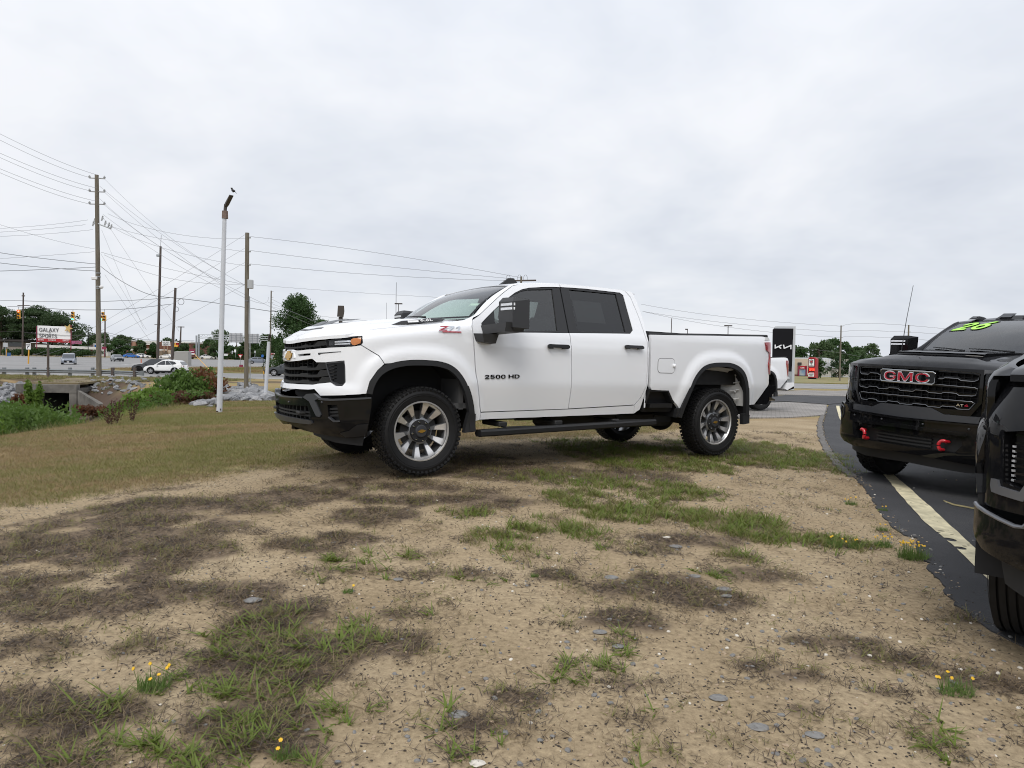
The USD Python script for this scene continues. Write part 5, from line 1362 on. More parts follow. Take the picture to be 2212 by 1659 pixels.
def near_front(t, paint):
    "nose of the truck cut by the frame: tall vents with slats, bright trim, lamp in a clear lens"
    part('nose_backing', panel(sym([(0, 1.38), (.9, 1.34), (1.10, 1.30), (1.12, .62), (0, .56)]), lambda P, o: plain_wall(P, o - .24), .1, 0), dark_m, t)
    hl = [(.62, 1.400), (.821, 1.392), (.853, 1.347), (.866, 1.29), (.866, 1.25), (.772, 1.222), (.60, 1.205), (.40, 1.20), (.42, 1.385)]
    vent = [(.94, 1.091), (.77, 1.114), (.60, 1.125), (.56, 1.10), (.60, 1.06), (.70, 1.0), (.776, .945), (.839, .845), (.933, .868)]
    grille = [(0, 1.36), (.38, 1.36), (.38, .95), (.30, .88), (0, .88)]
    half = [(0, 1.40), (.80, 1.40), (.90, 1.36), (1.10, 1.335), (1.10, .94), (1.13, .86), (1.12, .74), (0, .74)]
    body = sym(half).difference(sym(grille))
    for p in both(hl) + both(vent):
        body = body.difference(p)
    part('nose_panel', panel(body, lambda P, o: plain_wall(P, o - .14 * np.clip((P[:, 1] - 1.10) / .30, 0, 1) ** 1.5 * smoothstep(.5, .9, np.abs(P[:, 0]))), .04, .07), paint, t, 40)
    part('grille', cat_mesh([panel(sym(grille), lambda P, o: plain_wall(P, o - .06), .1, 0)] + [panel(sbox(-.38, z, .38, z + .03), lambda P, o: plain_wall(P, o - .01), .1, .04) for z in np.arange(.93, 1.33, .08)]), gloss_black, t, 30)
    tilt = lambda P, o: plain_wall(P, o - .14 * np.clip((P[:, 1] - 1.10) / .30, 0, 1) ** 1.5 * smoothstep(.5, .9, np.abs(P[:, 0])))
    for sg in (1, -1):
        k = (lambda q: q) if sg > 0 else mir
        h = part('headlight', k(panel(Polygon(hl), lambda P, o: tilt(P, o - .03), .05, 0)), mat('lamp_silver', (.62, .63, .66), .35, metal=.15, bump=.8, bscale=30, bdist=.02), t, 30)
        part('lamp_strip', k(cat_mesh([panel(Polygon([(.825, 1.385), (.845, 1.345), (.856, 1.262), (.842, 1.258), (.83, 1.34), (.81, 1.38)]), lambda P, o: tilt(P, o - .01), .03, .02), panel(Polygon([(.84, 1.262), (.77, 1.232), (.60, 1.215), (.60, 1.228), (.765, 1.246), (.835, 1.275)]), lambda P, o: tilt(P, o - .01), .03, .02)])), led_m, h, 30)
        part('lamp_unit', k(panel(Point(.74, 1.31).buffer(.045), lambda P, o: tilt(P, o - .015), .03, .03)), led_m, h, 30)
        part('side_reflector', k(panel(Polygon([(.800, 1.35), (.822, 1.33), (.822, 1.27), (.80, 1.28)]), lambda P, o: tilt(P, o - .012), .03, .01)), mat('orange_reflector', (.45, .10, .05), .3), h, 30)
        part('lamp_lens', k(panel(Polygon(hl).buffer(-.002), lambda P, o: tilt(P, o + .001), .05, 0)), lens_m, h, 30)
        v = part('corner_vent', k(panel(Polygon(vent), lambda P, o: plain_wall(P, o - .06), .05, 0)), dark_m, t, 30)
        for z in np.arange(.88, 1.09, .034):
            lo = np.interp(z, [.84, .945, 1.0, 1.12], [.85, .79, .71, .60])
            part('vent_slat', k(panel(Polygon([(.90, z), (lo + .02, z + .006), (lo, z + .016), (lo, z + .004), (lo + .02, z - .008), (.90, z - .008)]), lambda P, o: plain_wall(P, o - .022), .06, .02)), gloss_black, v, 30)
        for z in np.arange(.872, 1.03, .0215):
            part('running_light', k(panel(sbox(.908, z, .925, z + .010), lambda P, o: plain_wall(P, o - .03), .03, .008)), led_m, v, False)
        part('vent_trim', k(panel(Polygon([(.995, .872), (.957, .872), (.947, .846), (.839, .838), (.776, .94), (.70, .995), (.70, .955), (.76, .905), (.822, .800), (.99, .812), (1.0, .84)]), lambda P, o: plain_wall(P, o + .012), .03, .03)), mat('grey_trim', (.16, .165, .18), .22, metal=.6), v, 30)
    bt = [(0, .70), (.75, .755), (.80, .69), (.84, .685), (1.0, .715), (1.13, .73), (1.14, .60), (1.10, .54), (.948, .517), (.845, .500), (.738, .478), (0, .45)]
    bw = lambda P, o: plain_wall(P, o + .03 - .05 * np.clip((.60 - P[:, 1]) / .12, 0, 1) ** 1.5)
    b = part('front_bumper', panel(sym(bt), bw, .04, .05), paint, t, 35)
    part('bumper_lip', line_on([(.75, .76), (.80, .695), (.84, .69), (1.0, .718), (1.12, .732)], .026, .010, True, 8), mat('grey_trim'), b, 40)
    part('air_dam', panel(sym([(0, .46), (.738, .488), (.93, .515), (1.0, .50), (.96, .40), (.8, .36), (0, .33)]), lambda P, o: plain_wall(P, o - .05), .08, .03), plastic_m, b, 30)


NEAR_T = [3.33, 3.05, -.245, math.radians(225), 0, 0]
nt = sierra('pickup_truck', 'nearest black pickup, only its vented front corner showing at the right edge', pose_matrix(NEAR_T), black_paint, mirrors=False, rw=WHEEL_C)
near_front(nt, black_paint)

# white pickup seen past the tailgate
_w = W(1640, 886, 20.5); _a = math.radians(205)
_f = np.array([math.cos(_a), math.sin(_a)]); _l = np.array([-_f[1], _f[0]])
_o = _w[:2] - .9 * _l + 4.036 * _f
wt = sierra('pickup_truck', 'white pickup whose tail shows behind the nearer white tailgate', pose_matrix([_o[0], _o[1], _w[2], _a, 0, 0]), white_m, full=False)
part('tail_lamp', panel(Polygon([(6.60, 1.43), (6.80, 1.43), (6.80, 1.20), (6.76, 1.02), (6.70, .99), (6.66, 1.10), (6.60, 1.34)]).buffer(.01), at_off(.012), .05, .03), red_m, wt, 40)
part('rear_bumper', cat_mesh([hull([(x, y, z) for y in (-1.0, 1.0) for x, z in ((-4.90, .62), (-4.98, .80), (-5.26, .80), (-5.26, .70), (-5.0, .58))]), ]), white_m, wt, 20)
part('bumper_step', hull([(x, y, z) for y in (-.98, .98) for x, z in ((-5.0, .56), (-5.28, .62), (-5.28, .68), (-5.05, .66))]), gloss_black, wt, 20)
part('nose_panel', panel(sym([(0, 1.34), (1.10, 1.34), (1.12, .45), (0, .45)]), plain_wall, .1, .03), gloss_black, wt, 30)
KIND = CHEV
# ---------------------------------------------------------------- beyond the ditch
ZA = lambda x, y: (x * .12931, 619.7 + y * .12931)          # four enlarged views of the photograph and their pixels
Z1 = lambda x, y: (x * .26940, 262.2 + y * .26940)
Z2 = lambda x, y: (x * .26940, 595.9 + y * .26940)
Z5 = lambda x, y: ((2712 + x / 2.212) * .5959, (1000 + y / 2.212) * .5959)
ZB = lambda x, y: ((460 + x * 580 / 2212) * .5959, (1040 + y * 580 / 2212) * .5959)
Z4 = lambda x, y: ((1860 + x / 2.212) * .5959, (980 + y / 2.212) * .5959)
ZK = lambda x, y: ((2700 + x / 4.1475) * .5959, (1080 + y / 4.1475) * .5959)
PXM = lambda y: y / FPX                                          # metres per pixel at a distance

wood_m = mat('weathered_pole', (0.155, 0.135, 0.105), 0.9, var=0.4, scale=3, bump=0.6, bscale=20, bdist=.01, stretch=(6, 6, .5))
wood_d = mat('dark_pole', (0.085, 0.068, 0.060), 0.9, var=0.4, scale=3, stretch=(6, 6, .5))
galv_m = mat('galvanised_steel', (0.34, 0.36, 0.37), 0.45, metal=0.6, var=0.2, scale=3)
white_pole = mat('white_pole_paint', (0.52, 0.535, 0.57), 0.45, var=0.08, scale=3)
insul_m = mat('insulator_grey', (0.38, 0.39, 0.40), 0.4)
bronze_m = mat('dark_bronze', (0.045, 0.036, 0.030), 0.5)
wire_m = mat('wire_grey', (0.16, 0.16, 0.17), 0.6)
cable_m = mat('cable_black', (0.035, 0.035, 0.035), 0.7)
sign_white = mat('sign_white', (0.74, 0.74, 0.74), 0.5)
sign_black = mat('sign_black', (0.006, 0.006, 0.008), 0.5, spec=.15)
sign_red = mat('sign_red', (0.36, 0.012, 0.02), 0.45)
sign_maroon = mat('sign_maroon', (0.20, 0.018, 0.05), 0.5)
yellow_m = mat('signal_yellow', (0.62, 0.30, 0.02), 0.5)
orange_post = mat('orange_post', (0.60, 0.30, 0.03), 0.6)
brick_m = mat('brick_wall', (0.15, 0.065, 0.045), 0.9, var=0.2, scale=1.0)
tan_m = mat('tan_stucco', (0.50, 0.42, 0.33), 0.9, var=0.08, scale=.5)
metal_wall = mat('pale_metal_wall', (0.46, 0.44, 0.38), 0.7, var=0.06, scale=.4)


def upright(p0, p1, r0, r1, n=10):
    return tube(np.linspace(p0, p1, 6), np.linspace(r0, r1, 6), n)


def pole_at(ub, vb, ut, vt, y, z=None):
    "foot and head of a post that stands y metres ahead"
    a = W(ub, vb, y); b = W(ut, vt, y)
    if z is not None:
        a[2] = z
    return a, b


def zg(x, y):
    return float(ground_z(x, y))


# --- utility poles
def pole_thing(name, label, a, b, r0, r1, m=wood_m, group=None, cat='utility pole'):
    a = a.copy(); a[2] -= .3
    t = thing(name, label, cat, group)
    part('pole', upright(a, b, r0, r1, 12), m, t, 40)
    return t


def crossarm(t, c, L, d, m=galv_m, r=.07, ins=(-1, 1), tip=True):
    d = np.asarray(d, float) / np.linalg.norm(d)
    p = part('crossarm', tube([c - d * L / 2, c + d * L / 2], r, 6), m, t, 40)
    for k in ins:
        q = c + d * L / 2 * k
        part('insulator', cat_mesh([tube([q + (0, 0, -.02), q + (0, 0, .22)], [.07, .05], 8), tube([q + (0, 0, .08), q + (0, 0, .12)], [.11, .11], 8)]), insul_m, p, 40)
    return p


a, b = pole_at(214, 814, 209, 378, 60.5)
MPX, MPZ = a, b
mp = pole_thing('utility_pole', 'tallest wooden utility pole with three pairs of arms, standing at the guardrail', a, b, .21, .15)
for v in (385, 414, 441):
    c = W(209.6, v, 60.5); crossarm(mp, c, 1.15, (1, .2, 0.02), insul_m, .055, ins=(-1, 1))
c = W(214, 486, 60.5)
ca = part('crossarm', tube([c + (-.5, 0, .25), c + (1.0, -.2, -.28)], .06, 6), galv_m, mp, 40)
for k, (dx, dz) in enumerate(((-.45, .35), (.45, .15), (.75, .0), (.95, -.15), (-.55, .1), (.2, .55))):
    part('cutout', cat_mesh([tube([c + (dx, 0, dz - .2), c + (dx + .12, 0, dz + .22)], .06, 7), box(.1, .1, .12, c + (dx + .1, 0, dz))]), insul_m, ca, 30)
c = W(205, 601, 60.4); part('camera', cat_mesh([box(.5, .3, .26, c, .04), tube([c, W(212, 604, 60.4)], .04, 6)]), sign_white, mp, False)
c = W(219, 620, 60.4); part('camera', cat_mesh([trimesh.creation.icosphere(1, .16).apply_translation(c), tube([c, W(212, 619, 60.4)], .04, 6)]), sign_white, mp, False)
for v in (590, 598, 619, 623):
    c = W(212.4, v, 60.5); part('band', tube([c + (0, 0, -.04), c + (0, 0, .04)], .195, 12), galv_m, mp, 40)
a, b = pole_at(532, 830, 534, 503, 42)
P2T = b
p2 = pole_thing('utility_pole', 'wooden utility pole with a grey box beside the rock pile', a, b, .13, .115)
c = W(541, 614, 42); part('equipment_box', box(.30, .26, .52, c, .03), insul_m, p2, False)
for v in (513, 543, 572):
    c = W(540, v, 42); part('insulator', cat_mesh([trimesh.creation.icosphere(1, .06).apply_translation(c), tube([c, W(534, v - 1, 42)], .03, 6)]), insul_m, p2, 30)
part('conduit', tube([W(540.5, 828, 41.9), W(539, 640, 41.9)], .03, 6), galv_m, p2)
c = W(534, 650, 42); part('band', tube([c + (0, 0, -.03), c + (0, 0, .03)], .135, 12), wire_m, p2)
a, b = pole_at(340, 778, 347, 532, 108, -1.0)
p3 = pole_thing('utility_pole', 'dark slim wooden pole with a thin mast on top, behind the white crossover', a, b, .22, .15, wood_d)
part('mast', tube([b, W(348.2, 508, 108)], .03, 5), wire_m, p3)
part('camera', box(.5, .4, .35, W(342, 552, 108), .05), galv_m, p3, False)
a, b = pole_at(371, 780, 379, 622, 106, -1.0)
p4 = pole_thing('utility_pole', 'dark wooden pole with cable coils, right of the mast topped pole', a, b, .21, .17, wood_d)
for u, v, r in ((391, 652, 6.5), (381, 668, 5)):
    c = W(u, v, 105.5); q = np.linspace(0, 2 * np.pi, 20)
    part('cable_coil', tube(c + np.stack([np.cos(q), 0 * q, np.sin(q)], 1) * r * PXM(106), .03, 5), cable_m, p4)
for (ub, vb, ut, vt, y, lab) in ((48.5, 770, 50.4, 632, 236, 'grey utility pole standing left of the bowling billboard'), (226.5, 768, 227, 693, 238, 'thin dark pole behind the paired traffic signals'), (388, 765, 391, 705, 240, 'short pole with a T crossarm between golf sign and sign gantry'), (583, 786, 586, 628, 118, 'utility pole with three arms at the edge of the big leafy tree'), (1814, 822, 1817, 703, 88, 'utility pole with three arms behind the red pharmacy sign'), (1961, 790, 1963, 702, 100, 'utility pole whose top shows above the black pickup mirror'), (341, 760, 341, 700, 300, 'far thin pole seen beside the dark slim pole')):
    a, b = pole_at(ub, vb, ut, vt, y, -1.15); t = pole_thing('utility_pole', lab, a, b, .0013 * y * .9, .0010 * y * .9, wood_m if y < 120 else wood_d)
    k = PXM(y)
    if 'T crossarm' in lab or 'far thin' in lab:
        crossarm(t, b + (0, 0, -.2), 14 * k, (1, 0, 0), wood_d, .15, ins=())
    elif 'three arms' in lab:
        for dv in (1.5, 14, 26):
            c = b + (3 * k, 0, -dv * k); part('insulator', tube([c + (-3 * k, 0, 0), c + (1.5 * k, 0, .4 * k)], .6 * k, 6), insul_m, t)
    elif 'bowling' in lab:
        crossarm(t, b + (0, 0, -7 * k), 6 * k, (1, 0, 0), wood_d, .2, ins=())
        crossarm(t, W(51, 660, y), 26 * k, (1, 0, 0), wood_d, .15, ins=())
    elif 'above the black' in lab:
        for dv in (2, 15):
            c = b + (3 * k, 0, -dv * k); part('insulator', tube([c + (-3 * k, 0, 0), c + (2 * k, 0, .4 * k)], .6 * k, 6), insul_m, t)
# far pole head rising above the pickup's roof
a, b = pole_at(1112, 660, 1126, 597, 120, -1.1)
t = pole_thing('utility_pole', 'pole head with loops and tilted arm showing just above the white roof', a + (1, 0, 0), b, .2, .16)
part('crossarm', tube([W(1088, 607, 120), W(1158, 605.5, 120)], .14, 6), wood_d, t)
for u in (1098, 1122, 1135):
    q = np.linspace(0, np.pi, 9); c = W(u, 605, 120); part('jumper', tube(c + np.stack([np.cos(q) * .35, 0 * q, np.sin(q) * .9], 1), .03, 4), wire_m, t)


# --- wires: every span of lines is a thing, every wire a part
def span(label, wires, m=wire_m, px=.42):
    t = thing('overhead_line', label, 'overhead line')
    for w in wires:
        P = np.array([W(*q) for q in w]); s = np.r_[0, np.cumsum(np.linalg.norm(np.diff(P, axis=0), axis=1))]
        if len(P) > 2:
            C = CubicSpline(s, P)(np.linspace(0, s[-1], 26))
        else:
            q = np.linspace(0, 1, 14)[:, None]; C = P[0] + (P[1] - P[0]) * q; C[:, 2] -= .006 * s[-1] * 4 * (q * (1 - q))[:, 0]
        part('wire', tube(C, np.maximum(.78 * px * PXM(C[:, 1]), .005), 4), m, t, True)
    return t


Z = lambda x, y, d: (*Z1(x, y), d)
span('six steep power lines from the tallest pole to the upper left', [[Z(0, 100, 36), Z(775, 428, 60)], [Z(0, 150, 36), Z(725, 452, 60)], [Z(0, 255, 36), Z(775, 535, 60)], [Z(0, 290, 36), Z(728, 558, 60)], [Z(0, 380, 36), Z(775, 640, 60)], [Z(0, 412, 36), Z(728, 664, 60)]])
span('three nearly level lines left of the tallest pole at its switch gear', [[Z(0, 858, 48), Z(380, 830, 54), Z(705, 790, 60)], [Z(0, 888, 48), Z(380, 860, 54), Z(685, 828, 60)], [Z(0, 922, 48), Z(400, 900, 54), Z(745, 868, 60)], [Z(0, 828, 40), Z(760, 1022, 60)], [Z(0, 1100, 48), Z(380, 1075, 54), Z(758, 1045, 60)]], px=.34)
span('three dark cables reaching the tallest pole from the left, below its middle', [[Z(0, 1053, 44), Z(350, 1100, 52), Z(765, 1143, 60)], [Z(0, 1135, 44), Z(400, 1175, 52), Z(770, 1200, 60)], [Z(0, 1200, 44), Z(400, 1186, 52), Z(765, 1168, 60)]], cable_m, px=.62)
span('fan of lines falling from the tallest pole towards the pole with the box', [[Z(835, 458, 60), Z(1300, 880, 52), Z(1960, 1310, 42)], [Z(800, 520, 60), Z(1290, 900, 52), Z(1965, 1312, 42)], [Z(835, 565, 60), Z(1300, 965, 55), Z(2150, 1408, 90)], [Z(800, 620, 60), Z(1290, 1010, 52), Z(1770, 1290, 46), Z(2150, 1450, 90)], [Z(835, 668, 60), Z(1290, 1010, 54), Z(1790, 1280, 48)], [Z(825, 745, 60), Z(1290, 1070, 54), Z(1780, 1345, 48)]], px=.36)
span('three sagging lines between the tallest pole and the top of the boxed pole', [[Z(865, 740, 60), Z(1300, 882, 52), Z(1770, 940, 45), Z(1968, 940, 42)], [Z(890, 840, 60), Z(1290, 940, 52), Z(1770, 1018, 45), Z(1968, 1046, 42)], [Z(890, 838, 60), Z(1290, 1010, 52), Z(1780, 1128, 45), Z(1968, 1156, 42)]], px=.36)
span('two lower sagging lines between the tallest pole and the boxed pole', [[Z(810, 1048, 60), Z(1290, 1170, 52), Z(1770, 1270, 45), Z(1962, 1308, 42)], [Z(835, 1070, 60), Z(1100, 1185, 56), Z(1500, 1282, 49), Z(1962, 1312, 42)]], px=.38)
span('thick sagging telephone cable from tallest pole past the coils to the right', [[Z(808, 1163, 60), Z(960, 1272, 68), Z(1130, 1362, 80), Z(1280, 1404, 96), Z(1395, 1416, 105)], [Z(1400, 1416, 105), Z(1700, 1452, 90), Z(1970, 1492, 75), Z(2170, 1512, 117)]], cable_m, px=.7)
span('black cable above the traffic signals from the left edge to the coil pole', [[Z(0, 1434, 100), Z(400, 1444, 100), Z(770, 1444, 100), Z(1390, 1412, 105)]], cable_m, px=.55)
span('black and white span wire that carries the traffic signals', [[Z(60, 1484, 90), Z(240, 1492, 90), Z(590, 1510, 90), Z(850, 1511, 90), Z(1200, 1486, 98), Z(1370, 1468, 105)]], cable_m, px=.6)
span('three long guy lines from the boxed pole down to the far roadside', [[Z(1965, 908, 42), (59, 769, 225)], [Z(1962, 1018, 42), (78, 769, 225)], [Z(1965, 1130, 42), (116, 769, 225)], [Z(1962, 1310, 42), (180, 768, 225)]], px=.34)
span('faint guy wires falling right of the tallest pole', [[Z(815, 870, 60), (310, 709, 62)], [Z(808, 1060, 60), (316, 712, 64)], [Z(840, 1230, 60), (330, 745, 64)], [Z(820, 760, 60), (387, 716, 66)]], px=.26)
span('three power lines from boxed pole running right towards the pickup roof', [[(540, 511, 42), (800, 544, 70), (1126, 600, 120)], [(540, 541, 42), (800, 572, 70), (1112, 602.5, 120)], [(540, 570, 42), (800, 593, 70), (1088, 606, 120)]], px=.42)
span('two faint lines from boxed pole low across to the white hood', [[(545, 615, 42), (700, 627, 60), (1000, 645, 120)], [(585, 645, 117), (640, 672, 117)], [(585, 662, 117), (720, 686, 140), (835, 694, 160)]], px=.3)
span('lines from the bed of the white pickup to the black and white dealer sign', [[(1385, 657, 70), (1530, 680, 78), (1816, 704.5, 88)], [(1388, 672.5, 70), (1530, 693, 78), (1816, 717, 88)], [(1388, 672.5, 70), (1540, 702, 78), (1816, 729, 88)]], px=.34)
span('three level lines between the poles behind the red pharmacy sign', [[(1818, 704.5, 88), (1962, 703, 100), (2100, 716, 100)], [(1818, 717, 88), (1962, 717.5, 100), (2100, 726, 100)], [(1818, 728.5, 88), (1962, 732, 100), (2100, 742, 100)]], px=.34)
span('low sagging wire crossing beyond the red pharmacy sign', [[(1716, 753, 96), (1800, 760, 92), (1860, 771, 90)]], px=.3)
span('faint wires beyond the bowling billboard', [[ZA(0, 755) + (240,), ZA(380, 752) + (236,), ZA(800, 790) + (236,), ZA(1750, 755) + (236,)], [ZA(400, 760) + (236,), ZA(900, 815) + (236,), ZA(1750, 780) + (236,)], [ZA(1760, 755) + (238,), ZA(2212, 850) + (238,), (420, 735, 238)], [ZA(1760, 785) + (238,), ZA(2212, 905) + (238,), (410, 742, 238)]], cable_m, px=.4)


# --- lamp standards
def lamp_head(t, c, d, L=.75, up=.35):
    d = np.asarray(d, float) / np.linalg.norm(d); s = np.cross(d, [0, 0, 1.]); s /= np.linalg.norm(s); n = np.cross(s, d)
    pts = [c + d * k * L + s * w * q + n * h for k, w, hs in ((0, .030, (-.03, .03)), (.25, .045, (-.03, .03)), (1.0, .050, (-.012, .012))) for q in (-1, 1) for h in hs]
    return part('lamp_head', hull(pts), bronze_m, t, False)


a, b = pole_at(473.5, 891, 485.5, 452, 18.2)
a[2] = zg(a[0], a[1]) - .05
lp = thing('lamp_post', 'white painted lamp post on the lawn with a bird on its tilted head', 'lamp post')
part('pole', tube([a, a + (b - a) * .99], [.072, .050], 20), white_pole, lp, 40)
part('rust_spot', cat_mesh([box(.03, .02, .07, a + (-.062, -.055, .24)), box(.05, .02, .03, a + (-.02, -.082, .09)), box(.02, .02, .05, a + (.06, -.06, .14))]), mat('rust', (.05, .035, .03), .9), lp, False)
c = W(486, 460, 18.2); part('tenon', cat_mesh([tube([c + (0, 0, -.14), c + (0, 0, .05)], [.075, .07], 10)]), mat('rusty_collar', (.17, .12, .10), .8, var=.3, scale=20), lp, 30)
c1 = W(487.5, 446, 18.2); part('knuckle', tube([c, c1 + (0, 0, .06)], [.045, .04], 8), bronze_m, lp, 40)
lamp_head(lp, c1, W(502, 418, 17.9) - c1, .42)
# the bird
bc = W(503.5, 414.5, 17.9)
bird = thing('bird', 'small dark bird perched on the tilted lamp head', 'bird')
bm = mat('dark_feathers', (0.012, 0.011, 0.012), 0.6)
bs = trimesh.creation.icosphere(2, 1.0); v = np.array(bs.vertices); v = v * [.055, .033, .033]; v[:, 2] += .012 * (v[:, 0] / .055) ** 2
hd = trimesh.creation.icosphere(2, .024).apply_translation((-.052, 0, .030))
bodyM = trimesh.transformations.rotation_matrix(.5, [0, 1, 0])
part('body', place(cat_mesh([trimesh.Trimesh(v, bs.faces, process=False), hd, hull([(.03, -.012, -.005), (.03, .012, -.005), (.12, -.016, -.02), (.12, .016, -.02), (.12, 0, -.014), (.03, 0, .01)])]), trimesh.transformations.translation_matrix(bc + (0, 0, .03)) @ bodyM), bm, bird, 40)
part('beak', place(tube([(-.070, 0, .030), (-.098, 0, .026)], [.007, .001], 6), trimesh.transformations.translation_matrix(bc + (0, 0, .03)) @ bodyM), mat('beak_grey', (.05, .045, .03), .5), bird)
part('wing', place(hull([(-.03, -.030, .02), (.03, -.036, .012), (.08, -.022, -.004), (.0, -.034, -.012)]), trimesh.transformations.translation_matrix(bc + (0, 0, .03)) @ bodyM), bm, bird, False)
for dy in (-.012, .012):
    part('leg', tube([bc + (0, dy, .02), bc + (0, dy, -.02)], .004, 5), bm, bird)
# smaller standards
a, b = pole_at(573, 858, 580.5, 738, 26); a[2] = zg(a[0], a[1]) - .05
l2 = thing('lamp_post', 'thin white lamp post at the right end of the rock pile', 'lamp post')
part('pole', tube([a, b], [.07, .055], 12), white_pole, l2)
c = W(581, 736, 26); part('tenon', tube([c, W(582, 726, 26)], .045, 8), bronze_m, l2); lamp_head(l2, W(582, 728, 26), W(584.5, 718, 25.4) - W(582, 728, 26), .34)
a, b = pole_at(735, 760, 736, 693, 24, -.3)
l3 = thing('lamp_post', 'dark lamp head standing up just behind the white hood', 'lamp post')
part('pole', tube([a, b], [.08, .06], 10), bronze_m, l3); part('knuckle', tube([b, W(736, 685, 24)], .07, 8), bronze_m, l3)
part('lamp_head', hull([W(u, v, y) for u, v in ((728, 684), (742, 685.5), (730, 660), (743, 660.5), (729, 672), (744, 672)) for y in (23.9, 24.1)]), bronze_m, l3, False)
for (u, vb, vt, y, w, lab) in ((861, 720, 656, 130, 16, 'lamp post with a level double head beside the tall mast'), (1485, 730, 711.5, 150, 5, 'small lamp post above the white bed, single head'), (1573, 730, 703.5, 140, 16, 'lamp post with double head above the white bed'), (387.5, 765, 738, 260, 8, 'small double lamp post beside the brick building')):
    a, b = pole_at(u, vb, u, vt, y, -1.1); t = thing('lamp_post', lab, 'lamp post'); k = PXM(y)
    part('pole', tube([a, b], .8 * k, 8), bronze_m, t); part('lamp_head', cat_mesh([box(w * k, .5, 2.2 * k, b + ((0 if w > 6 else -2 * k), 0, 0))]), bronze_m, t, False)
for (ub, vb, ut, vt, y, r, lab, m) in ((855, 720, 856, 610, 130, .55, 'tall thin mast left of the double lamp', wire_m), (834.5, 720, 835, 654, 160, .4, 'faint short mast above the white hood', wire_m), (1449, 730, 1451, 687.5, 120, .9, 'bare wooden post above the white bed', wood_d), (190, 770, 191.5, 717, 244, .7, 'black post beside the pink sign', sign_black)):
    a, b = pole_at(ub, vb, ut, vt, y, -1.1); single('mast', tube([a, b], r * PXM(y), 6), m, lab, 'mast')


# --- traffic signals on the span wire
def signal(label, u, v0, v1, y, lit, group=None, heading=-.15, stack=3, arrow=False, up=None):
    h = (v1 - v0) * PXM(y); c = W(u, (v0 + v1) / 2, y); t = thing('traffic_signal', label, 'traffic signal', group, loc=c, rz=heading)
    s = h / stack
    part('housing', cat_mesh([box(s * .95, s * .6, s * .97, (0, 0, (i - (stack - 1) / 2) * s), s * .08) for i in range(stack)]), yellow_m, t, False)
    cols = {'red': (1.0, .06, .03), 'green': (.08, 1.0, .55), 'off': None}
    for i in range(stack):
        z = ((stack - 1) / 2 - i) * s; k = lit[i]
        m = mat('lamp_' + k, (.02, .012, .01) if k == 'off' else cols[k], .3, emis=cols[k] if k != 'off' else None, estr=2.6 if k != 'off' else 0.0)
        part('lens', place(trimesh.creation.cylinder(s * .34, s * .05), trimesh.transformations.translation_matrix((0, -s * .32, z)) @ trimesh.transformations.rotation_matrix(np.pi / 2, [1, 0, 0])), m, t, 30)
        q = np.linspace(-.15 * np.pi, 1.15 * np.pi, 12)
        V = np.vstack([np.stack([np.cos(q) * s * .40, 0 * q - s * .30, z + np.sin(q) * s * .40], 1), np.stack([np.cos(q) * s * .40, -s * (.35 + .40 * np.clip(np.sin(q) + .3, 0, 1)), z + np.sin(q) * s * .40], 1)])
        part('visor', tm(V, [(j, j + 1, 13 + j, 12 + j) for j in range(11)]), yellow_m, t, 40)
    if arrow:
        z = s * (stack - 1) / 2
        ar = extrude(Polygon([(-.2, 0), (-.02, .18), (-.02, .07), (.2, .07), (.2, -.07), (-.02, -.07), (-.02, -.18)]), .004); ar.apply_scale([s, s, 1])
        part('arrow', place(ar, frame((0, -s * .355, z), (1, 0, 0), (0, 0, 1))), mat('arrow_red', (1, .3, .2), .4, emis=(1, .35, .25), estr=4.0), t, False)
    part('hanger', tube([(0, 0, h / 2), (0, 0, h / 2 + (up or 6) * PXM(y))], .03, 6), galv_m, t)
    return t


signal('yellow traffic signal showing a red arrow, left of the bowling billboard', 40.5, 669, 688.5, 90, ('red', 'off', 'off'), heading=.25, arrow=True)
signal('yellow traffic signal showing green above the billboard star', 157.6, 673.5, 692.5, 90, ('off', 'off', 'green'), heading=.1, up=5)
t5 = signal('five lamp traffic signal showing green right of the tallest pole', 226, 681, 693.5, 90, ('off', 'off'), heading=.1, stack=2, up=13)
k = PXM(90)
for dx, lit in ((-7.0, 'green'),):
    part('housing', cat_mesh([box(6 * k, 4 * k, 6.3 * k, (dx * k, 0, (z - .2) * k), .05) for z in (3.2, -3.2)]), yellow_m, t5, False)
    part('lens', place(trimesh.creation.cylinder(2.3 * k, .05), trimesh.transformations.translation_matrix((dx * k, -2.1 * k, -3.2 * k)) @ trimesh.transformations.rotation_matrix(np.pi / 2, [1, 0, 0])), MATS['lamp_green'], t5)
    part('lens', place(trimesh.creation.cylinder(2.3 * k, .05), trimesh.transformations.translation_matrix((dx * k, -2.1 * k, 3.2 * k)) @ trimesh.transformations.rotation_matrix(np.pi / 2, [1, 0, 0])), MATS['lamp_off'], t5)
part('housing', box(6 * k, 4 * k, 6.3 * k, (-3.4 * k, 0, 10 * k), .05), yellow_m, t5, False)
part('lens', place(trimesh.creation.cylinder(2.3 * k, .05), trimesh.transformations.translation_matrix((-3.4 * k, -2.1 * k, 10 * k)) @ trimesh.transformations.rotation_matrix(np.pi / 2, [1, 0, 0])), MATS['lamp_off'], t5)

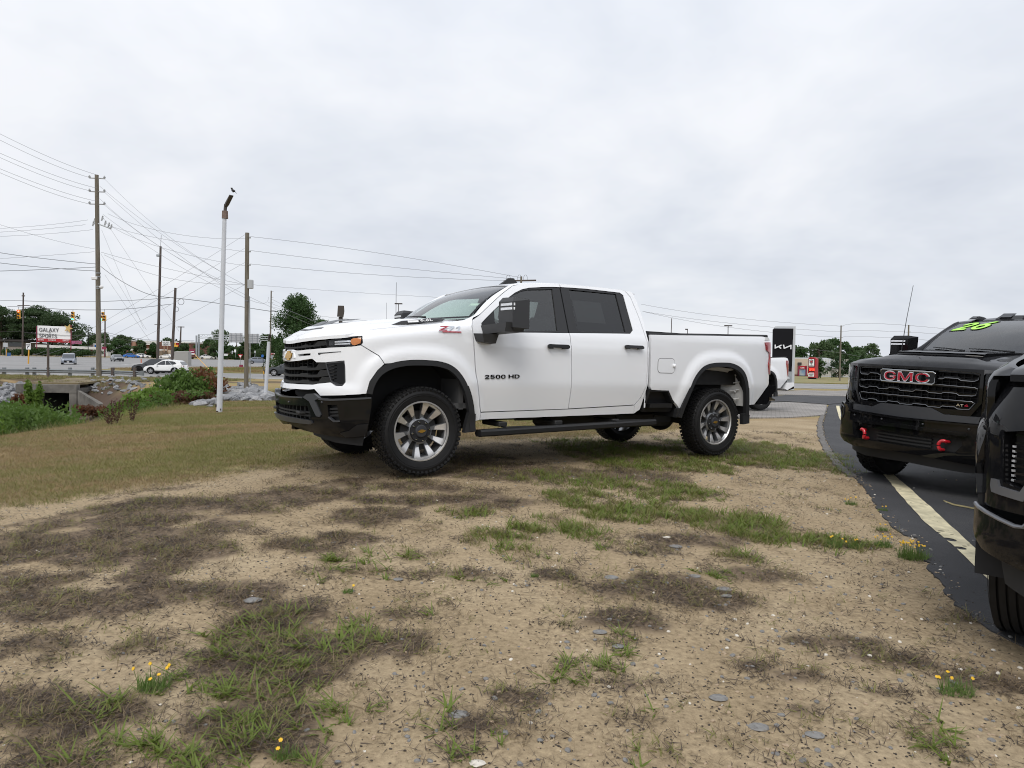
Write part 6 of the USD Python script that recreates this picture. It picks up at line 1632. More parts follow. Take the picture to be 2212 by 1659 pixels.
# --- guardrail
rail_m = mat('rail_steel', (.17, .185, .195), .55, metal=.25, var=.2, scale=2)
gr = thing('guardrail', 'grey steel guardrail above the culvert beside the near road', 'guardrail')
y0 = 60.6
prof = [(0, .155), (.05, .13), (.075, .09), (.02, .045), (.0, .0), (.02, -.045), (.075, -.09), (.05, -.13), (0, -.155)]
for i, (u0, v0, u1, v1) in enumerate(((-40, 800.2, 60, 800.8), (60, 800.8, 150, 802.2), (150, 802.2, 232, 803.8), (232, 803.8, 300, 806))):
    A, B = W(u0, v0, y0), W(u1, v1, y0)
    V = np.vstack([[(A[0], y0 - p, A[2] + z) for p, z in prof], [(B[0], y0 - p, B[2] + z) for p, z in prof]]); n = len(prof)
    part('rail', tm(V, [(j, j + 1, n + j + 1, n + j) for j in range(n - 1)]), rail_m, gr, 30)
for u in (5, 55, 70.5, 100.5, 148, 197, 243.5, 291):
    c = W(u, 803, y0); dark = u in (243.5, 291)
    part('post', box(.20, .22, 1.15, (c[0], y0 + (.22 if not dark else .0), c[2] - .22)), wood_d if dark else rail_m, gr, False)
A, B = W(300, 806, y0), W(310, 806.5, y0)
part('end_terminal', hull([(x, y0 + dy, A[2] + z) for x, d in ((A[0], .16), (B[0], .22)) for dy in (-.12, .12) for z in (-d, d)]), rail_m, gr, False)
a, b = pole_at(104, 815, 104, 743, 57.5); single('wooden_post', tube([a + (0, 0, -.2), b], .085, 8), wood_d, 'grey weathered post standing before the guardrail', 'post')

# --- culvert
cul = thing('culvert', 'concrete box culvert mouth with sloping wing wall below the guardrail', 'culvert')
cm = mat('culvert_concrete', (0.145, 0.135, 0.12), 0.95, var=0.45, scale=1.4, bump=0.5, bscale=12, bdist=.02)
cz0, cz1 = -4.0, -1.33
part('headwall', box(4.4, .45, .62, (CX - .25, CY + .05, cz1 - .31), .03), cm, cul, False)
part('side_wall', box(.55, .5, 2.3, (CX + 1.66, CY + .1, -2.9), .02), cm, cul, False)
part('side_wall', box(.55, .5, 2.3, (CX - 1.95, CY + .1, -2.9), .02), cm, cul, False)
part('wing_wall', hull([(CX + 1.97, CY - .1, -4.2), (CX + 1.97, CY + .25, -4.2), (CX + 1.97, CY - .1, -1.75), (CX + 1.97, CY + .25, -1.75), (CX + 4.6, CY - 2.0, -4.2), (CX + 4.8, CY - 1.7, -4.2), (CX + 4.6, CY - 2.0, -2.55), (CX + 4.8, CY - 1.7, -2.55)]), cm, cul, False)
part('wing_wall', hull([(CX - 2.2, CY - .1, -4.2), (CX - 2.2, CY + .25, -4.2), (CX - 2.2, CY - .1, -1.9), (CX - 2.2, CY + .25, -1.9), (CX - 4.4, CY - 1.8, -4.2), (CX - 4.6, CY - 1.5, -4.2), (CX - 4.4, CY - 1.8, -3.0), (CX - 4.6, CY - 1.5, -3.0)]), cm, cul, False)
part('barrel', cat_mesh([box(.3, 11, 2.6, (CX + 1.62, CY + 5.7, -2.9)), box(.3, 11, 2.6, (CX - 1.9, CY + 5.7, -2.9)), box(3.8, 11, .3, (CX - .1, CY + 5.7, -1.78)), box(3.8, .3, 2.6, (CX - .1, CY + 11.2, -2.9)), box(3.8, 11, .2, (CX - .1, CY + 5.7, -4.0))]), cm, cul, False)
single('water', panel(LineString([(CX, CY + 8), (CX, CY), (-30.5, 47), (-27.5, 42), (-23, 34), (-19.5, 27), (-16.8, 18)]).buffer(1.15), lambda P, o: st3(P[:, 0], P[:, 1], np.interp(P[:, 1], [18, 27, 34, 42, 52], [-3.15, -3.5, -3.66, -3.76, -3.8]) + o), 1.0, 0), mat('creek_water', (0.012, 0.016, 0.012), 0.06, spec=.6), 'dark still creek water at the culvert', kind='structure')

# --- roadside signs
def plate(name, label, u, v, y, shape, w, h, m, post=None, pm=galv_m, cat='sign', rz=0.0, group=None):
    c = W(u, v, y); t = thing(name, label, cat, group, loc=c, rz=rz)
    k = PXM(y); p = affinity.scale(shape, w * k, h * k, origin=(0, 0))
    part('plate', place(extrude(p, .05), frame((0, 0, 0), (1, 0, 0), (0, 0, 1))), m, t, False)
    if post:
        a = W(post[0], post[1], y) - c
        part('post', tube([(a[0], .08, a[2]), (0, .08, -h * k * .3)], post[2] * k, 6), pm, t)
    return t, k


SQ = sbox(-.5, -.5, .5, .5)
t, k = plate('road_sign', 'white keep right sign on an orange post on the traffic island', 61.5, 748, 106, SQ, 10, 13.5, sign_white, (60.5, 786, 1.3), orange_post)
part('arrow', place(extrude(unary_union([LineString([(-2.2 * k, -4.5 * k), (-1 * k, -1 * k), (1.6 * k, 0 * k), (1.9 * k, 4 * k)]).buffer(.7 * k), Polygon([(.2 * k, 3 * k), (3.6 * k, 3 * k), (1.9 * k, 6 * k)])]), .02), frame((0, -.052, 0), (1, 0, 0), (0, 0, 1))), sign_black, t, False)
part('median_symbol', place(extrude(Polygon([(-4 * k, 5 * k), (-1.2 * k, 5 * k), (-2.6 * k, -.5 * k)]), .02), frame((0, -.052, 0), (1, 0, 0), (0, 0, 1))), sign_black, t, False)
t, k = plate('yield_sign', 'red and white yield sign on the grass island', 519.5, 770, 97, Polygon([(-.5, .5), (.5, .5), (0, -.5)]), 11, 9.5, sign_red, (519, 792, .5))
part('centre', place(extrude(affinity.scale(Polygon([(-.28, .30), (.28, .30), (0, -.28)]), 11 * k, 9.5 * k, origin=(0, 0)), .02), frame((0, -.06, 0), (1, 0, 0), (0, 0, 1))), sign_white, t, False)
plate('small_sign', 'low dark red sign at the foot of the yield sign', 521, 790.5, 96, SQ, 8, 5, sign_maroon, (521, 795, .4))
t, k = plate('round_sign', 'small round blue sign on a dark stake', 567.2, 769, 45, Point(0, 0).buffer(.5), 5.5, 6, mat('sign_blue', (.02, .12, .42), .5), (569.5, 822, .6), mat('stake_dark', (.05, .05, .05), .7))
part('marker', tube([(.07, 0, -.95), (.08, 0, -1.15)], .03, 6), yellow_m, t)
plate('road_sign', 'back of a white road sign at the far left roadside', 12, 745, 222, SQ, 10, 9, insul_m, (12.5, 768, .6))
plate('road_sign', 'small white speed sign right of the sign gantry', 508, 758, 205, SQ, 4, 6, sign_white, (508, 772, .4))
plate('road_sign', 'grey back of a sign beyond the boxed pole', 551, 760, 205, SQ, 3.4, 4.5, insul_m, (550, 772, .4))
plate('road_sign', 'small dark red sign board right of the tallest pole', 225, 752, 200, SQ, 9.5, 6, sign_maroon, (226, 770, .5), sign_maroon)
single('delineator', tube([W(305, 784, 115), W(305, 775.5, 115)], 1.0 * PXM(115), 8), mat('cone_orange', (.55, .12, .03), .6), 'orange channel post standing on the highway', 'delineator')
single('newspaper_box', hull([W(u, v, y) for u, v in ((15, 769), (23.5, 769), (15.5, 762), (23.5, 762)) for y in (226, 226.8)]), mat('box_blue', (.03, .09, .22), .5), 'blue newspaper box beside the left hedge', 'newspaper box', smooth=False)
single('bollard', tube([W(14, 770, 226), W(14.3, 755, 226)], .9 * PXM(226), 8), yellow_m, 'yellow bollard left of the blue box', 'bollard')
single('yellow_guy_guard', tube([W(455, 801.5, 72), W(420, 765, 90)], .7 * PXM(80), 6), yellow_m, 'slanting yellow guy wire guard right of the white crossover', 'guy guard')
for (u0, v0, u1, v1, lab) in ((388, 809, 360, 775, 'grey guy wire guard slanting before the white crossover'), (487, 788, 467, 757, 'pale slanting guy guard behind the lamp post')):
    single('guy_guard', tube([W(u0, v0, 66), W(u1, v1, 70)], .6 * PXM(66), 6), galv_m, lab, 'guy guard')
c = W(395, 766, 118); single('utility_cabinet', hull([(c[0] + x, 118 + y, z) for x in (-1.15, 1.15) for y in (-.6, .6) for z in (-1.1, c[2] + .45)] + [(c[0] - 1.0, 118, c[2] + .55), (c[0] + 1.0, 118, c[2] + .55)]), mat('cabinet_grey', (.30, .29, .27), .7), 'grey utility cabinet on the island behind the white crossover', 'cabinet', smooth=False)

# --- billboards and signs on the far side
bb = thing('billboard', 'large white bowling centre billboard with a gold star', 'billboard')
yb = 240; k = PXM(yb)
TL, TR, BL, BR = [W(*ZA(*q), yb) for q in ((622, 645), (1185, 665), (622, 858), (1185, 878))]
def quad_board(a, b, c, d, th=.3):
    V = [a, b, c, d]; return hull([p + (0, dy, 0) for p in V for dy in (0, th)])
part('panel', quad_board(TL, TR, BL, BR), sign_white, bb, False)
RL, RR_ = W(*ZA(622, 914), yb), W(*ZA(1185, 934), yb)
part('red_band', quad_board(BL + (0, -.05, -.02), BR + (0, -.05, -.02), RL + (0, -.05, 0), RR_ + (0, -.05, 0)), sign_red, bb, False)
for x0, x1, yt in ((605, 622, 655), (1176, 1194, 640)):
    part('post', hull([W(*ZA(x, y_), yb + d) for x in (x0, x1) for y_ in (yt, 1065) for d in (-.1, .4)]), sign_maroon, bb, False)
def words(t, s, zx0, zx1, zy, hz, m, Z_, y, serif=True, slope=0.0, name='lettering', dy=-.12):
    A = W(*Z_(zx0, zy), y); B = W(*Z_(zx1, zy + slope), y); kk = np.linalg.norm(W(*Z_(0, hz), y) - W(*Z_(0, 0), y))
    mm = text(s, kk, .06, False, width=np.linalg.norm(B - A)); part(name, place(mm, frame((A + B) / 2 + (0, dy, 0), B - A, (0, 0, 1))), m, t, False)
dk = mat('letter_dark', (.05, .05, .055), .6)
words(bb, 'GALAXY', 660, 985, 716, 64, dk, ZA, yb, slope=8); words(bb, 'OF', 820, 855, 768, 18, dk, ZA, yb); words(bb, 'SPORTS', 660, 955, 815, 64, dk, ZA, yb, slope=10)
words(bb, 'BOWL', 645, 742, 882, 24, sign_white, ZA, yb, slope=2, dy=-.2); words(bb, 'FITNESS', 812, 942, 888, 24, sign_white, ZA, yb, slope=2, dy=-.2); words(bb, 'SKATE', 1055, 1155, 894, 26, sign_white, ZA, yb, slope=2, dy=-.2)
sp = [(np.cos(q) * r, np.sin(q) * r) for i in range(10) for q, r in [((i / 10) * 2 * np.pi + 1.25, (1 if i % 2 == 0 else .40))]]
st = extrude(affinity.scale(Polygon(sp), 9.6 * k, 9.8 * k, origin=(0, 0)), .3); part('star', place(st, frame(W(*ZA(1158, 695), yb) + (0, -.3, 0), (1, 0, 0), (0, 0, 1))), mat('star_gold', (.52, .36, .13), .6), bb, False)
pk = thing('neon_sign', 'pink script sign beside the billboard post', 'sign')
part('panel', hull([W(*ZA(x, y_), yb + d) for x in (1200, 1365) for y_ in (900, 955) for d in (0, .1)]), mat('pink_mesh', (.30, .09, .16), .7, var=.5, scale=2), pk, False)
words(pk, 'Lazer', 1195, 1255, 925, 34, mat('pink_tube', (.55, .16, .32), .5), ZA, yb - .2); words(pk, 'Storm', 1265, 1362, 932, 34, MATS['pink_tube'], ZA, yb - .2) if False else None
gg = thing('golf_sign', 'white sign reading golf on two posts between the dark poles', 'sign')
part('panel', hull([W(*ZB(x, y_), 245 + d) for x, y_ in ((485, 742), (596, 748), (484, 812), (603, 815)) for d in (0, .2)]), sign_white, gg, False)
words(gg, 'GALAXY', 494, 590, 765, 24, dk, ZB, 244.8, slope=3); words(gg, 'GOLF', 508, 570, 796, 24, dk, ZB, 244.8, slope=2)
for x in (516, 562):
    part('post', tube([W(*ZB(x, 815), 245), W(*ZB(x, 905), 245)], .16, 6), mat('post_tan', (.30, .20, .13), .8), gg)
ms = thing('monument_sign', 'maroon monument sign left of the gantry post', 'sign')
part('base', hull([W(*ZB(x, y_), 215 + d) for x, y_ in ((858, 850), (950, 850), (858, 972), (950, 972)) for d in (0, 1)]), brick_m, ms, False)
part('panel', hull([W(*ZB(x, y_), 214.7 + d) for x, y_ in ((864, 862), (940, 866), (864, 925), (940, 930)) for d in (0, .2)]), sign_maroon, ms, False)
part('lower_panel', hull([W(*ZB(x, y_), 214.6 + d) for x, y_ in ((866, 916), (938, 920), (866, 934), (938, 936)) for d in (0, .2)]), sign_white, ms, False)
part('text_band', hull([W(*ZB(x, y_), 214.6 + d) for x, y_ in ((880, 888), (928, 890), (880, 897), (928, 899)) for d in (0, .05)]), sign_white, ms, False)
rs_ = thing('shop_sign', 'red and white shop sign at the foot of the big leafy tree', 'sign')
part('panel', hull([W(*ZB(x, y_), 190 + d) for x, y_ in ((1950, 915), (2048, 917), (1950, 940), (2048, 942)) for d in (0, .3)]), sign_white, rs_, False)
part('red_letters', hull([W(*ZB(x, y_), 189.8 + d) for x, y_ in ((1980, 918), (2040, 920), (1980, 937), (2040, 938)) for d in (0, .1)]), sign_red, rs_, False)
part('letter_board', hull([W(*ZB(x, y_), 190 + d) for x, y_ in ((1982, 950), (2030, 951), (1982, 984), (2030, 985)) for d in (0, .3)]), sign_white, rs_, False)
part('post', tube([W(*ZB(2006, 1000), 190), W(*ZB(2006, 915), 190.2)], .25, 6), galv_m, rs_)

# --- sign gantry
ga = thing('sign_gantry', 'steel truss gantry over the highway with two sign backs', 'sign gantry')
yg_ = 232; k = PXM(yg_)
for x, y_ in ((962, 672), (995, 652)):
    part('column', tube([W(*ZB(x, 968), yg_ + (x > 970) * 2), W(*ZB(x, y_), yg_ + (x > 970) * 2)], 2.0 * k, 8), galv_m, ga)
ch0 = [W(*ZB(990, 656), yg_), W(*ZB(990, 690), yg_), W(*ZB(990, 715), yg_)]; ch1 = [W(*ZB(1965, 688), yg_), W(*ZB(1965, 720), yg_), W(*ZB(1965, 745), yg_)]
part('truss', cat_mesh([tube([a_, b_], .75 * k, 6) for a_, b_ in zip(ch0, ch1)] + [tube([ch0[i % 2 * 1] + (ch1[i % 2 * 1] - ch0[i % 2 * 1]) * (i / 28), ch0[(i + 1) % 2] + (ch1[(i + 1) % 2] - ch0[(i + 1) % 2]) * ((i + 1) / 28)], .35 * k, 5) for i in range(28)]), galv_m, ga)
for x0, x1, y0_, y1_ in ((1412, 1600, 640, 768), (1632, 1830, 650, 778)):
    sb = part('sign_back', hull([W(*ZB(x, y_), yg_ - .8 + d) for x in (x0, x1) for y_ in (y0_, y1_) for d in (0, .15)]), mat('aluminium_back', (.36, .36, .37), .6), ga, False)
    for q in (.15, .5, .85):
        part('rib', tube([W(*ZB(x0 + (x1 - x0) * q, y0_ - 4), yg_ - 1), W(*ZB(x0 + (x1 - x0) * q, y1_ + 4), yg_ - 1)], .5 * k, 5), galv_m, sb)
    for q in (.2, .45, .7):
        part('rail', tube([W(*ZB(x0, y0_ + (y1_ - y0_) * q), yg_ - .95), W(*ZB(x1, y0_ + (y1_ - y0_) * q), yg_ - .95)], .3 * k, 5), galv_m, sb)

# --- buildings
def block(t, name, m, Z_, x0, x1, y0_, y1_, y, depth, **kw):
    a_ = W(*Z_(x0, y0_), y); b_ = W(*Z_(x1, y1_), y); zt_ = max(a_[2], b_[2]); zb = -1.3 if kw.get('ground', True) else min(a_[2], b_[2])
    return part(name, box(abs(b_[0] - a_[0]), depth, zt_ - zb, ((a_[0] + b_[0]) / 2, y + depth / 2, (zt_ + zb) / 2)), m, t, False)
grey_wall = mat('grey_wall', (.30, .27, .25), .85); dark_fascia = mat('dark_fascia', (.035, .03, .03), .8); white_wall = mat('white_wall', (.58, .58, .57), .8); wglass = mat('window_dark', (.03, .035, .04), .1, coat=.5)
t = thing('building', 'low grey building with a dark flat fascia at the left edge', 'building')
block(t, 'wall', grey_wall, ZA, -400, 360, 915, 1110, 262, 14); block(t, 'fascia', dark_fascia, ZA, -420, 400, 868, 915, 260, 18, ground=False); block(t, 'window', wglass, ZA, 140, 380, 925, 1000, 261.8, .3, ground=False); block(t, 'door', wglass, ZA, 60, 100, 980, 1120, 261.8, .3)
t = thing('walkway', 'long white roofed walkway behind the hedges', 'walkway')
A, B = W(*ZA(590, 962), 258), W(*ZA(1900, 1020), 258); part('roof', quad_board(A, B, A - (0, 0, .9), B - (0, 0, .9), 4), white_wall, t, False)
A, B = W(*ZB(0, 845), 262), W(*ZB(480, 862), 262); part('roof', quad_board(A, B, A - (0, 0, .8), B - (0, 0, .8), 4), white_wall, t, False)
for x in (10, 115, 212, 303, 395):
    part('post', tube([W(*ZB(x, 860), 262), W(*ZB(x, 975), 262)], .35, 6), mat('post_rust', (.16, .075, .05), .8), t)
t = thing('building', 'white low shop beyond the pink sign', 'building')
block(t, 'wall', white_wall, ZA, 1340, 1500, 975, 1060, 300, 12); block(t, 'window', wglass, ZA, 1350, 1460, 1030, 1060, 299.8, .2)
t = thing('building', 'small brick and white shop with a blue sign behind the tallest pole', 'building')
block(t, 'wall', white_wall, ZA, 1520, 1800, 940, 1120, 290, 12); block(t, 'brick_pier', brick_m, ZA, 1510, 1540, 942, 1120, 289.5, 1); block(t, 'blue_sign', MATS['sign_blue'], ZA, 1580, 1640, 968, 1035, 289.4, .3, ground=False); block(t, 'blue_sign', MATS['sign_blue'], ZA, 1755, 1790, 985, 1030, 289.4, .3, ground=False)
t = thing('building', 'long brown brick store with a pale parapet and a red panel', 'building')
block(t, 'wall', brick_m, ZB, 60, 640, 752, 960, 300, 20); block(t, 'parapet', white_wall, ZB, 62, 120, 736, 752, 299.5, 20, ground=False); block(t, 'parapet', white_wall, ZB, 230, 410, 745, 805, 299.4, .6, ground=False); block(t, 'pier', mat('brick_light', (.30, .17, .12), .9), ZB, 75, 120, 752, 960, 299.3, .5); block(t, 'wall', brick_m, ZB, 640, 880, 770, 960, 296, 20); block(t, 'parapet', white_wall, ZB, 640, 882, 752, 778, 295.5, 21, ground=False)
rp = block(t, 'red_sign', mat('sign_bright_red', (.42, .015, .02), .5), ZB, 648, 712, 780, 830, 295.2, .5, ground=False)
c = W(*ZB(662, 812), 294.9); part('flame', place(extrude(Polygon([(-1.6, -.8), (.8, -.9), (1.6, .1), (.6, .2), (.3, 1.4), (-.4, .2)]), .1), frame(c, (1, 0, 0), (0, 0, 1))), mat('sign_gold', (.7, .4, .05), .5), t, False)
t = thing('building', 'small tan building with an open entrance below the golf sign', 'building')
block(t, 'wall', tan_m, ZB, 485, 600, 870, 965, 250, 8); block(t, 'entrance', wglass, ZB, 520, 560, 915, 965, 249.8, .3); block(t, 'wall', mat('dark_tan', (.18, .14, .10), .9), ZB, 430, 490, 880, 965, 246, 8)
t = thing('building', 'tan pharmacy building with a red poster panel right of the dealer sign', 'building')
block(t, 'wall', tan_m, ZK, 600, 955, 908, 1200, 112, 14); block(t, 'brick_base', brick_m, ZK, 595, 960, 1148, 1200, 111.8, .3)
block(t, 'poster', mat('poster_blue', (.10, .22, .42), .6, var=.7, scale=1.2, dark=(.36, .40, .40)), ZK, 808, 922, 1072, 1168, 111.6, .25, ground=False); block(t, 'poster_head', sign_red, ZK, 808, 922, 1022, 1072, 111.55, .3, ground=False)
words(t, 'CARE', 836, 892, 1050, 22, sign_white, ZK, 111.4, dy=-.05)
for x in (808, 922):
    part('poster_frame', box(.15, .3, 1.55, W(*ZK(x, 1095), 111.5)), sign_maroon, t, False)
part('wall_lamp', box(.55, .4, .45, W(*ZK(824, 990), 111.7), .05), dark_fascia, t, False)
t = thing('building', 'pale metal clad shed with a grey roof right of the red sign', 'building')
block(t, 'wall', metal_wall, ZK, 940, 1560, 1005, 1215, 126, 16)
for i in range(24):
    x = 945 + i * 26; part('cladding_rib', box(.10, .08, 4.4, W(*ZK(x, 1108), 125.95)), metal_wall, t, False)
A, B = W(*ZK(935, 972), 125.6), W(*ZK(1565, 978), 125.6); part('roof', hull([A, B, A - (0, 0, .9), B - (0, 0, .9), A + (0, 9, .9), B + (0, 9, .9)]), mat('grey_roof', (.33, .34, .34), .6), t, False)
part('roof_unit', hull([W(*ZK(x, y_), 133 + d) for x in (1195, 1330) for y_ in (958, 975) for d in (0, 1)]), insul_m, t, False)

# --- dealer sign
ks = thing('dealer_sign', 'tall black and white dealer sign behind the white tailgate', 'sign')
y = 45.0
P = lambda x, y_, d=0: W(*ZK(x, y_), y + d)
part('tower', hull([P(x, y_, d) for x, y_ in ((455, 428), (766, 427), (740, 1385), (600, 1385), (425, 470)) for d in (.25, .75)] + [P(480, 425, d) for d in (.25, .75)]), mat('sign_silver', (.52, .54, .56), .4, metal=.2), ks, False)
part('black_face', hull([P(x, y_, d) for x, y_ in ((418, 478), (440, 457), (730, 460), (706, 1108), (640, 1385), (400, 1385)) for d in (0, .3)]), sign_black, ks, False)
part('service_box', hull([P(x, y_, d) for x, y_ in ((636, 1108), (712, 1108), (706, 1295), (630, 1295)) for d in (-.25, .05)]), galv_m, ks, False)
part('meter', trimesh.creation.icosphere(2, .09).apply_translation(P(655, 1212, -.3)), insul_m, ks)
for x in (642, 660, 678):
    part('conduit', tube([P(x, 1295, -.1), P(x - 3, 1385, -.1)], .035, 6), galv_m, ks)
part('strut', tube([P(560, 1355, -.2), P(735, 1360, -.2)], .03, 6), galv_m, ks)
# letters drawn as joined strokes
kk = np.linalg.norm(P(100, 0) - P(0, 0)) / 100
S = lambda pts, w: LineString([(x * kk, -y_ * kk) for x, y_ in pts]).buffer(w * kk, cap_style='flat', join_style='mitre')
logo = unary_union([S([(455, 706), (455, 764)], 8), S([(452, 758), (548, 712)], 8), S([(502, 730), (542, 763)], 9), S([(577, 706), (592, 764)], 9), S([(588, 759), (694, 714)], 8), S([(690, 706), (690, 770)], 8)])
cx, cy = logo.bounds[0] + (logo.bounds[2] - logo.bounds[0]) / 2, logo.bounds[1] + (logo.bounds[3] - logo.bounds[1]) / 2
part('logo', place(extrude(affinity.translate(logo, -cx, -cy), .05), frame(P(572, 735, -.06), P(697, 716) - P(445, 712), (0, 0, 1))), mat('logo_white', (.72, .73, .75), .4), ks, False)
# --- pharmacy sign
ps = thing('pharmacy_sign', 'tall red pharmacy sign with a lit red display', 'sign')
y = 94.0
P = lambda x, y_, d=0: W(*ZK(x, y_), y + d)
part('tower', hull([P(x, y_, d) for x, y_ in ((955, 905), (975, 892), (1040, 895), (1080, 912), (1048, 1200), (948, 1195)) for d in (0,)] + [P(x, y_, 1.2) for x, y_ in ((1060, 893), (1106, 915), (1098, 1205), (1000, 900), (1000, 1205))]), sign_red, ps, False)
part('base', hull([P(x, y_, d) for x, y_ in ((952, 1195), (1075, 1200), (952, 1222), (1075, 1225)) for d in (.1, 1.1)]), sign_black, ps, False)
part('panel_frame', hull([P(x, y_, -.04) for x, y_ in ((958, 912), (1052, 914), (1050, 1036), (956, 1032))] + [P(x, y_, .05) for x, y_ in ((958, 912), (1052, 914), (1050, 1036), (956, 1032))]), sign_black, ps, False)
part('panel', hull([P(x, y_, d) for x, y_ in ((964, 918), (1042, 919), (1041, 1029), (962, 1026)) for d in (-.10, -.02)]), sign_white, ps, False)
k = PXM(y) * .1437 * 1.0
cross = unary_union([sbox(-16 * k, -6 * k, 16 * k, 6 * k), sbox(-6 * k, -16 * k, 6 * k, 16 * k)])
part('cross', place(extrude(cross, .03), frame(P(1000, 958, -.14), (1, 0, 0), (0, 0, 1))), sign_red, ps, False)
part('emblem_outline', place(extrude(unary_union([LineString([(-26 * k, 22 * k), (0, 30 * k), (26 * k, 22 * k)]).buffer(2.5 * k), LineString([(-20 * k, 18 * k), (-20 * k, -18 * k)]).buffer(2 * k), LineString([(20 * k, 18 * k), (20 * k, -18 * k)]).buffer(2 * k), LineString([(-16 * k, -20 * k), (16 * k, -20 * k)]).buffer(2 * k), LineString([(0, -22 * k), (0, -50 * k)]).buffer(2.5 * k)]), .03), frame(P(1000, 958, -.14), (1, 0, 0), (0, 0, 1))), sign_black, ps, False)
part('name_strip', hull([P(x, y_, d) for x, y_ in ((970, 1015), (1034, 1016), (1034, 1021), (970, 1020)) for d in (-.13, -.10)]), sign_black, ps, False)
part('display', hull([P(x, y_, d) for x, y_ in ((958, 1050), (1050, 1053), (1048, 1108), (956, 1105)) for d in (-.08, .02)]), mat('display_dark', (.05, .004, .004), .4), ps, False)
words(ps, 'OPEN', 966, 1040, 1079, 38, mat('display_glow', (1, .05, .02), .4, emis=(1, .06, .03), estr=2.2), ZK, y - .1, dy=-.02)
words(ps, 'Drive-Thru', 968, 1040, 1119, 10, sign_white, ZK, y - .05, dy=-.03) if False else part('text_strip', hull([P(x, y_, d) for x, y_ in ((968, 1115), (1040, 1118), (1040, 1122), (968, 1120)) for d in (-.06, -.02)]), sign_white, ps, False)
lb = part('letter_board', hull([P(x, y_, d) for x, y_ in ((954, 1130), (1042, 1133), (1040, 1184), (952, 1180)) for d in (-.08, .02)]), sign_white, ps, False)
for yy_ in (1143, 1156, 1169):
    part('text_line', hull([P(x, q, d) for x in (962 + (yy_ > 1160) * 12, 1032 - (yy_ > 1160) * 14) for q in (yy_ - 2.5, yy_ + 2.5) for d in (-.11, -.08)]), dk, lb, False)
# ---------------------------------------------------------------- passing cars
car_glass = mat('car_glass', (0.02, 0.023, 0.027), 0.08, coat=.6)
car_wheel = mat('car_alloy', (.45, .45, .46), .3, metal=.7)


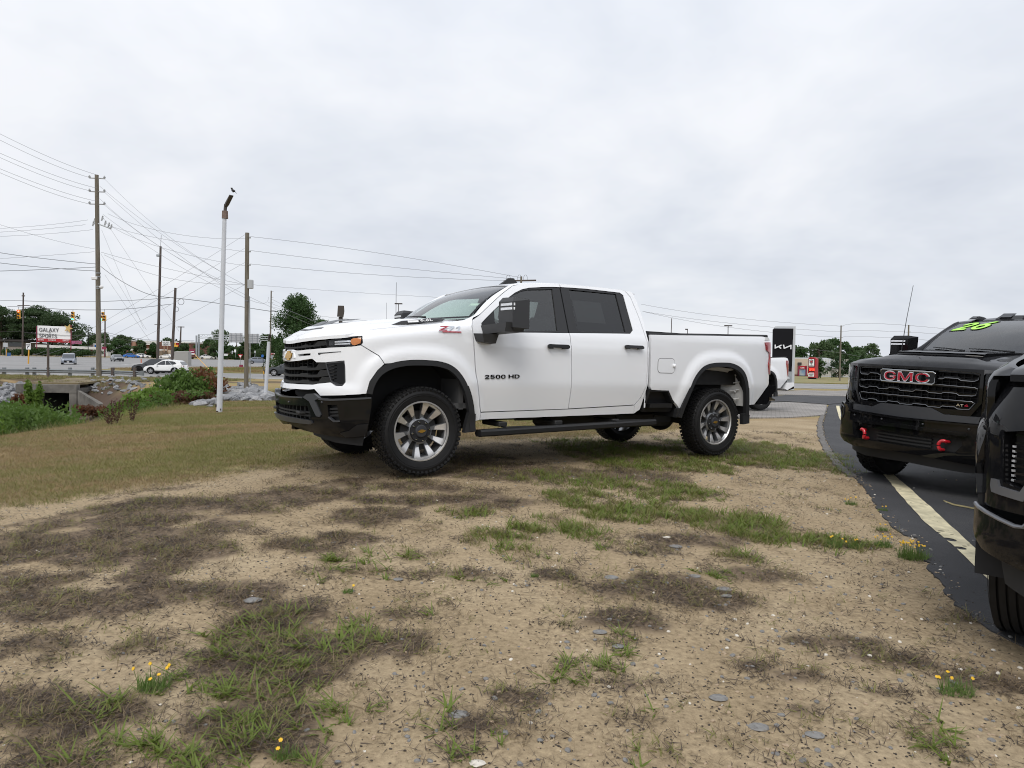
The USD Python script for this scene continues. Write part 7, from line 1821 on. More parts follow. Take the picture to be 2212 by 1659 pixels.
def car(name, label, cat, M, L, Wd, Ht, paint, low, roof, wins, arches, wr, belt=.88, lights=True, clad=None, group=None, rimc=None, tail=None, plate_=False):
    "low: side outline of the body below the glass; roof: outline of the cabin; both as (x, z), nose at +x"
    t = thing(name, label, cat, group, M=M)
    body = Polygon(low).buffer(0)
    for ax in arches:
        body = body.difference(Point(ax, wr).buffer(wr * 1.16, 12))
    zmin, zmax = body.bounds[1], body.bounds[3]
    w = lambda x, z: Wd / 2 * (1 - .10 * np.clip((np.abs(x) - L * .36) / (L * .14), 0, 1) ** 2) * (1 - .05 * np.clip((z - .55) / .5, 0, 1) ** 2 - .04 * np.clip((.45 - z) / .3, 0, 1))
    side = lambda sg: (lambda P, o: np.stack([P[:, 0], sg * (w(P[:, 0], P[:, 1]) + o), P[:, 1]], 1))
    ring = densify(Polygon(low).exterior.coords, .15)
    wv = w(ring[:, 0], ring[:, 1]); n = len(ring)
    V = np.vstack([np.stack([ring[:, 0], wv, ring[:, 1]], 1), np.stack([ring[:, 0], -wv, ring[:, 1]], 1)])
    skin = tm(V, [(i, (i + 1) % n, n + (i + 1) % n, n + i) for i in range(n)])
    part('body', cat_mesh([panel(body, side(1), .12, .05), panel(body, side(-1), .12, .05), skin]), paint, t, 40)
    rw = lambda z: Wd / 2 * (.95 - .20 * np.clip((z - belt) / max(Ht - belt, .1), 0, 1))
    rp = Polygon(roof); rring = densify(rp.exterior.coords, .15); m_ = len(rring); wv = rw(rring[:, 1])
    V = np.vstack([np.stack([rring[:, 0], wv, rring[:, 1]], 1), np.stack([rring[:, 0], -wv, rring[:, 1]], 1)])
    gl = lambda sg, off=0: (lambda P, o: np.stack([P[:, 0], sg * (rw(P[:, 1]) + o + off), P[:, 1]], 1))
    part('roof', cat_mesh([tm(V, [(i, (i + 1) % m_, m_ + (i + 1) % m_, m_ + i) for i in range(m_)]), panel(rp, gl(1), .15, 0), panel(rp, gl(-1), .15, 0)]), paint, t, 40)
    for q in wins:
        for sg in (1, -1):
            part('window', panel(Polygon(q), gl(sg, .008), .15, .0), car_glass, t, 30)
    # screens fore and aft
    (fx0, fz0), (fx1, fz1) = roof[-1], roof[-2]
    (bx0, bz0), (bx1, bz1) = roof[0], roof[1]
    for nm, (x0, z0), (x1, z1), d in (('windscreen', (fx0, fz0), (fx1, fz1), .015), ('rear_screen', (bx0, bz0), (bx1, bz1), -.015)):
        a_, b_ = np.array([x0, z0]), np.array([x1, z1]); p0 = a_ + (b_ - a_) * .10; p1 = a_ + (b_ - a_) * .93
        V = [(p0[0] + d, -rw(p0[1]) * .93, p0[1] + .012), (p0[0] + d, rw(p0[1]) * .93, p0[1] + .012), (p1[0] + d, rw(p1[1]) * .92, p1[1] + .012), (p1[0] + d, -rw(p1[1]) * .92, p1[1] + .012)]
        part(nm, tm(V, [(0, 1, 2, 3)]), car_glass, t, False)
    for ax in arches:
        for sg in (1, -1):
            y_ = sg * (Wd / 2 - .11)
            wp = numbered(f'{t}/wheel'); UsdGeom.Xform.Define(stage, wp)
            q = lambda g: shift(g if sg > 0 else mir(g), (ax, y_, wr))
            part('tyre', q(lathe([(wr * .66, -.10), (wr * .93, -.105), (wr, -.07), (wr, .08), (wr * .66, .1)], 28, 'y')), tyre_m, wp, 40)
            sp = unary_union([Point(0, 0).buffer(wr * .2)] + [affinity.rotate(Polygon([(0, -wr * .10), (wr * .66, -wr * .14), (wr * .66, wr * .14), (0, wr * .10)]), a_, origin=(0, 0)) for a_ in range(18, 378, 72)] + [Point(0, 0).buffer(wr * .68, 16).difference(Point(0, 0).buffer(wr * .58, 16))])
            part('rim', q(place(extrude(sp, .02), np.array([[1, 0, 0, 0], [0, 0, -1, .10], [0, 1, 0, 0], [0, 0, 0, 1.]]))), rimc or car_wheel, wp, False)
            part('disc', q(place(trimesh.creation.cylinder(wr * .66, .05), trimesh.transformations.translation_matrix((0, .04, 0)) @ trimesh.transformations.rotation_matrix(np.pi / 2, [1, 0, 0]))), dark_m, wp, 30)
            part('arch', panel(Point(ax, wr).buffer(wr * 1.30, 12).difference(Point(ax, wr).buffer(wr * 1.14, 12)).intersection(sbox(-9, wr * .55, 9, 9)), (lambda P, o, s=sg: np.stack([P[:, 0], s * (w(P[:, 0], P[:, 1]) + o + .012), P[:, 1]], 1)), .1, .03), plastic_m if clad else paint, wp, 30)
            part('well', q(place(extrude(Point(0, 0).buffer(wr * 1.18, 12).intersection(sbox(-9, -wr * .6, 9, 9)), .04), np.array([[1, 0, 0, 0], [0, 0, -1, -.14], [0, 1, 0, 0], [0, 0, 0, 1.]]))), dark_m, wp, False)
    part('underbody', box(L * .9, Wd * .8, .2, (0, 0, zmin + .12)), dark_m, t, False)
    if clad:
        for sg in (1, -1):
            part('sill', panel(sbox(arches[1] + wr * 1.15, zmin - .02, arches[0] - wr * 1.15, zmin + .17), (lambda P, o, s=sg: np.stack([P[:, 0], s * (w(P[:, 0], P[:, 1]) + o + .012), P[:, 1]], 1)), .2, .03), plastic_m, t, 30)
        part('bumper', cat_mesh([hull([(sx * L / 2 * q, sy * Wd / 2 * (.90 if q > .97 else .97), z) for sx in (1,) for q in (.86, 1.003) for sy in (-1, 1) for z in (zmin - .02, zmin + .14)])]), plastic_m, t, False)
        part('bumper', cat_mesh([hull([(-L / 2 * q, sy * Wd / 2 * (.90 if q > .97 else .97), z) for q in (.88, 1.003) for sy in (-1, 1) for z in (zmin - .02, zmin + .22)])]), plastic_m, t, False)
    for sg in (1, -1):
        part('headlight', hull([(L / 2 * a_, sg * Wd / 2 * b_, z) for a_, b_ in ((1.0, .55), (.90, .965), (.93, .60)) for z in (.68, .79)]), led_m, t, False)
        part('tail_lamp', hull([(-L / 2 * a_, sg * Wd / 2 * b_, z) for a_, b_ in ((1.004, .62), (.90, .97), (.95, .6)) for z in (.83, .98)]), red_m, t, False)
        part('mirror', hull([(fx0 - .35, sg * (Wd / 2 - .05), belt + .02), (fx0 - .55, sg * (Wd / 2 - .05), belt + .02), (fx0 - .35, sg * (Wd / 2 + .16), belt + .05), (fx0 - .50, sg * (Wd / 2 + .16), belt + .05), (fx0 - .38, sg * (Wd / 2 + .14), belt + .20), (fx0 - .50, sg * (Wd / 2 + .14), belt + .19)]), paint, t, False)
    part('grille', hull([(L / 2 * a_, s_ * Wd * .27, z) for a_ in (.97, 1.006) for s_ in (-1, 1) for z in (.42, .66)]), gloss_black, t, False)
    if plate_:
        part('number_plate', box(.02, .30, .15, (L / 2 * 1.01, 0, .42)), sign_white, t, False)
    return t


SUV_LOW = [(-2.14, .42), (-2.16, .62), (-2.12, .92), (-2.05, 1.02), (1.0, .98), (1.35, .96), (1.85, .86), (2.08, .72), (2.17, .55), (2.15, .30), (1.9, .22), (-1.9, .24)]
SUV_ROOF = [(-2.06, 1.0), (-1.72, 1.44), (-1.45, 1.53), (-.5, 1.60), (0.0, 1.57), (.22, 1.51), (1.06, .97)]
SUV_WIN = [[(.86, 1.02), (.24, 1.40), (.02, 1.47), (-.18, 1.48), (-.18, 1.03)], [(-.24, 1.03), (-.24, 1.48), (-.95, 1.45), (-1.25, 1.36), (-1.42, 1.17), (-1.05, 1.06)]]
zr = RZ + .01


def road_pose(u, v, y, yaw, k=1.0):
    p = W(u, v, y); M = np.eye(4); c, s_ = math.cos(yaw), math.sin(yaw); M[:3, :3] = np.array([[c, -s_, 0], [s_, c, 0], [0, 0, 1]]) * k; M[:3, 3] = (p[0], p[1], zr); return M


white_paint2 = mat('white_pearl_paint', (.78, .78, .77), .3, coat=1.0); black2 = mat('black_pearl_paint', (.012, .013, .016), .22, coat=1.0); silver2 = mat('silver_blue_paint', (.20, .22, .26), .3, metal=.5, coat=.8); grey2 = mat('dark_grey_paint', (.035, .04, .045), .25, metal=.4, coat=.8)
car('crossover', 'white crossover driving left on the near road', 'car', road_pose(359.5, 805, 71.0, math.radians(183), .885), 4.35, 1.81, 1.60, white_paint2, SUV_LOW, SUV_ROOF, SUV_WIN, (1.36, -1.26), .345, clad=True)
car('crossover', 'black crossover half hidden behind the white one', 'car', road_pose(334, 800, 75.0, math.radians(184), .92), 4.5, 1.85, 1.62, black2, SUV_LOW, SUV_ROOF, SUV_WIN, (1.36, -1.26), .345, clad=True, rimc=gloss_black)
VAN_LOW = [(-2.55, .35), (-2.58, .70), (-2.52, 1.02), (1.1, 1.0), (1.6, .98), (2.25, .86), (2.5, .70), (2.57, .50), (2.5, .25), (-2.4, .25)]
VAN_ROOF = [(-2.52, 1.0), (-2.38, 1.60), (-2.2, 1.72), (-.6, 1.77), (.3, 1.72), (.55, 1.64), (1.55, 1.0)]
VAN_WIN = [[(1.30, 1.05), (.60, 1.55), (.25, 1.62), (-.05, 1.62), (-.05, 1.05)], [(-.12, 1.05), (-.12, 1.62), (-1.15, 1.63), (-1.15, 1.06)], [(-1.22, 1.06), (-1.22, 1.62), (-2.05, 1.58), (-2.25, 1.10)]]
car('minivan', 'silver minivan coming along the highway, its lamp lit', 'minivan', road_pose(149, 783.5, 110, math.radians(-61), .98), 5.15, 1.95, 1.77, silver2, VAN_LOW, VAN_ROOF, VAN_WIN, (1.55, -1.5), .34, plate_=True)
SED_LOW = [(-2.38, .35), (-2.42, .70), (-2.36, .98), (-1.6, 1.02), (.9, .95), (1.5, .90), (2.1, .78), (2.38, .62), (2.42, .45), (2.35, .22), (-2.3, .24)]
SED_ROOF = [(-2.0, 1.0), (-1.2, 1.38), (-.6, 1.46), (-.1, 1.45), (.25, 1.38), (1.25, .93)]
SED_WIN = [[(1.0, .99), (.28, 1.30), (0.0, 1.37), (-.25, 1.38), (-.25, 1.0)], [(-.32, 1.0), (-.32, 1.38), (-.85, 1.36), (-1.35, 1.18), (-1.5, 1.04)]]
car('sedan', 'dark grey sedan coming along the highway beyond the minivan', 'car', road_pose(253, 774.5, 150, math.radians(-50), 1.0), 4.85, 1.83, 1.46, grey2, SED_LOW, SED_ROOF, SED_WIN, (1.45, -1.38), .33)
car('sedan', 'dark car passing beyond the nose of the white pickup', 'car', road_pose(629, 806, 71, math.radians(183), 1.0), 4.85, 1.83, 1.46, grey2, SED_LOW, SED_ROOF, SED_WIN, (1.45, -1.38), .33)
src = None
for i, (u, v, y, m, lab) in enumerate(((284, 767.5, 236, 'sign_blue', 'small blue car parked by the walkway'), (298, 768, 240, 'insul', 'small grey car parked under the walkway'), (309, 768.5, 240, 'sign_w', 'small white car parked right of the grey one'), (360, 768.5, 238, 'sign_w', 'small pale car below the golf sign'), (447, 770.5, 236, 'sign_w', 'small white car at the foot of the gantry post'), (476, 770.5, 238, 'sign_w', 'small light car right of the gantry post'), (559.5, 771, 150, 'insul', 'grey car parked beyond the boxed pole'))):
    pm = {'sign_blue': MATS['sign_blue'], 'insul': silver2, 'sign_w': white_paint2}[m]
    car('parked_car', lab, 'car', road_pose(u, v, y, math.radians(180 if i % 2 else 20), 1.0), 4.85, 1.83, 1.46, pm, SED_LOW, SED_ROOF, SED_WIN, (1.45, -1.38), .33)
c = W(524, 768, 190)
single('roadside_banner', box(9 * PXM(190), .2, 5 * PXM(190), W(498 - 10, 766.5, 215)), white_wall, 'small white banner board before the tree row', 'sign', smooth=False)
# ---------------------------------------------------------------- trees, hedges, weeds
bark = mat('bark', (.09, .065, .048), .95, var=.4, scale=6)


def leaves(pts, size, rng, flat=0.35, aspect=.55, shape='quad'):
    "one small leaf-like face per point, turned at random"
    n = len(pts); d = rng.normal(size=(n, 3)); d[:, 2] = d[:, 2] * (1 - flat) + flat * .3; d /= np.linalg.norm(d, axis=1, keepdims=True)
    r = rng.normal(size=(n, 3)); r -= (r * d).sum(1)[:, None] * d; r /= np.linalg.norm(r, axis=1, keepdims=True); q = np.cross(d, r)
    s = size * rng.uniform(.6, 1.25, n)[:, None]
    V = np.stack([pts - r * s, pts + q * s * aspect, pts + r * s, pts - q * s * aspect], 1).reshape(-1, 3)
    i = np.arange(n)[:, None] * 4
    return trimesh.Trimesh(V, np.vstack([i + [0, 1, 2], i + [0, 2, 3]]), process=False)


def crown_points(blobs, n, rng, shell=.55):
    w = np.array([b[3] * b[4] * b[5] for b in blobs]) ** (2 / 3); k = rng.choice(len(blobs), n, p=w / w.sum())
    d = rng.normal(size=(n, 3)); d /= np.linalg.norm(d, axis=1, keepdims=True)
    r = shell + (1.08 - shell) * rng.random(n) ** .6
    B = np.array(blobs)[k]; P = B[:, :3] + d * r[:, None] * B[:, 3:6]
    P += rng.normal(size=P.shape) * .03 * B[:, 3:6]
    keep = meshkit.noise(P * (1.6 / B[:, 3:6].mean()), 3) > .24
    return P[keep]


def broad_blobs(h, w, rng, n=26, low=.22, point=.8):
    out = []
    for i in range(n):
        t = rng.uniform(low, .96); a = rng.uniform(0, 2 * np.pi)
        R = w / 2 * (np.sin(np.pi * np.clip((t - low + .22) / (1.20 - low), 0, 1)) ** .7) * (1 - .25 * point * (t - .4))
        r = R * rng.uniform(.15, .85); s = h * rng.uniform(.09, .15)
        out.append((r * math.cos(a), r * math.sin(a), t * h, s * 1.15, s * 1.15, s * .85))
    return out


def tree(name, label, base, h, w, mat_, seed, n=5200, leaf=.20, low=.2, kind='broad', group=None, cat='tree', nb=26):
    rng = np.random.default_rng(seed)
    t = thing(name, label, cat, group, loc=base)
    if kind == 'pine':
        bl = []
        for i in range(30):
            q = rng.uniform(.42, .97); a = rng.uniform(0, 6.3); R = w / 2 * (1 - .55 * max(0, (q - .6) / .4)) * rng.uniform(.2, .95); s = w * rng.uniform(.10, .16)
            bl.append((R * math.cos(a), R * math.sin(a), q * h, s * 1.35, s * 1.35, s * .62))
    else:
        bl = broad_blobs(h, w, rng, nb, low)
    P = crown_points(bl, n, rng, .35)
    part('crown', leaves(P, leaf, rng), mat_, t, False)
    ms = []
    top = h * .82
    sway = rng.normal(size=2) * .02 * h
    ms.append(tube([(0, 0, -.4), (sway[0] * .4, sway[1] * .4, h * .3), (sway[0], sway[1], top)], [w * .028 + .06, w * .022 + .04, .03], 8))
    for b in bl[::2]:
        z0 = max(h * .12, b[2] - h * .18)
        ms.append(tube([(sway[0] * z0 / top, sway[1] * z0 / top, z0), (b[0] * .6, b[1] * .6, (z0 + b[2]) / 2 + .1), (b[0], b[1], b[2])], [w * .010 + .02, w * .006 + .015, .012], 5))
    part('trunk', cat_mesh(ms), bark, t, 40)
    return t


leaf_oak = leaf_mat('leaf_oak', (.036, .074, .020), (.115, .190, .055))
leaf_pine = leaf_mat('leaf_pine', (.035, .062, .022), (.115, .145, .058), trans=.25)
leaf_far = leaf_mat('leaf_far', (.055, .090, .032), (.145, .185, .066))
leaf_hedge = leaf_mat('leaf_hedge', (.032, .066, .018), (.100, .150, .045))
leaf_weed = leaf_mat('leaf_weed', (.110, .180, .028), (.300, .390, .090))
leaf_weed2 = leaf_mat('leaf_weed_dark', (.075, .130, .025), (.215, .290, .080))
leaf_rust = leaf_mat('leaf_rust', (.120, .050, .022), (.300, .140, .055))
leaf_dry = leaf_mat('leaf_dry', (.10, .05, .03), (.26, .17, .09))
leaf_crape = leaf_mat('leaf_pale', (.030, .060, .022), (.11, .15, .065))


def G0(x):
    return -1.12


# big leafy tree left of the nose
b = W(640, 790, 100); b[2] = -1.15
tree('tree', 'big dense green tree beyond the nose of the white pickup', b, 10.3, 8.0, leaf_oak, 11, 30000, .15, low=-.04, nb=95)
b = W(695, 790, 112); b[2] = -1.15
tree('tree', 'smaller green tree right of the big one, touching its crown', b, 8.0, 4.4, leaf_oak, 12, 9000, .16, low=.0, nb=40)
for i, (u, y, h, w, lab) in enumerate(((2, 262, 18.0, 17, 'pine with wide open crown at the left edge'), (52, 265, 16.8, 13, 'pine behind the grey pole left of the billboard'), (88, 268, 18.4, 14, 'tallest pine crown behind the billboard panel'), (136, 268, 17.0, 17, 'broad dark pine right of the billboard star'), (112, 275, 15.0, 16, 'dark pine between the two larger crowns behind the billboard'), (24, 272, 14, 15, 'lower pine filling the gap left of the billboard'))):
    b = W(u, 770, y); b[2] = -1.2; tree('pine_tree', lab, b, h, w, leaf_pine, 30 + i, 7000, .34, kind='pine', cat='pine tree')
FAR = [(170, 285, 9.5, 13, 'low tree at the right foot of the billboard'), (200, 300, 9, 15, 'tree behind the pink sign'), (222, 310, 10, 14, 'tree crown behind the tallest pole'), (250, 250, 6.6, 11.5, 'round green tree left of the brick store'), (263, 320, 9.5, 13, 'far tree rising above the round green tree'), (304, 248, 5.8, 7.5, 'small tree before the brick store'), (331, 250, 5.2, 6.0, 'narrow tree left of the dark slim pole'), (366, 330, 9.2, 9, 'tree top above the brick store roof'), (398, 240, 5.0, 10, 'bushy tree right of the coil pole'), (455, 290, 8, 16, 'far tree seen under the gantry beam'), (475, 262, 10.5, 18, 'round tree crown crossing the gantry truss'), (512, 255, 8.2, 18, 'dark tree below the left sign back'), (545, 250, 8.0, 16, 'dark tree behind the boxed pole'), (575, 245, 8.6, 14, 'tree between the boxed pole and the big tree'), (600, 240, 7.2, 14, 'tree behind the thin white lamp post'), (490, 235, 4.6, 12, 'low scrub tree in front of the tree row'), (530, 236, 4.4, 12, 'low scrub tree beside the yield sign'), (462, 238, 4.2, 6, 'small tree at the gantry column')]
for i, (u, y, h, w, lab) in enumerate(FAR):
    b = W(u, 770, y); b[2] = -1.2; tree('tree', lab, b, h, w, leaf_far if i % 3 else leaf_oak, 60 + i, 2600, .42, low=.02)
RIGHT = [(1722, 140, 6.0, 8.5, 'dark round tree behind the dealer sign'), (1770, 160, 7.4, 12, 'tree behind the red pharmacy sign'), (1800, 165, 7.6, 14, 'widest tree crown behind the metal shed'), (1832, 175, 6.6, 11, 'tree behind the metal shed near the utility pole'), (1852, 178, 6.4, 10, 'tree left of the black pickup'), (1880, 190, 7.6, 12, 'tree just over the black hood'), (1945, 200, 7.6, 12, 'tree beyond the black pickup mirror'), (1990, 190, 7.0, 12, 'tree hidden mostly by the black pickup')]
for i, (u, y, h, w, lab) in enumerate(RIGHT):
    b = W(u, 800, y); b[2] = -1.2; tree('tree', lab, b, h, w, leaf_far if i % 2 else leaf_oak, 90 + i, 3000, .30, low=.05)
for i, (u, y, h, w, lab, m) in enumerate(((1748 + 20, 99, 2.9, 2.6, 'small green tree right of the red pharmacy sign', leaf_oak), (1812, 104, 3.2, 3.6, 'small pale flowering tree at the utility pole', leaf_crape), (1838, 104, 3.0, 3.2, 'small pale tree beside the black pickup', leaf_crape))):
    b = W(u, 815, y); b[2] = -1.15; tree('small_tree', lab, b, h, w, m, 120 + i, 1800, .13, low=.12)
for i, (u, y, h, w, lab) in enumerate(((28, 240, 2.6, 6.5, 'clipped green hedge bush left of the keep right sign'), (49, 240, 2.5, 5.5, 'hedge bush behind the keep right sign'), (68, 240, 2.7, 6.5, 'hedge bush right of the keep right sign'), (88, 240, 2.8, 6.5, 'hedge bush below the left billboard post'), (110, 240, 2.9, 7.5, 'hedge bush left of the silver minivan'), (132, 242, 3.2, 7.0, 'hedge bush behind the silver minivan'), (170, 240, 2.8, 6, 'brighter hedge bush right of the silver minivan'), (195, 240, 2.6, 7, 'hedge bush left of the tallest pole'))):
    rng = np.random.default_rng(140 + i); b = W(u, 770, y); b[2] = -1.1
    t = thing('hedge', lab, 'hedge', loc=b)
    bl = [(rng.uniform(-.42, .42) * w, rng.uniform(-.7, .7), rng.uniform(.3, .75) * h, w * .2, 1.0, h * .3) for _ in range(9)]
    part('foliage', leaves(crown_points(bl, 1500, rng, .4), .24, rng), leaf_hedge, t, False)
    part('stem', cat_mesh([tube([(x, 0, -.3), (x * .7, .1, h * .5)], [.06, .04], 5) for x in (-w * .25, 0, w * .25)]), bark, t, 40)
# distant tree belt that reads as one mass
rng = np.random.default_rng(77)
pts = []
for x in np.arange(-420, 560, 6.0):
    hh = 5.5 + 3.5 * rng.random() + 2.0 * math.sin(x * .02); yy_ = 390 + 25 * rng.random()
    n = 130; d = rng.normal(size=(n, 3)); d /= np.linalg.norm(d, axis=1, keepdims=True)
    pts.append(np.array([x, yy_, hh * .48 - 1.2]) + d * [4.6, 3, hh * .52] * rng.uniform(.4, 1.0, (n, 1)))
single('tree_belt', leaves(np.vstack(pts), 1.1, rng), leaf_mat('leaf_belt', (.030, .048, .026), (.070, .092, .050)), 'far belt of woodland along the horizon', 'woodland', kind='stuff', smooth=False)


# --- instanced ground cover
PROTO = UsdGeom.Scope.Define(stage, '/World/Looks/protos') if False else None


def scatter(name, label, cat, protos, P, scale, yaw, idx, tilt=None, up=None):
    "many copies of a few small meshes as one uncountable thing"
    path = numbered('/World/' + name); pi = UsdGeom.PointInstancer.Define(stage, path)
    for k, (mesh, m) in enumerate(protos):
        usdkit.mesh(stage, f'{path}/proto_{k}', mesh, m, smooth=False)
    pi.CreatePrototypesRel().SetTargets([Sdf.Path(f'{path}/proto_{k}') for k in range(len(protos))])
    n = len(P)
    pi.CreatePositionsAttr(Vt.Vec3fArray.FromNumpy(np.asarray(P, np.float32)))
    pi.CreateProtoIndicesAttr(Vt.IntArray.FromNumpy(np.asarray(idx, np.int32)))
    sc = np.asarray(scale, np.float32); sc = np.repeat(sc[:, None], 3, 1) if sc.ndim == 1 else sc
    pi.CreateScalesAttr(Vt.Vec3fArray.FromNumpy(sc))
    h = np.asarray(yaw) / 2; q = np.zeros((n, 4)); q[:, 0] = np.cos(h); q[:, 3] = np.sin(h)
    if tilt is not None:
        a = np.asarray(tilt) / 2; ax = np.random.default_rng(n).uniform(0, 6.28, n)
        r = np.stack([np.cos(a), np.sin(a) * np.cos(ax), np.sin(a) * np.sin(ax), 0 * a], 1)
        w1, x1, y1, z1 = r.T; w2, x2, y2, z2 = q.T
        q = np.stack([w1 * w2 - x1 * x2 - y1 * y2 - z1 * z2, w1 * x2 + x1 * w2 + y1 * z2 - z1 * y2, w1 * y2 - x1 * z2 + y1 * w2 + z1 * x2, w1 * z2 + x1 * y2 - y1 * x2 + z1 * w2], 1)
    pi.CreateOrientationsAttr(Vt.QuathArray([Gf.Quath(float(a), float(b), float(c), float(d)) for a, b, c, d in q]))
    tag(pi, label, cat, kind='stuff')
    return path


def blade(rng, L, w, az, lean, curl, base=(0, 0), seg=3):
    "one grass blade as a bent ribbon"
    t = np.linspace(0, 1, seg + 1); ang = lean + curl * t
    dx = np.concatenate([[0], np.cumsum(np.sin(ang[:-1]) * L / seg)]); dz = np.concatenate([[0], np.cumsum(np.cos(ang[:-1]) * L / seg)])
    c, s_ = math.cos(az), math.sin(az); ww = w * (1 - t ** 1.6) * .5 + w * .03
    ctr = np.stack([base[0] + dx * c, base[1] + dx * s_, dz + .001], 1); side = np.array([-s_, c, 0])
    tw = .4 * rng.normal()
    side = side * math.cos(tw) + np.array([0, 0, 1]) * math.sin(tw)
    V = np.stack([ctr - side * ww[:, None], ctr + side * ww[:, None]], 1).reshape(-1, 3)
    f = [(2 * i, 2 * i + 1, 2 * i + 3, 2 * i + 2) for i in range(seg)]
    return tm(V, f)


def tuft(seed, n, L, w, spread, lean=(.2, .9), curl=(.2, .9), seg=3):
    rng = np.random.default_rng(seed); ms = []
    for i in range(n):
        r = spread * math.sqrt(rng.random()); a = rng.uniform(0, 6.28)
        ms.append(blade(rng, L * rng.uniform(.55, 1.2), w * rng.uniform(.7, 1.2), rng.uniform(0, 6.28), rng.uniform(*lean), rng.uniform(*curl), (r * math.cos(a), r * math.sin(a)), seg))
    return cat_mesh(ms)


g_green = leaf_mat('grass_green', (.130, .175, .030), (.330, .400, .095), trans=.3)
g_mid = leaf_mat('grass_olive', (.170, .165, .050), (.400, .370, .145), trans=.25)
g_dry = leaf_mat('grass_straw', (.190, .140, .080), (.480, .385, .240), trans=.15)
g_brown = leaf_mat('grass_brown', (.065, .047, .034), (.280, .210, .145), trans=0.08)
g_lawn = leaf_mat('grass_lawn', (.240, .175, .080), (.460, .390, .165), trans=.2)

# lawn
rng = np.random.default_rng(2)


def scatter_pts(n, x0, x1, y0, y1, dens_fn):
    "n tries spread so that nearer ground gets more"
    y = y0 * (y1 / y0) ** rng.random(n); x = x0 + (x1 - x0) * rng.random(n)
    lim = .80 * y + 1.0
    k = np.abs(x) < lim; x, y = x[k], y[k]
    d = dens_fn(x, y); k = rng.random(len(x)) < d
    return x[k], y[k]


lx, ly = scatter_pts(230000, -11, 9, 4.2, 36, lambda x, y: (1 - mask_at('lot', x, y)) * np.where(_base(x, y) - H(x, y) < .35, 1, 0) * np.clip(.35 + .9 * n2(x, y, .8, 61), 0, 1))
k = ~((lx > 2.5) & (ly > 15.0)); lx, ly = lx[k], ly[k]
n = len(lx); gn = n2(lx * .5, ly * 1.4, .55, 62); idx = np.where(rng.random(n) < smoothstep(.40, .62, gn), 1, 0); idx = np.where(rng.random(n) < .18, 2, idx)
scatter('lawn_grass', 'short half dry lawn grass left of and behind the white pickup', 'grass', [(tuft(1, 16, .040, .0040, .10, (.6, 1.3)), g_lawn), (tuft(2, 16, .042, .0040, .10, (.5, 1.2)), g_mid), (tuft(3, 14, .045, .0034, .10, (.4, 1.3)), g_dry)], np.stack([lx, ly, ground_z(lx, ly) - .002], 1), (.75 + .035 * ly) * rng.uniform(.7, 1.3, n), rng.uniform(0, 6.28, n), idx)
# green clumps in the lot
gx, gy = scatter_pts(150000, -7, 8, 1.4, 14, lambda x, y: mask_at('green', x, y) ** 1.5 * np.where(y > 4.8, .85, .42) * smoothstep(.35, .60, n2(x, y, 9, 64)))
n = len(gx); far = gy > 4.5
idx = np.where(far, rng.integers(2, 4, n), np.where(rng.random(n) < .55, 0, 1)); idx = np.where(rng.random(n) < .25, 4, idx)
scatter('green_grass', 'coarse green grass growing in clumps over the sandy verge', 'grass', [(tuft(5, 9, .085, .0080, .018, (.7, 1.3), (.2, .6)), g_green), (tuft(6, 7, .10, .0075, .025, (.8, 1.4), (.1, .5)), g_green), (tuft(7, 16, .085, .0065, .06, (.5, 1.2)), g_green), (tuft(8, 18, .075, .0055, .07, (.5, 1.2)), g_mid), (tuft(9, 12, .07, .0035, .05, (.6, 1.4)), g_dry)], np.stack([gx, gy, ground_z(gx, gy) - .002], 1), rng.uniform(.55, 1.25, n), rng.uniform(0, 6.28, n), idx)
# dry creeping grass and thatch
dx_, dy_ = scatter_pts(330000, -8, 8, 1.3, 14, lambda x, y: mask_at('lot', x, y) * (.05 + .60 * mask_at('litter', x, y) + .25 * mask_at('green', x, y)) * smoothstep(.30, .62, n2(x, y, 5, 65)))
inas = shapely.contains_xy(ASPHALT.buffer(-.02), dx_, dy_); dx_, dy_ = dx_[~inas], dy_[~inas]
n = len(dx_); idx = rng.choice(4, n, p=[.34, .26, .26, .14])
scatter('dry_grass', 'dead brown and straw coloured grass matted over the sandy verge', 'grass', [(tuft(12, 12, .060, .0030, .06, (1.0, 1.6), (-.2, .3)), g_brown), (tuft(13, 10, .050, .0028, .06, (1.1, 1.65), (-.2, .2)), g_brown), (tuft(14, 9, .06, .0028, .05, (.7, 1.5)), g_dry), (tuft(15, 9, .055, .0035, .05, (.5, 1.3)), g_mid)], np.stack([dx_, dy_, ground_z(dx_, dy_) + .002], 1), rng.uniform(.6, 1.3, n) * (.8 + .05 * dy_), rng.uniform(0, 6.28, n), idx)
# crumbs of dark litter and pebbles
cx_, cy_ = scatter_pts(110000, -7, 8, 1.3, 11, lambda x, y: mask_at('lot', x, y) * (.25 + .5 * n2(x, y, 2.0, 67)) * (1 - .6 * mask_at('green', x, y)))
k = ~shapely.contains_xy(ASPHALT.buffer(-.10), cx_, cy_) | (rng.random(len(cx_)) < .02); cx_, cy_ = cx_[k], cy_[k]; n = len(cx_)


def pebble(seed, flat=.55, r=.01):
    m = trimesh.creation.icosphere(1, 1.0); v = np.array(m.vertices); v *= (1 + .35 * (meshkit.noise(v * 1.3 + seed * 9.1, seed)[:, None] - .5)); v *= [r, r * .75, r * flat]; return trimesh.Trimesh(v, m.faces, process=False)


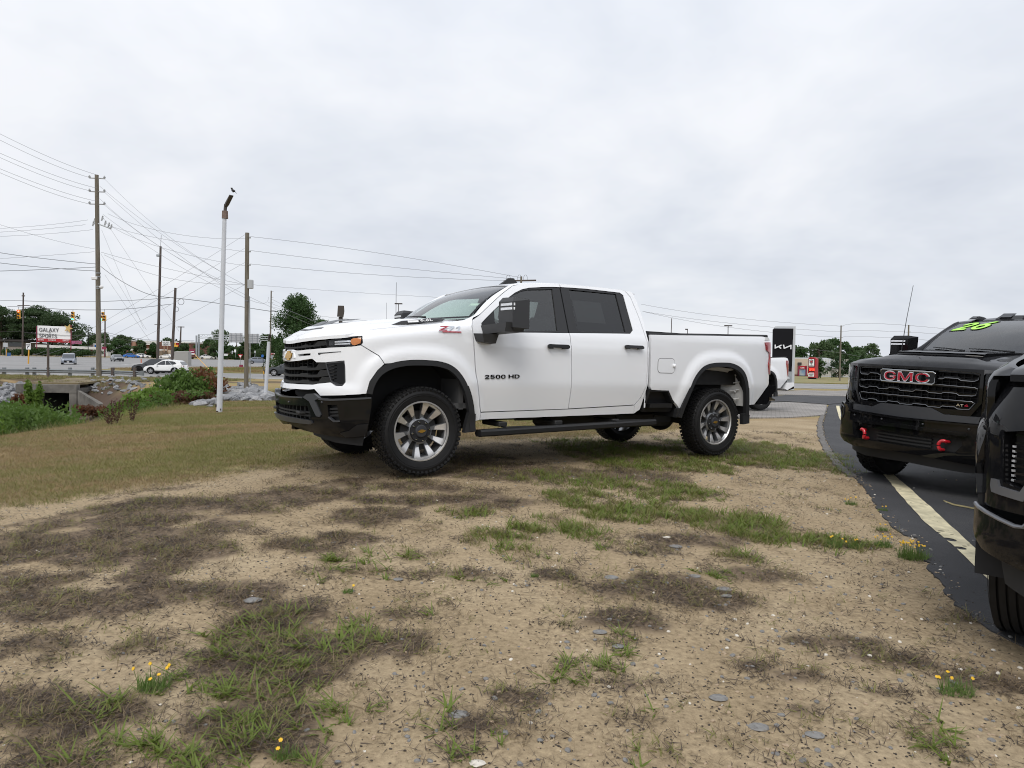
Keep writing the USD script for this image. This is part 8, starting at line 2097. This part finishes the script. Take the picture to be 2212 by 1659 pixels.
peb_white = mat('pebble_white', (.58, .54, .47), .8, var=.15, scale=60); peb_grey = mat('pebble_grey', (.185, .18, .172), .85, var=.3, scale=50); peb_dark = mat('litter_crumb', (.045, .035, .026), .95); peb_tan = mat('pebble_tan', (.33, .25, .17), .9)
right = smoothstep(-2.5, 1.0, cx_)
u_ = rng.random(n); idx = np.where(u_ < .74 - .10 * right, 0, np.where(u_ < .87, 3, np.where(u_ < .975, 2, 1)))
s_ = np.where(idx == 0, rng.uniform(.25, .62, n), rng.uniform(.25, .85, n) ** 1.3 * (.6 + .6 * right))
scatter('gravel', 'small pebbles and dark litter crumbs strewn over the sandy verge', 'gravel', [(pebble(1, .4, .011), peb_dark), (pebble(2, .6, .013), peb_white), (pebble(3, .5, .017), peb_grey), (pebble(4, .5, .012), peb_tan)], np.stack([cx_, cy_, ground_z(cx_, cy_) + .001 + .010 * shapely.contains_xy(ASPHALT, cx_, cy_)], 1), s_, rng.uniform(0, 6.28, n), idx, tilt=rng.uniform(0, .5, n))
# bigger flat stones one can point at
STONES = [(1320, 1252, .055, 'flat grey stone among dry grass right of the middle'), (1562, 1278, .065, 'flat blue grey stone slab right of the middle'), (1567, 1293, .045, 'grey stone just below the slab'), (1552, 1510, .05, 'dark grey stone low in the right half'), (993, 1545, .05, 'dark stone near the bottom middle'), (1760, 1590, .045, 'grey stone near the bottom right'), (1296, 1368, .045, 'pale grey stone right of the bottom middle'), (1460, 1185, .06, 'grey stone by the green strip'), (1335, 1400, .04, 'dark stone beside the pale grey one'), (1640, 1574, .05, 'bluish stone near the bottom right'), (1440, 1165, .04, 'small white stone at the green strip'), (1030, 1655, .035, 'white stone cut by the bottom edge') , (545, 1300, .06, 'pale stone flush with the sand left of the middle'), (1500, 1250, .05, 'grey stone beyond the slab'), (860, 1255, .04, 'bluish stone in the grass at the middle')]
for i, (u, v, r, lab) in enumerate(STONES):
    p = G(u, v); single('stone', pebble(20 + i, .20, r * .8).apply_translation((p[0], p[1], zg(p[0], p[1]) + .004)), peb_white if 'white' in lab else peb_grey, lab, 'stone', smooth=40)

# yellow flowering weeds
fl_yel = mat('flower_yellow', (.70, .42, .015), .6, var=.2, scale=200); g_flow = leaf_mat('flower_leaf', (.110, .175, .040), (.270, .370, .110), trans=.35)
FLOW = [(330, 1488, .075, 22, 6, 'yellow flowering weed clump at the lower left'), (2065, 1500, .085, 16, 5, 'yellow flowering weed at the lower right'), (1972, 1206, .11, 40, 22, 'largest clump of yellow flowers on the asphalt edge'), (1908, 1180, .075, 22, 9, 'yellow flower clump left of the largest one'), (1800, 1184, .07, 16, 3, 'green weed with few yellow flowers in the grass strip'), (1845, 1186, .06, 14, 3, 'weed with two yellow flowers right of the grass strip'), (1838, 1090, .06, 12, 5, 'yellow flowering weed up the asphalt edge'), (1906, 1104, .05, 10, 2, 'small weed growing out of the asphalt edge'), (1905, 1146, .05, 10, 2, 'small weed left of the painted stripe'), (620, 1640, .05, 12, 2, 'tiny weed with two yellow heads at the bottom'), (752, 1278, .035, 9, 1, 'small bright weed in the sand at the middle'), (1215 - 60, 1250, .03, 8, 0, 'tiny green weed among dry grass')]
for i, (u, v, L, nb, nf, lab) in enumerate(FLOW):
    rg = np.random.default_rng(300 + i); p = G(u, v); t = thing('flowering_weed', lab, 'weed', loc=(p[0], p[1], zg(p[0], p[1])))
    ms = []
    sp = L * .9
    for q in range(nb * 9):
        r = sp * math.sqrt(rg.random()); a = rg.uniform(0, 6.28); ms.append(blade(rg, L * rg.uniform(.4, 1.0), .0035, rg.uniform(0, 6.28), rg.uniform(.0, 1.25), rg.uniform(-.3, .8), (r * math.cos(a), r * .7 * math.sin(a)), 2))
    part('foliage', cat_mesh(ms), g_flow, t, False)
    for q in range(nf):
        r = sp * math.sqrt(rg.random()) * 1.15; a = rg.uniform(0, 6.28); z = L * rg.uniform(.75, 1.2); c = np.array([r * math.cos(a), r * .7 * math.sin(a), z])
        dsk = affinity.scale(unary_union([Point(0, 0).buffer(.35)] + [affinity.translate(Point(0, 0).buffer(.34, 4), .66 * math.cos(b_), .66 * math.sin(b_)) for b_ in np.linspace(0, 6.28, 7)[:-1]]), .0075, .0075, origin=(0, 0))
        fm = place(extrude(dsk.simplify(.0006), .002), trimesh.transformations.translation_matrix(c) @ trimesh.transformations.rotation_matrix(rg.uniform(.3, 1.1), [1, rg.uniform(-.6, .6), 0]))
        f_ = part('flower', fm, fl_yel, t, False); part('flower_stem', tube([c * [.7, .7, 0], c], .0012, 4), g_flow, f_, False)

# --- bank: weeds, bush and riprap
def weed(seed, h, n, leaf, spread):
    rg = np.random.default_rng(seed); ms = []
    for i in range(n):
        a = rg.uniform(0, 6.28); r = spread * math.sqrt(rg.random()); L = h * rg.uniform(.6, 1.1); lean = rg.normal(size=2) * .22 * h
        q = np.linspace(.1, 1, 13)[:, None]; P = np.array([r * math.cos(a), r * math.sin(a), 0]) + q * [lean[0], lean[1], L]; P += rg.normal(size=P.shape) * leaf * .9
        ms.append(leaves(np.repeat(P, 2, 0) + rg.normal(size=(26, 3)) * leaf * .7, leaf, rg, .5, .42))
        ms.append(blade(rg, L * .8, leaf * .5, rg.uniform(0, 6.28), .2, .8, (P[0, 0], P[0, 1])))
    return cat_mesh(ms)


WE = [(weed(1, .75, 9, .060, .35), leaf_weed), (weed(2, .9, 9, .055, .40), leaf_weed2), (tuft(31, 46, .75, .014, .30, (.0, .5), (.3, 1.1), 4), leaf_weed), (weed(3, .55, 8, .05, .35), leaf_dry)]
wx = rng.uniform(-30, -8.3, 60000); wy = rng.uniform(5, 47, 60000)
dep = _base(wx, wy) - H(wx, wy)
den = smoothstep(.25, .6, dep) * (1 - .9 * smoothstep(2.6, 3.0, dep) * (n2(wx, wy, .5, 71) < .55)) * (.25 + .75 * smoothstep(.36, .55, n2(wx, wy, .30, 72)))
den *= np.where(wy > 44, .25, 1.0)
creek = LineString([(CX, CY + 2), (CX, CY), (-30.5, 47), (-27.5, 42), (-23, 34), (-19.5, 27), (-16.8, 18)])
mouth = shapely.distance(shapely.points(wx, wy), LineString([(CX, CY + 1), (-30.2, 46), (-27.0, 41), (-24.5, 36)])) < 1.9
den = np.where(mouth, 0.0, den)
wu = 1106 + FPX * wx / wy; hz_ = 770 + (wu - 1106) * math.tan(ROLL)
vt_ = np.interp(wu, [-200, 0, 60, 95, 112, 130, 150, 215, 240, 270, 330, 400, 470, 600], [850, 860, 862, 866, 880, 905, 916, 920, 900, 868, 848, 850, 868, 875])
room = (EYE - (vt_ - hz_) * wy / FPX) - H(wx, wy)
k = (rng.random(len(wx)) < den * .42) & (room > .22)
wx, wy, room = wx[k], wy[k], room[k]; n = len(wx); idx = np.where(n2(wx, wy, .22, 74) > .55, 1, 0); idx = np.where(rng.random(n) < .32, 2, idx); idx = np.where(rng.random(n) < .07, 3, idx)
scatter('bank_weeds', 'tall green weeds filling the ditch banks', 'weeds', WE, np.stack([wx, wy, ground_z(wx, wy) - .05], 1), np.minimum(rng.uniform(.9, 2.4, n), room * rng.uniform(.80, 1.1, n)), rng.uniform(0, 6.28, n), idx)
# fringe where lawn meets weeds
fx = rng.uniform(-13, -7.5, 9000); fy = rng.uniform(6, 32, 9000); dd = _base(fx, fy) - H(fx, fy); k = (dd > .10) & (dd < .55) & (rng.random(9000) < .5); fx, fy = fx[k], fy[k]
scatter('ditch_fringe', 'ragged dry grass along the lip of the ditch', 'grass', [(tuft(41, 26, .26, .007, .16, (.1, .8)), g_mid), (tuft(42, 24, .22, .006, .16, (.2, .9)), g_dry)], np.stack([fx, fy, ground_z(fx, fy) - .02], 1), rng.uniform(.6, 1.3, len(fx)), rng.uniform(0, 6.28, len(fx)), rng.integers(0, 2, len(fx)))
vx = rng.uniform(-48, -22, 2600); vy = rng.uniform(51.6, 61.2, 2600); k = n2(vx, vy, .6, 75) > .45; vx, vy = vx[k], vy[k]
vz = np.where((np.abs(vx - CX) < 1.9), -1.24 + .16 * smoothstep(51, 57, vy), ground_z(vx, vy))
scatter('verge_grass', 'dry grass and weeds on the road shoulder over the culvert', 'grass', [(tuft(43, 26, .26, .016, .3, (.2, 1.0)), g_mid), (tuft(44, 24, .22, .016, .3, (.3, 1.1)), g_dry), (tuft(45, 20, .18, .014, .3, (.3, 1.2)), g_brown)], np.stack([vx, vy, vz], 1), rng.uniform(.4, 1.0, len(vx)), rng.uniform(0, 6.28, len(vx)), rng.choice(3, len(vx), p=[.5, .35, .15]))
# the creek's own floating plants
ax = rng.uniform(-31, -16, 9000); ay = rng.uniform(18, 46, 9000); dcr = shapely.distance(shapely.points(ax, ay), creek); k = (dcr < 1.5) & (rng.random(9000) < smoothstep(46, 38, ay)); ax, ay = ax[k], ay[k]
scatter('water_plants', 'bluish green plants choking the creek below the culvert', 'water plants', [(weed(8, .22, 7, .07, .4), leaf_mat('leaf_water', (.025, .060, .030), (.075, .130, .075)))], np.stack([ax, ay, np.interp(ay, [18, 27, 34, 42, 52], [-3.15, -3.5, -3.66, -3.76, -3.8]) - .02], 1), rng.uniform(.8, 1.5, len(ax)), rng.uniform(0, 6.28, len(ax)), np.zeros(len(ax), int))


def shrub(name, label, u, v, y, w, h, mats_, seed, n=5200, leaf=.10):
    rg = np.random.default_rng(seed); b = W(u, v, y); t = thing(name, label, 'shrub', loc=(b[0], y, zg(b[0], y) - .1))
    for part_i, (m, side, frac) in enumerate(mats_):
        bl = [(side * w * .22 + rg.uniform(-.34, .34) * w * (.5 if side else 1), rg.uniform(-.25, .25) * w, rg.uniform(.25, .80) * h, w * .13, w * .13, h * .17) for _ in range(16)]
        part('foliage', leaves(crown_points(bl, int(n * frac), rg, .3), leaf, rg, .5, .5), m, t, False)
    part('stem', cat_mesh([tube([(0, 0, 0), (x * .5, .1, h * .4), (x, .1, h * .75)], [.03, .02, .01], 5) for x in (-w * .3, -w * .1, w * .1, w * .3)]), bark, t, 40)


shrub('shrub', 'wide green bush turning rust brown on its right, at the end of the ditch', 410, 868, 31, 3.3, 2.0, ((leaf_weed2, -.5, .62), (leaf_weed2, .5, .30), (leaf_rust, 1.1, .22)), 401)
shrub('shrub', 'light green leafy weed bush in the middle of the ditch bank', 330, 880, 25, 3.2, 1.25, ((leaf_weed, 0, 1),), 402, 4200, .09)
shrub('shrub', 'brownish dying bush between the green weeds and the lamp post', 395, 885, 24, 2.2, .8, ((leaf_dry, 0, .5), (leaf_weed2, 0, .3)), 403, 3000, .07)
shrub('shrub', 'leafy green shoots climbing the left side of the culvert', 80, 872, 44, 1.5, 3.4, ((leaf_weed, 0, 1),), 404, 2600, .12)
shrub('shrub', 'rust brown dead shrub on the rocks left of the culvert', 52, 868, 45, 1.8, 2.4, ((leaf_rust, 0, 1),), 405, 2200, .12)
shrub('shrub', 'rust brown creeper over the wing wall', 205, 838, 46.5, 2.6, 1.0, ((leaf_rust, 0, .6), (leaf_dry, 0, .4)), 406, 1600, .10)
for i, (u, v, lab) in enumerate(((252, 916, 'taller dark brown dock stalk at the ditch lip'), (286, 912, 'right one of the dark brown dock stalks'), (236, 918, 'small dark brown dock stalk left of the taller one'))):
    p = G(u, v); rg = np.random.default_rng(420 + i); t = thing('dock_weed', lab, 'weed', loc=(p[0], p[1], zg(p[0], p[1]) - .05)); h = (.50, .52, .35)[i]
    part('stalk', cat_mesh([tube([(0, 0, 0), (dx * .5, 0, h * .5), (dx, .02, h)], [.006, .005, .003], 4) for dx in (-.12, -.03, .06, .13)]), bark, t); P = np.concatenate([np.stack([dx * np.linspace(.3, 1, 16), .02 * rg.normal(size=16), h * np.linspace(.25, 1.05, 16)], 1) for dx in (-.12, -.03, .06, .13)])
    part('seed_head', leaves(np.repeat(P, 3, 0) + rg.normal(size=(len(P) * 3, 3)) * .016, .022, rg), mat('seed_brown', (.060, .020, .014), .9), t, False)
rock_a = mat('rock_grey', (.20, .203, .21), .9, var=.35, scale=2.5, bump=.5, bscale=14, bdist=.02); rock_b = mat('rock_pale', (.29, .29, .295), .9, var=.3, scale=3)


def rock(seed, r=1.0):
    rg = np.random.default_rng(seed); p = rg.normal(size=(14, 3)); p /= np.linalg.norm(p, axis=1, keepdims=True); p *= rg.uniform(.75, 1.1, (14, 1)); return hull(p * [1.15, .85, .6] * r)


rx = []; 
for (u0, u1, v0, v1, n, smin, smax) in ((446, 590, 833, 868, 520, .11, .34), (-30, 70, 832, 872, 260, .14, .38), (185, 350, 815, 852, 90, .08, .24), (520, 592, 858, 868, 120, .08, .2), (415, 470, 862, 880, 90, .08, .24)):
    c = 0
    while c < n:
        u, v = rng.uniform(u0, u1), rng.uniform(v0, v1)
        if u0 == 446 and v < 833 + 26 * max(0, (u - 545) / 45): 
            c += 1; continue
        if n2(np.array(u * .05), np.array(v * .14), 1.0, 81) < .40:
            c += 1; continue
        p = G(u, v); rx.append((p[0], p[1], rng.uniform(smin, smax) * (.7 + p[1] / 110))); c += 1
rx = np.array(rx)
scatter('riprap', 'grey broken stone heaped on the ditch banks', 'rocks', [(rock(1), rock_a), (rock(2), rock_a), (rock(3), rock_b), (rock(4), rock_a)], np.stack([rx[:, 0], rx[:, 1], ground_z(rx[:, 0], rx[:, 1]) + rx[:, 2] * .25], 1), rx[:, 2], rng.uniform(0, 6.28, len(rx)), rng.integers(0, 4, len(rx)), tilt=rng.uniform(0, .6, len(rx)))
# median and roadside grass
mx = rng.uniform(-46, 30, 14000); my = rng.uniform(77.6, 111, 14000); k = shapely.contains_xy(MEDIAN.buffer(-.3), mx, my); mx, my = mx[k], my[k]
scatter('median_tufts', 'uneven grass on the island beyond the near road', 'grass', [(tuft(51, 26, .30, .02, .45, (.1, .9)), g_mid), (tuft(52, 26, .26, .02, .45, (.2, .9)), g_lawn)], np.stack([mx, my, np.full(len(mx), RZ + .12)], 1), rng.uniform(.5, 1.3, len(mx)), rng.uniform(0, 6.28, len(mx)), (n2(mx, my, .12, 83) < .52).astype(int))
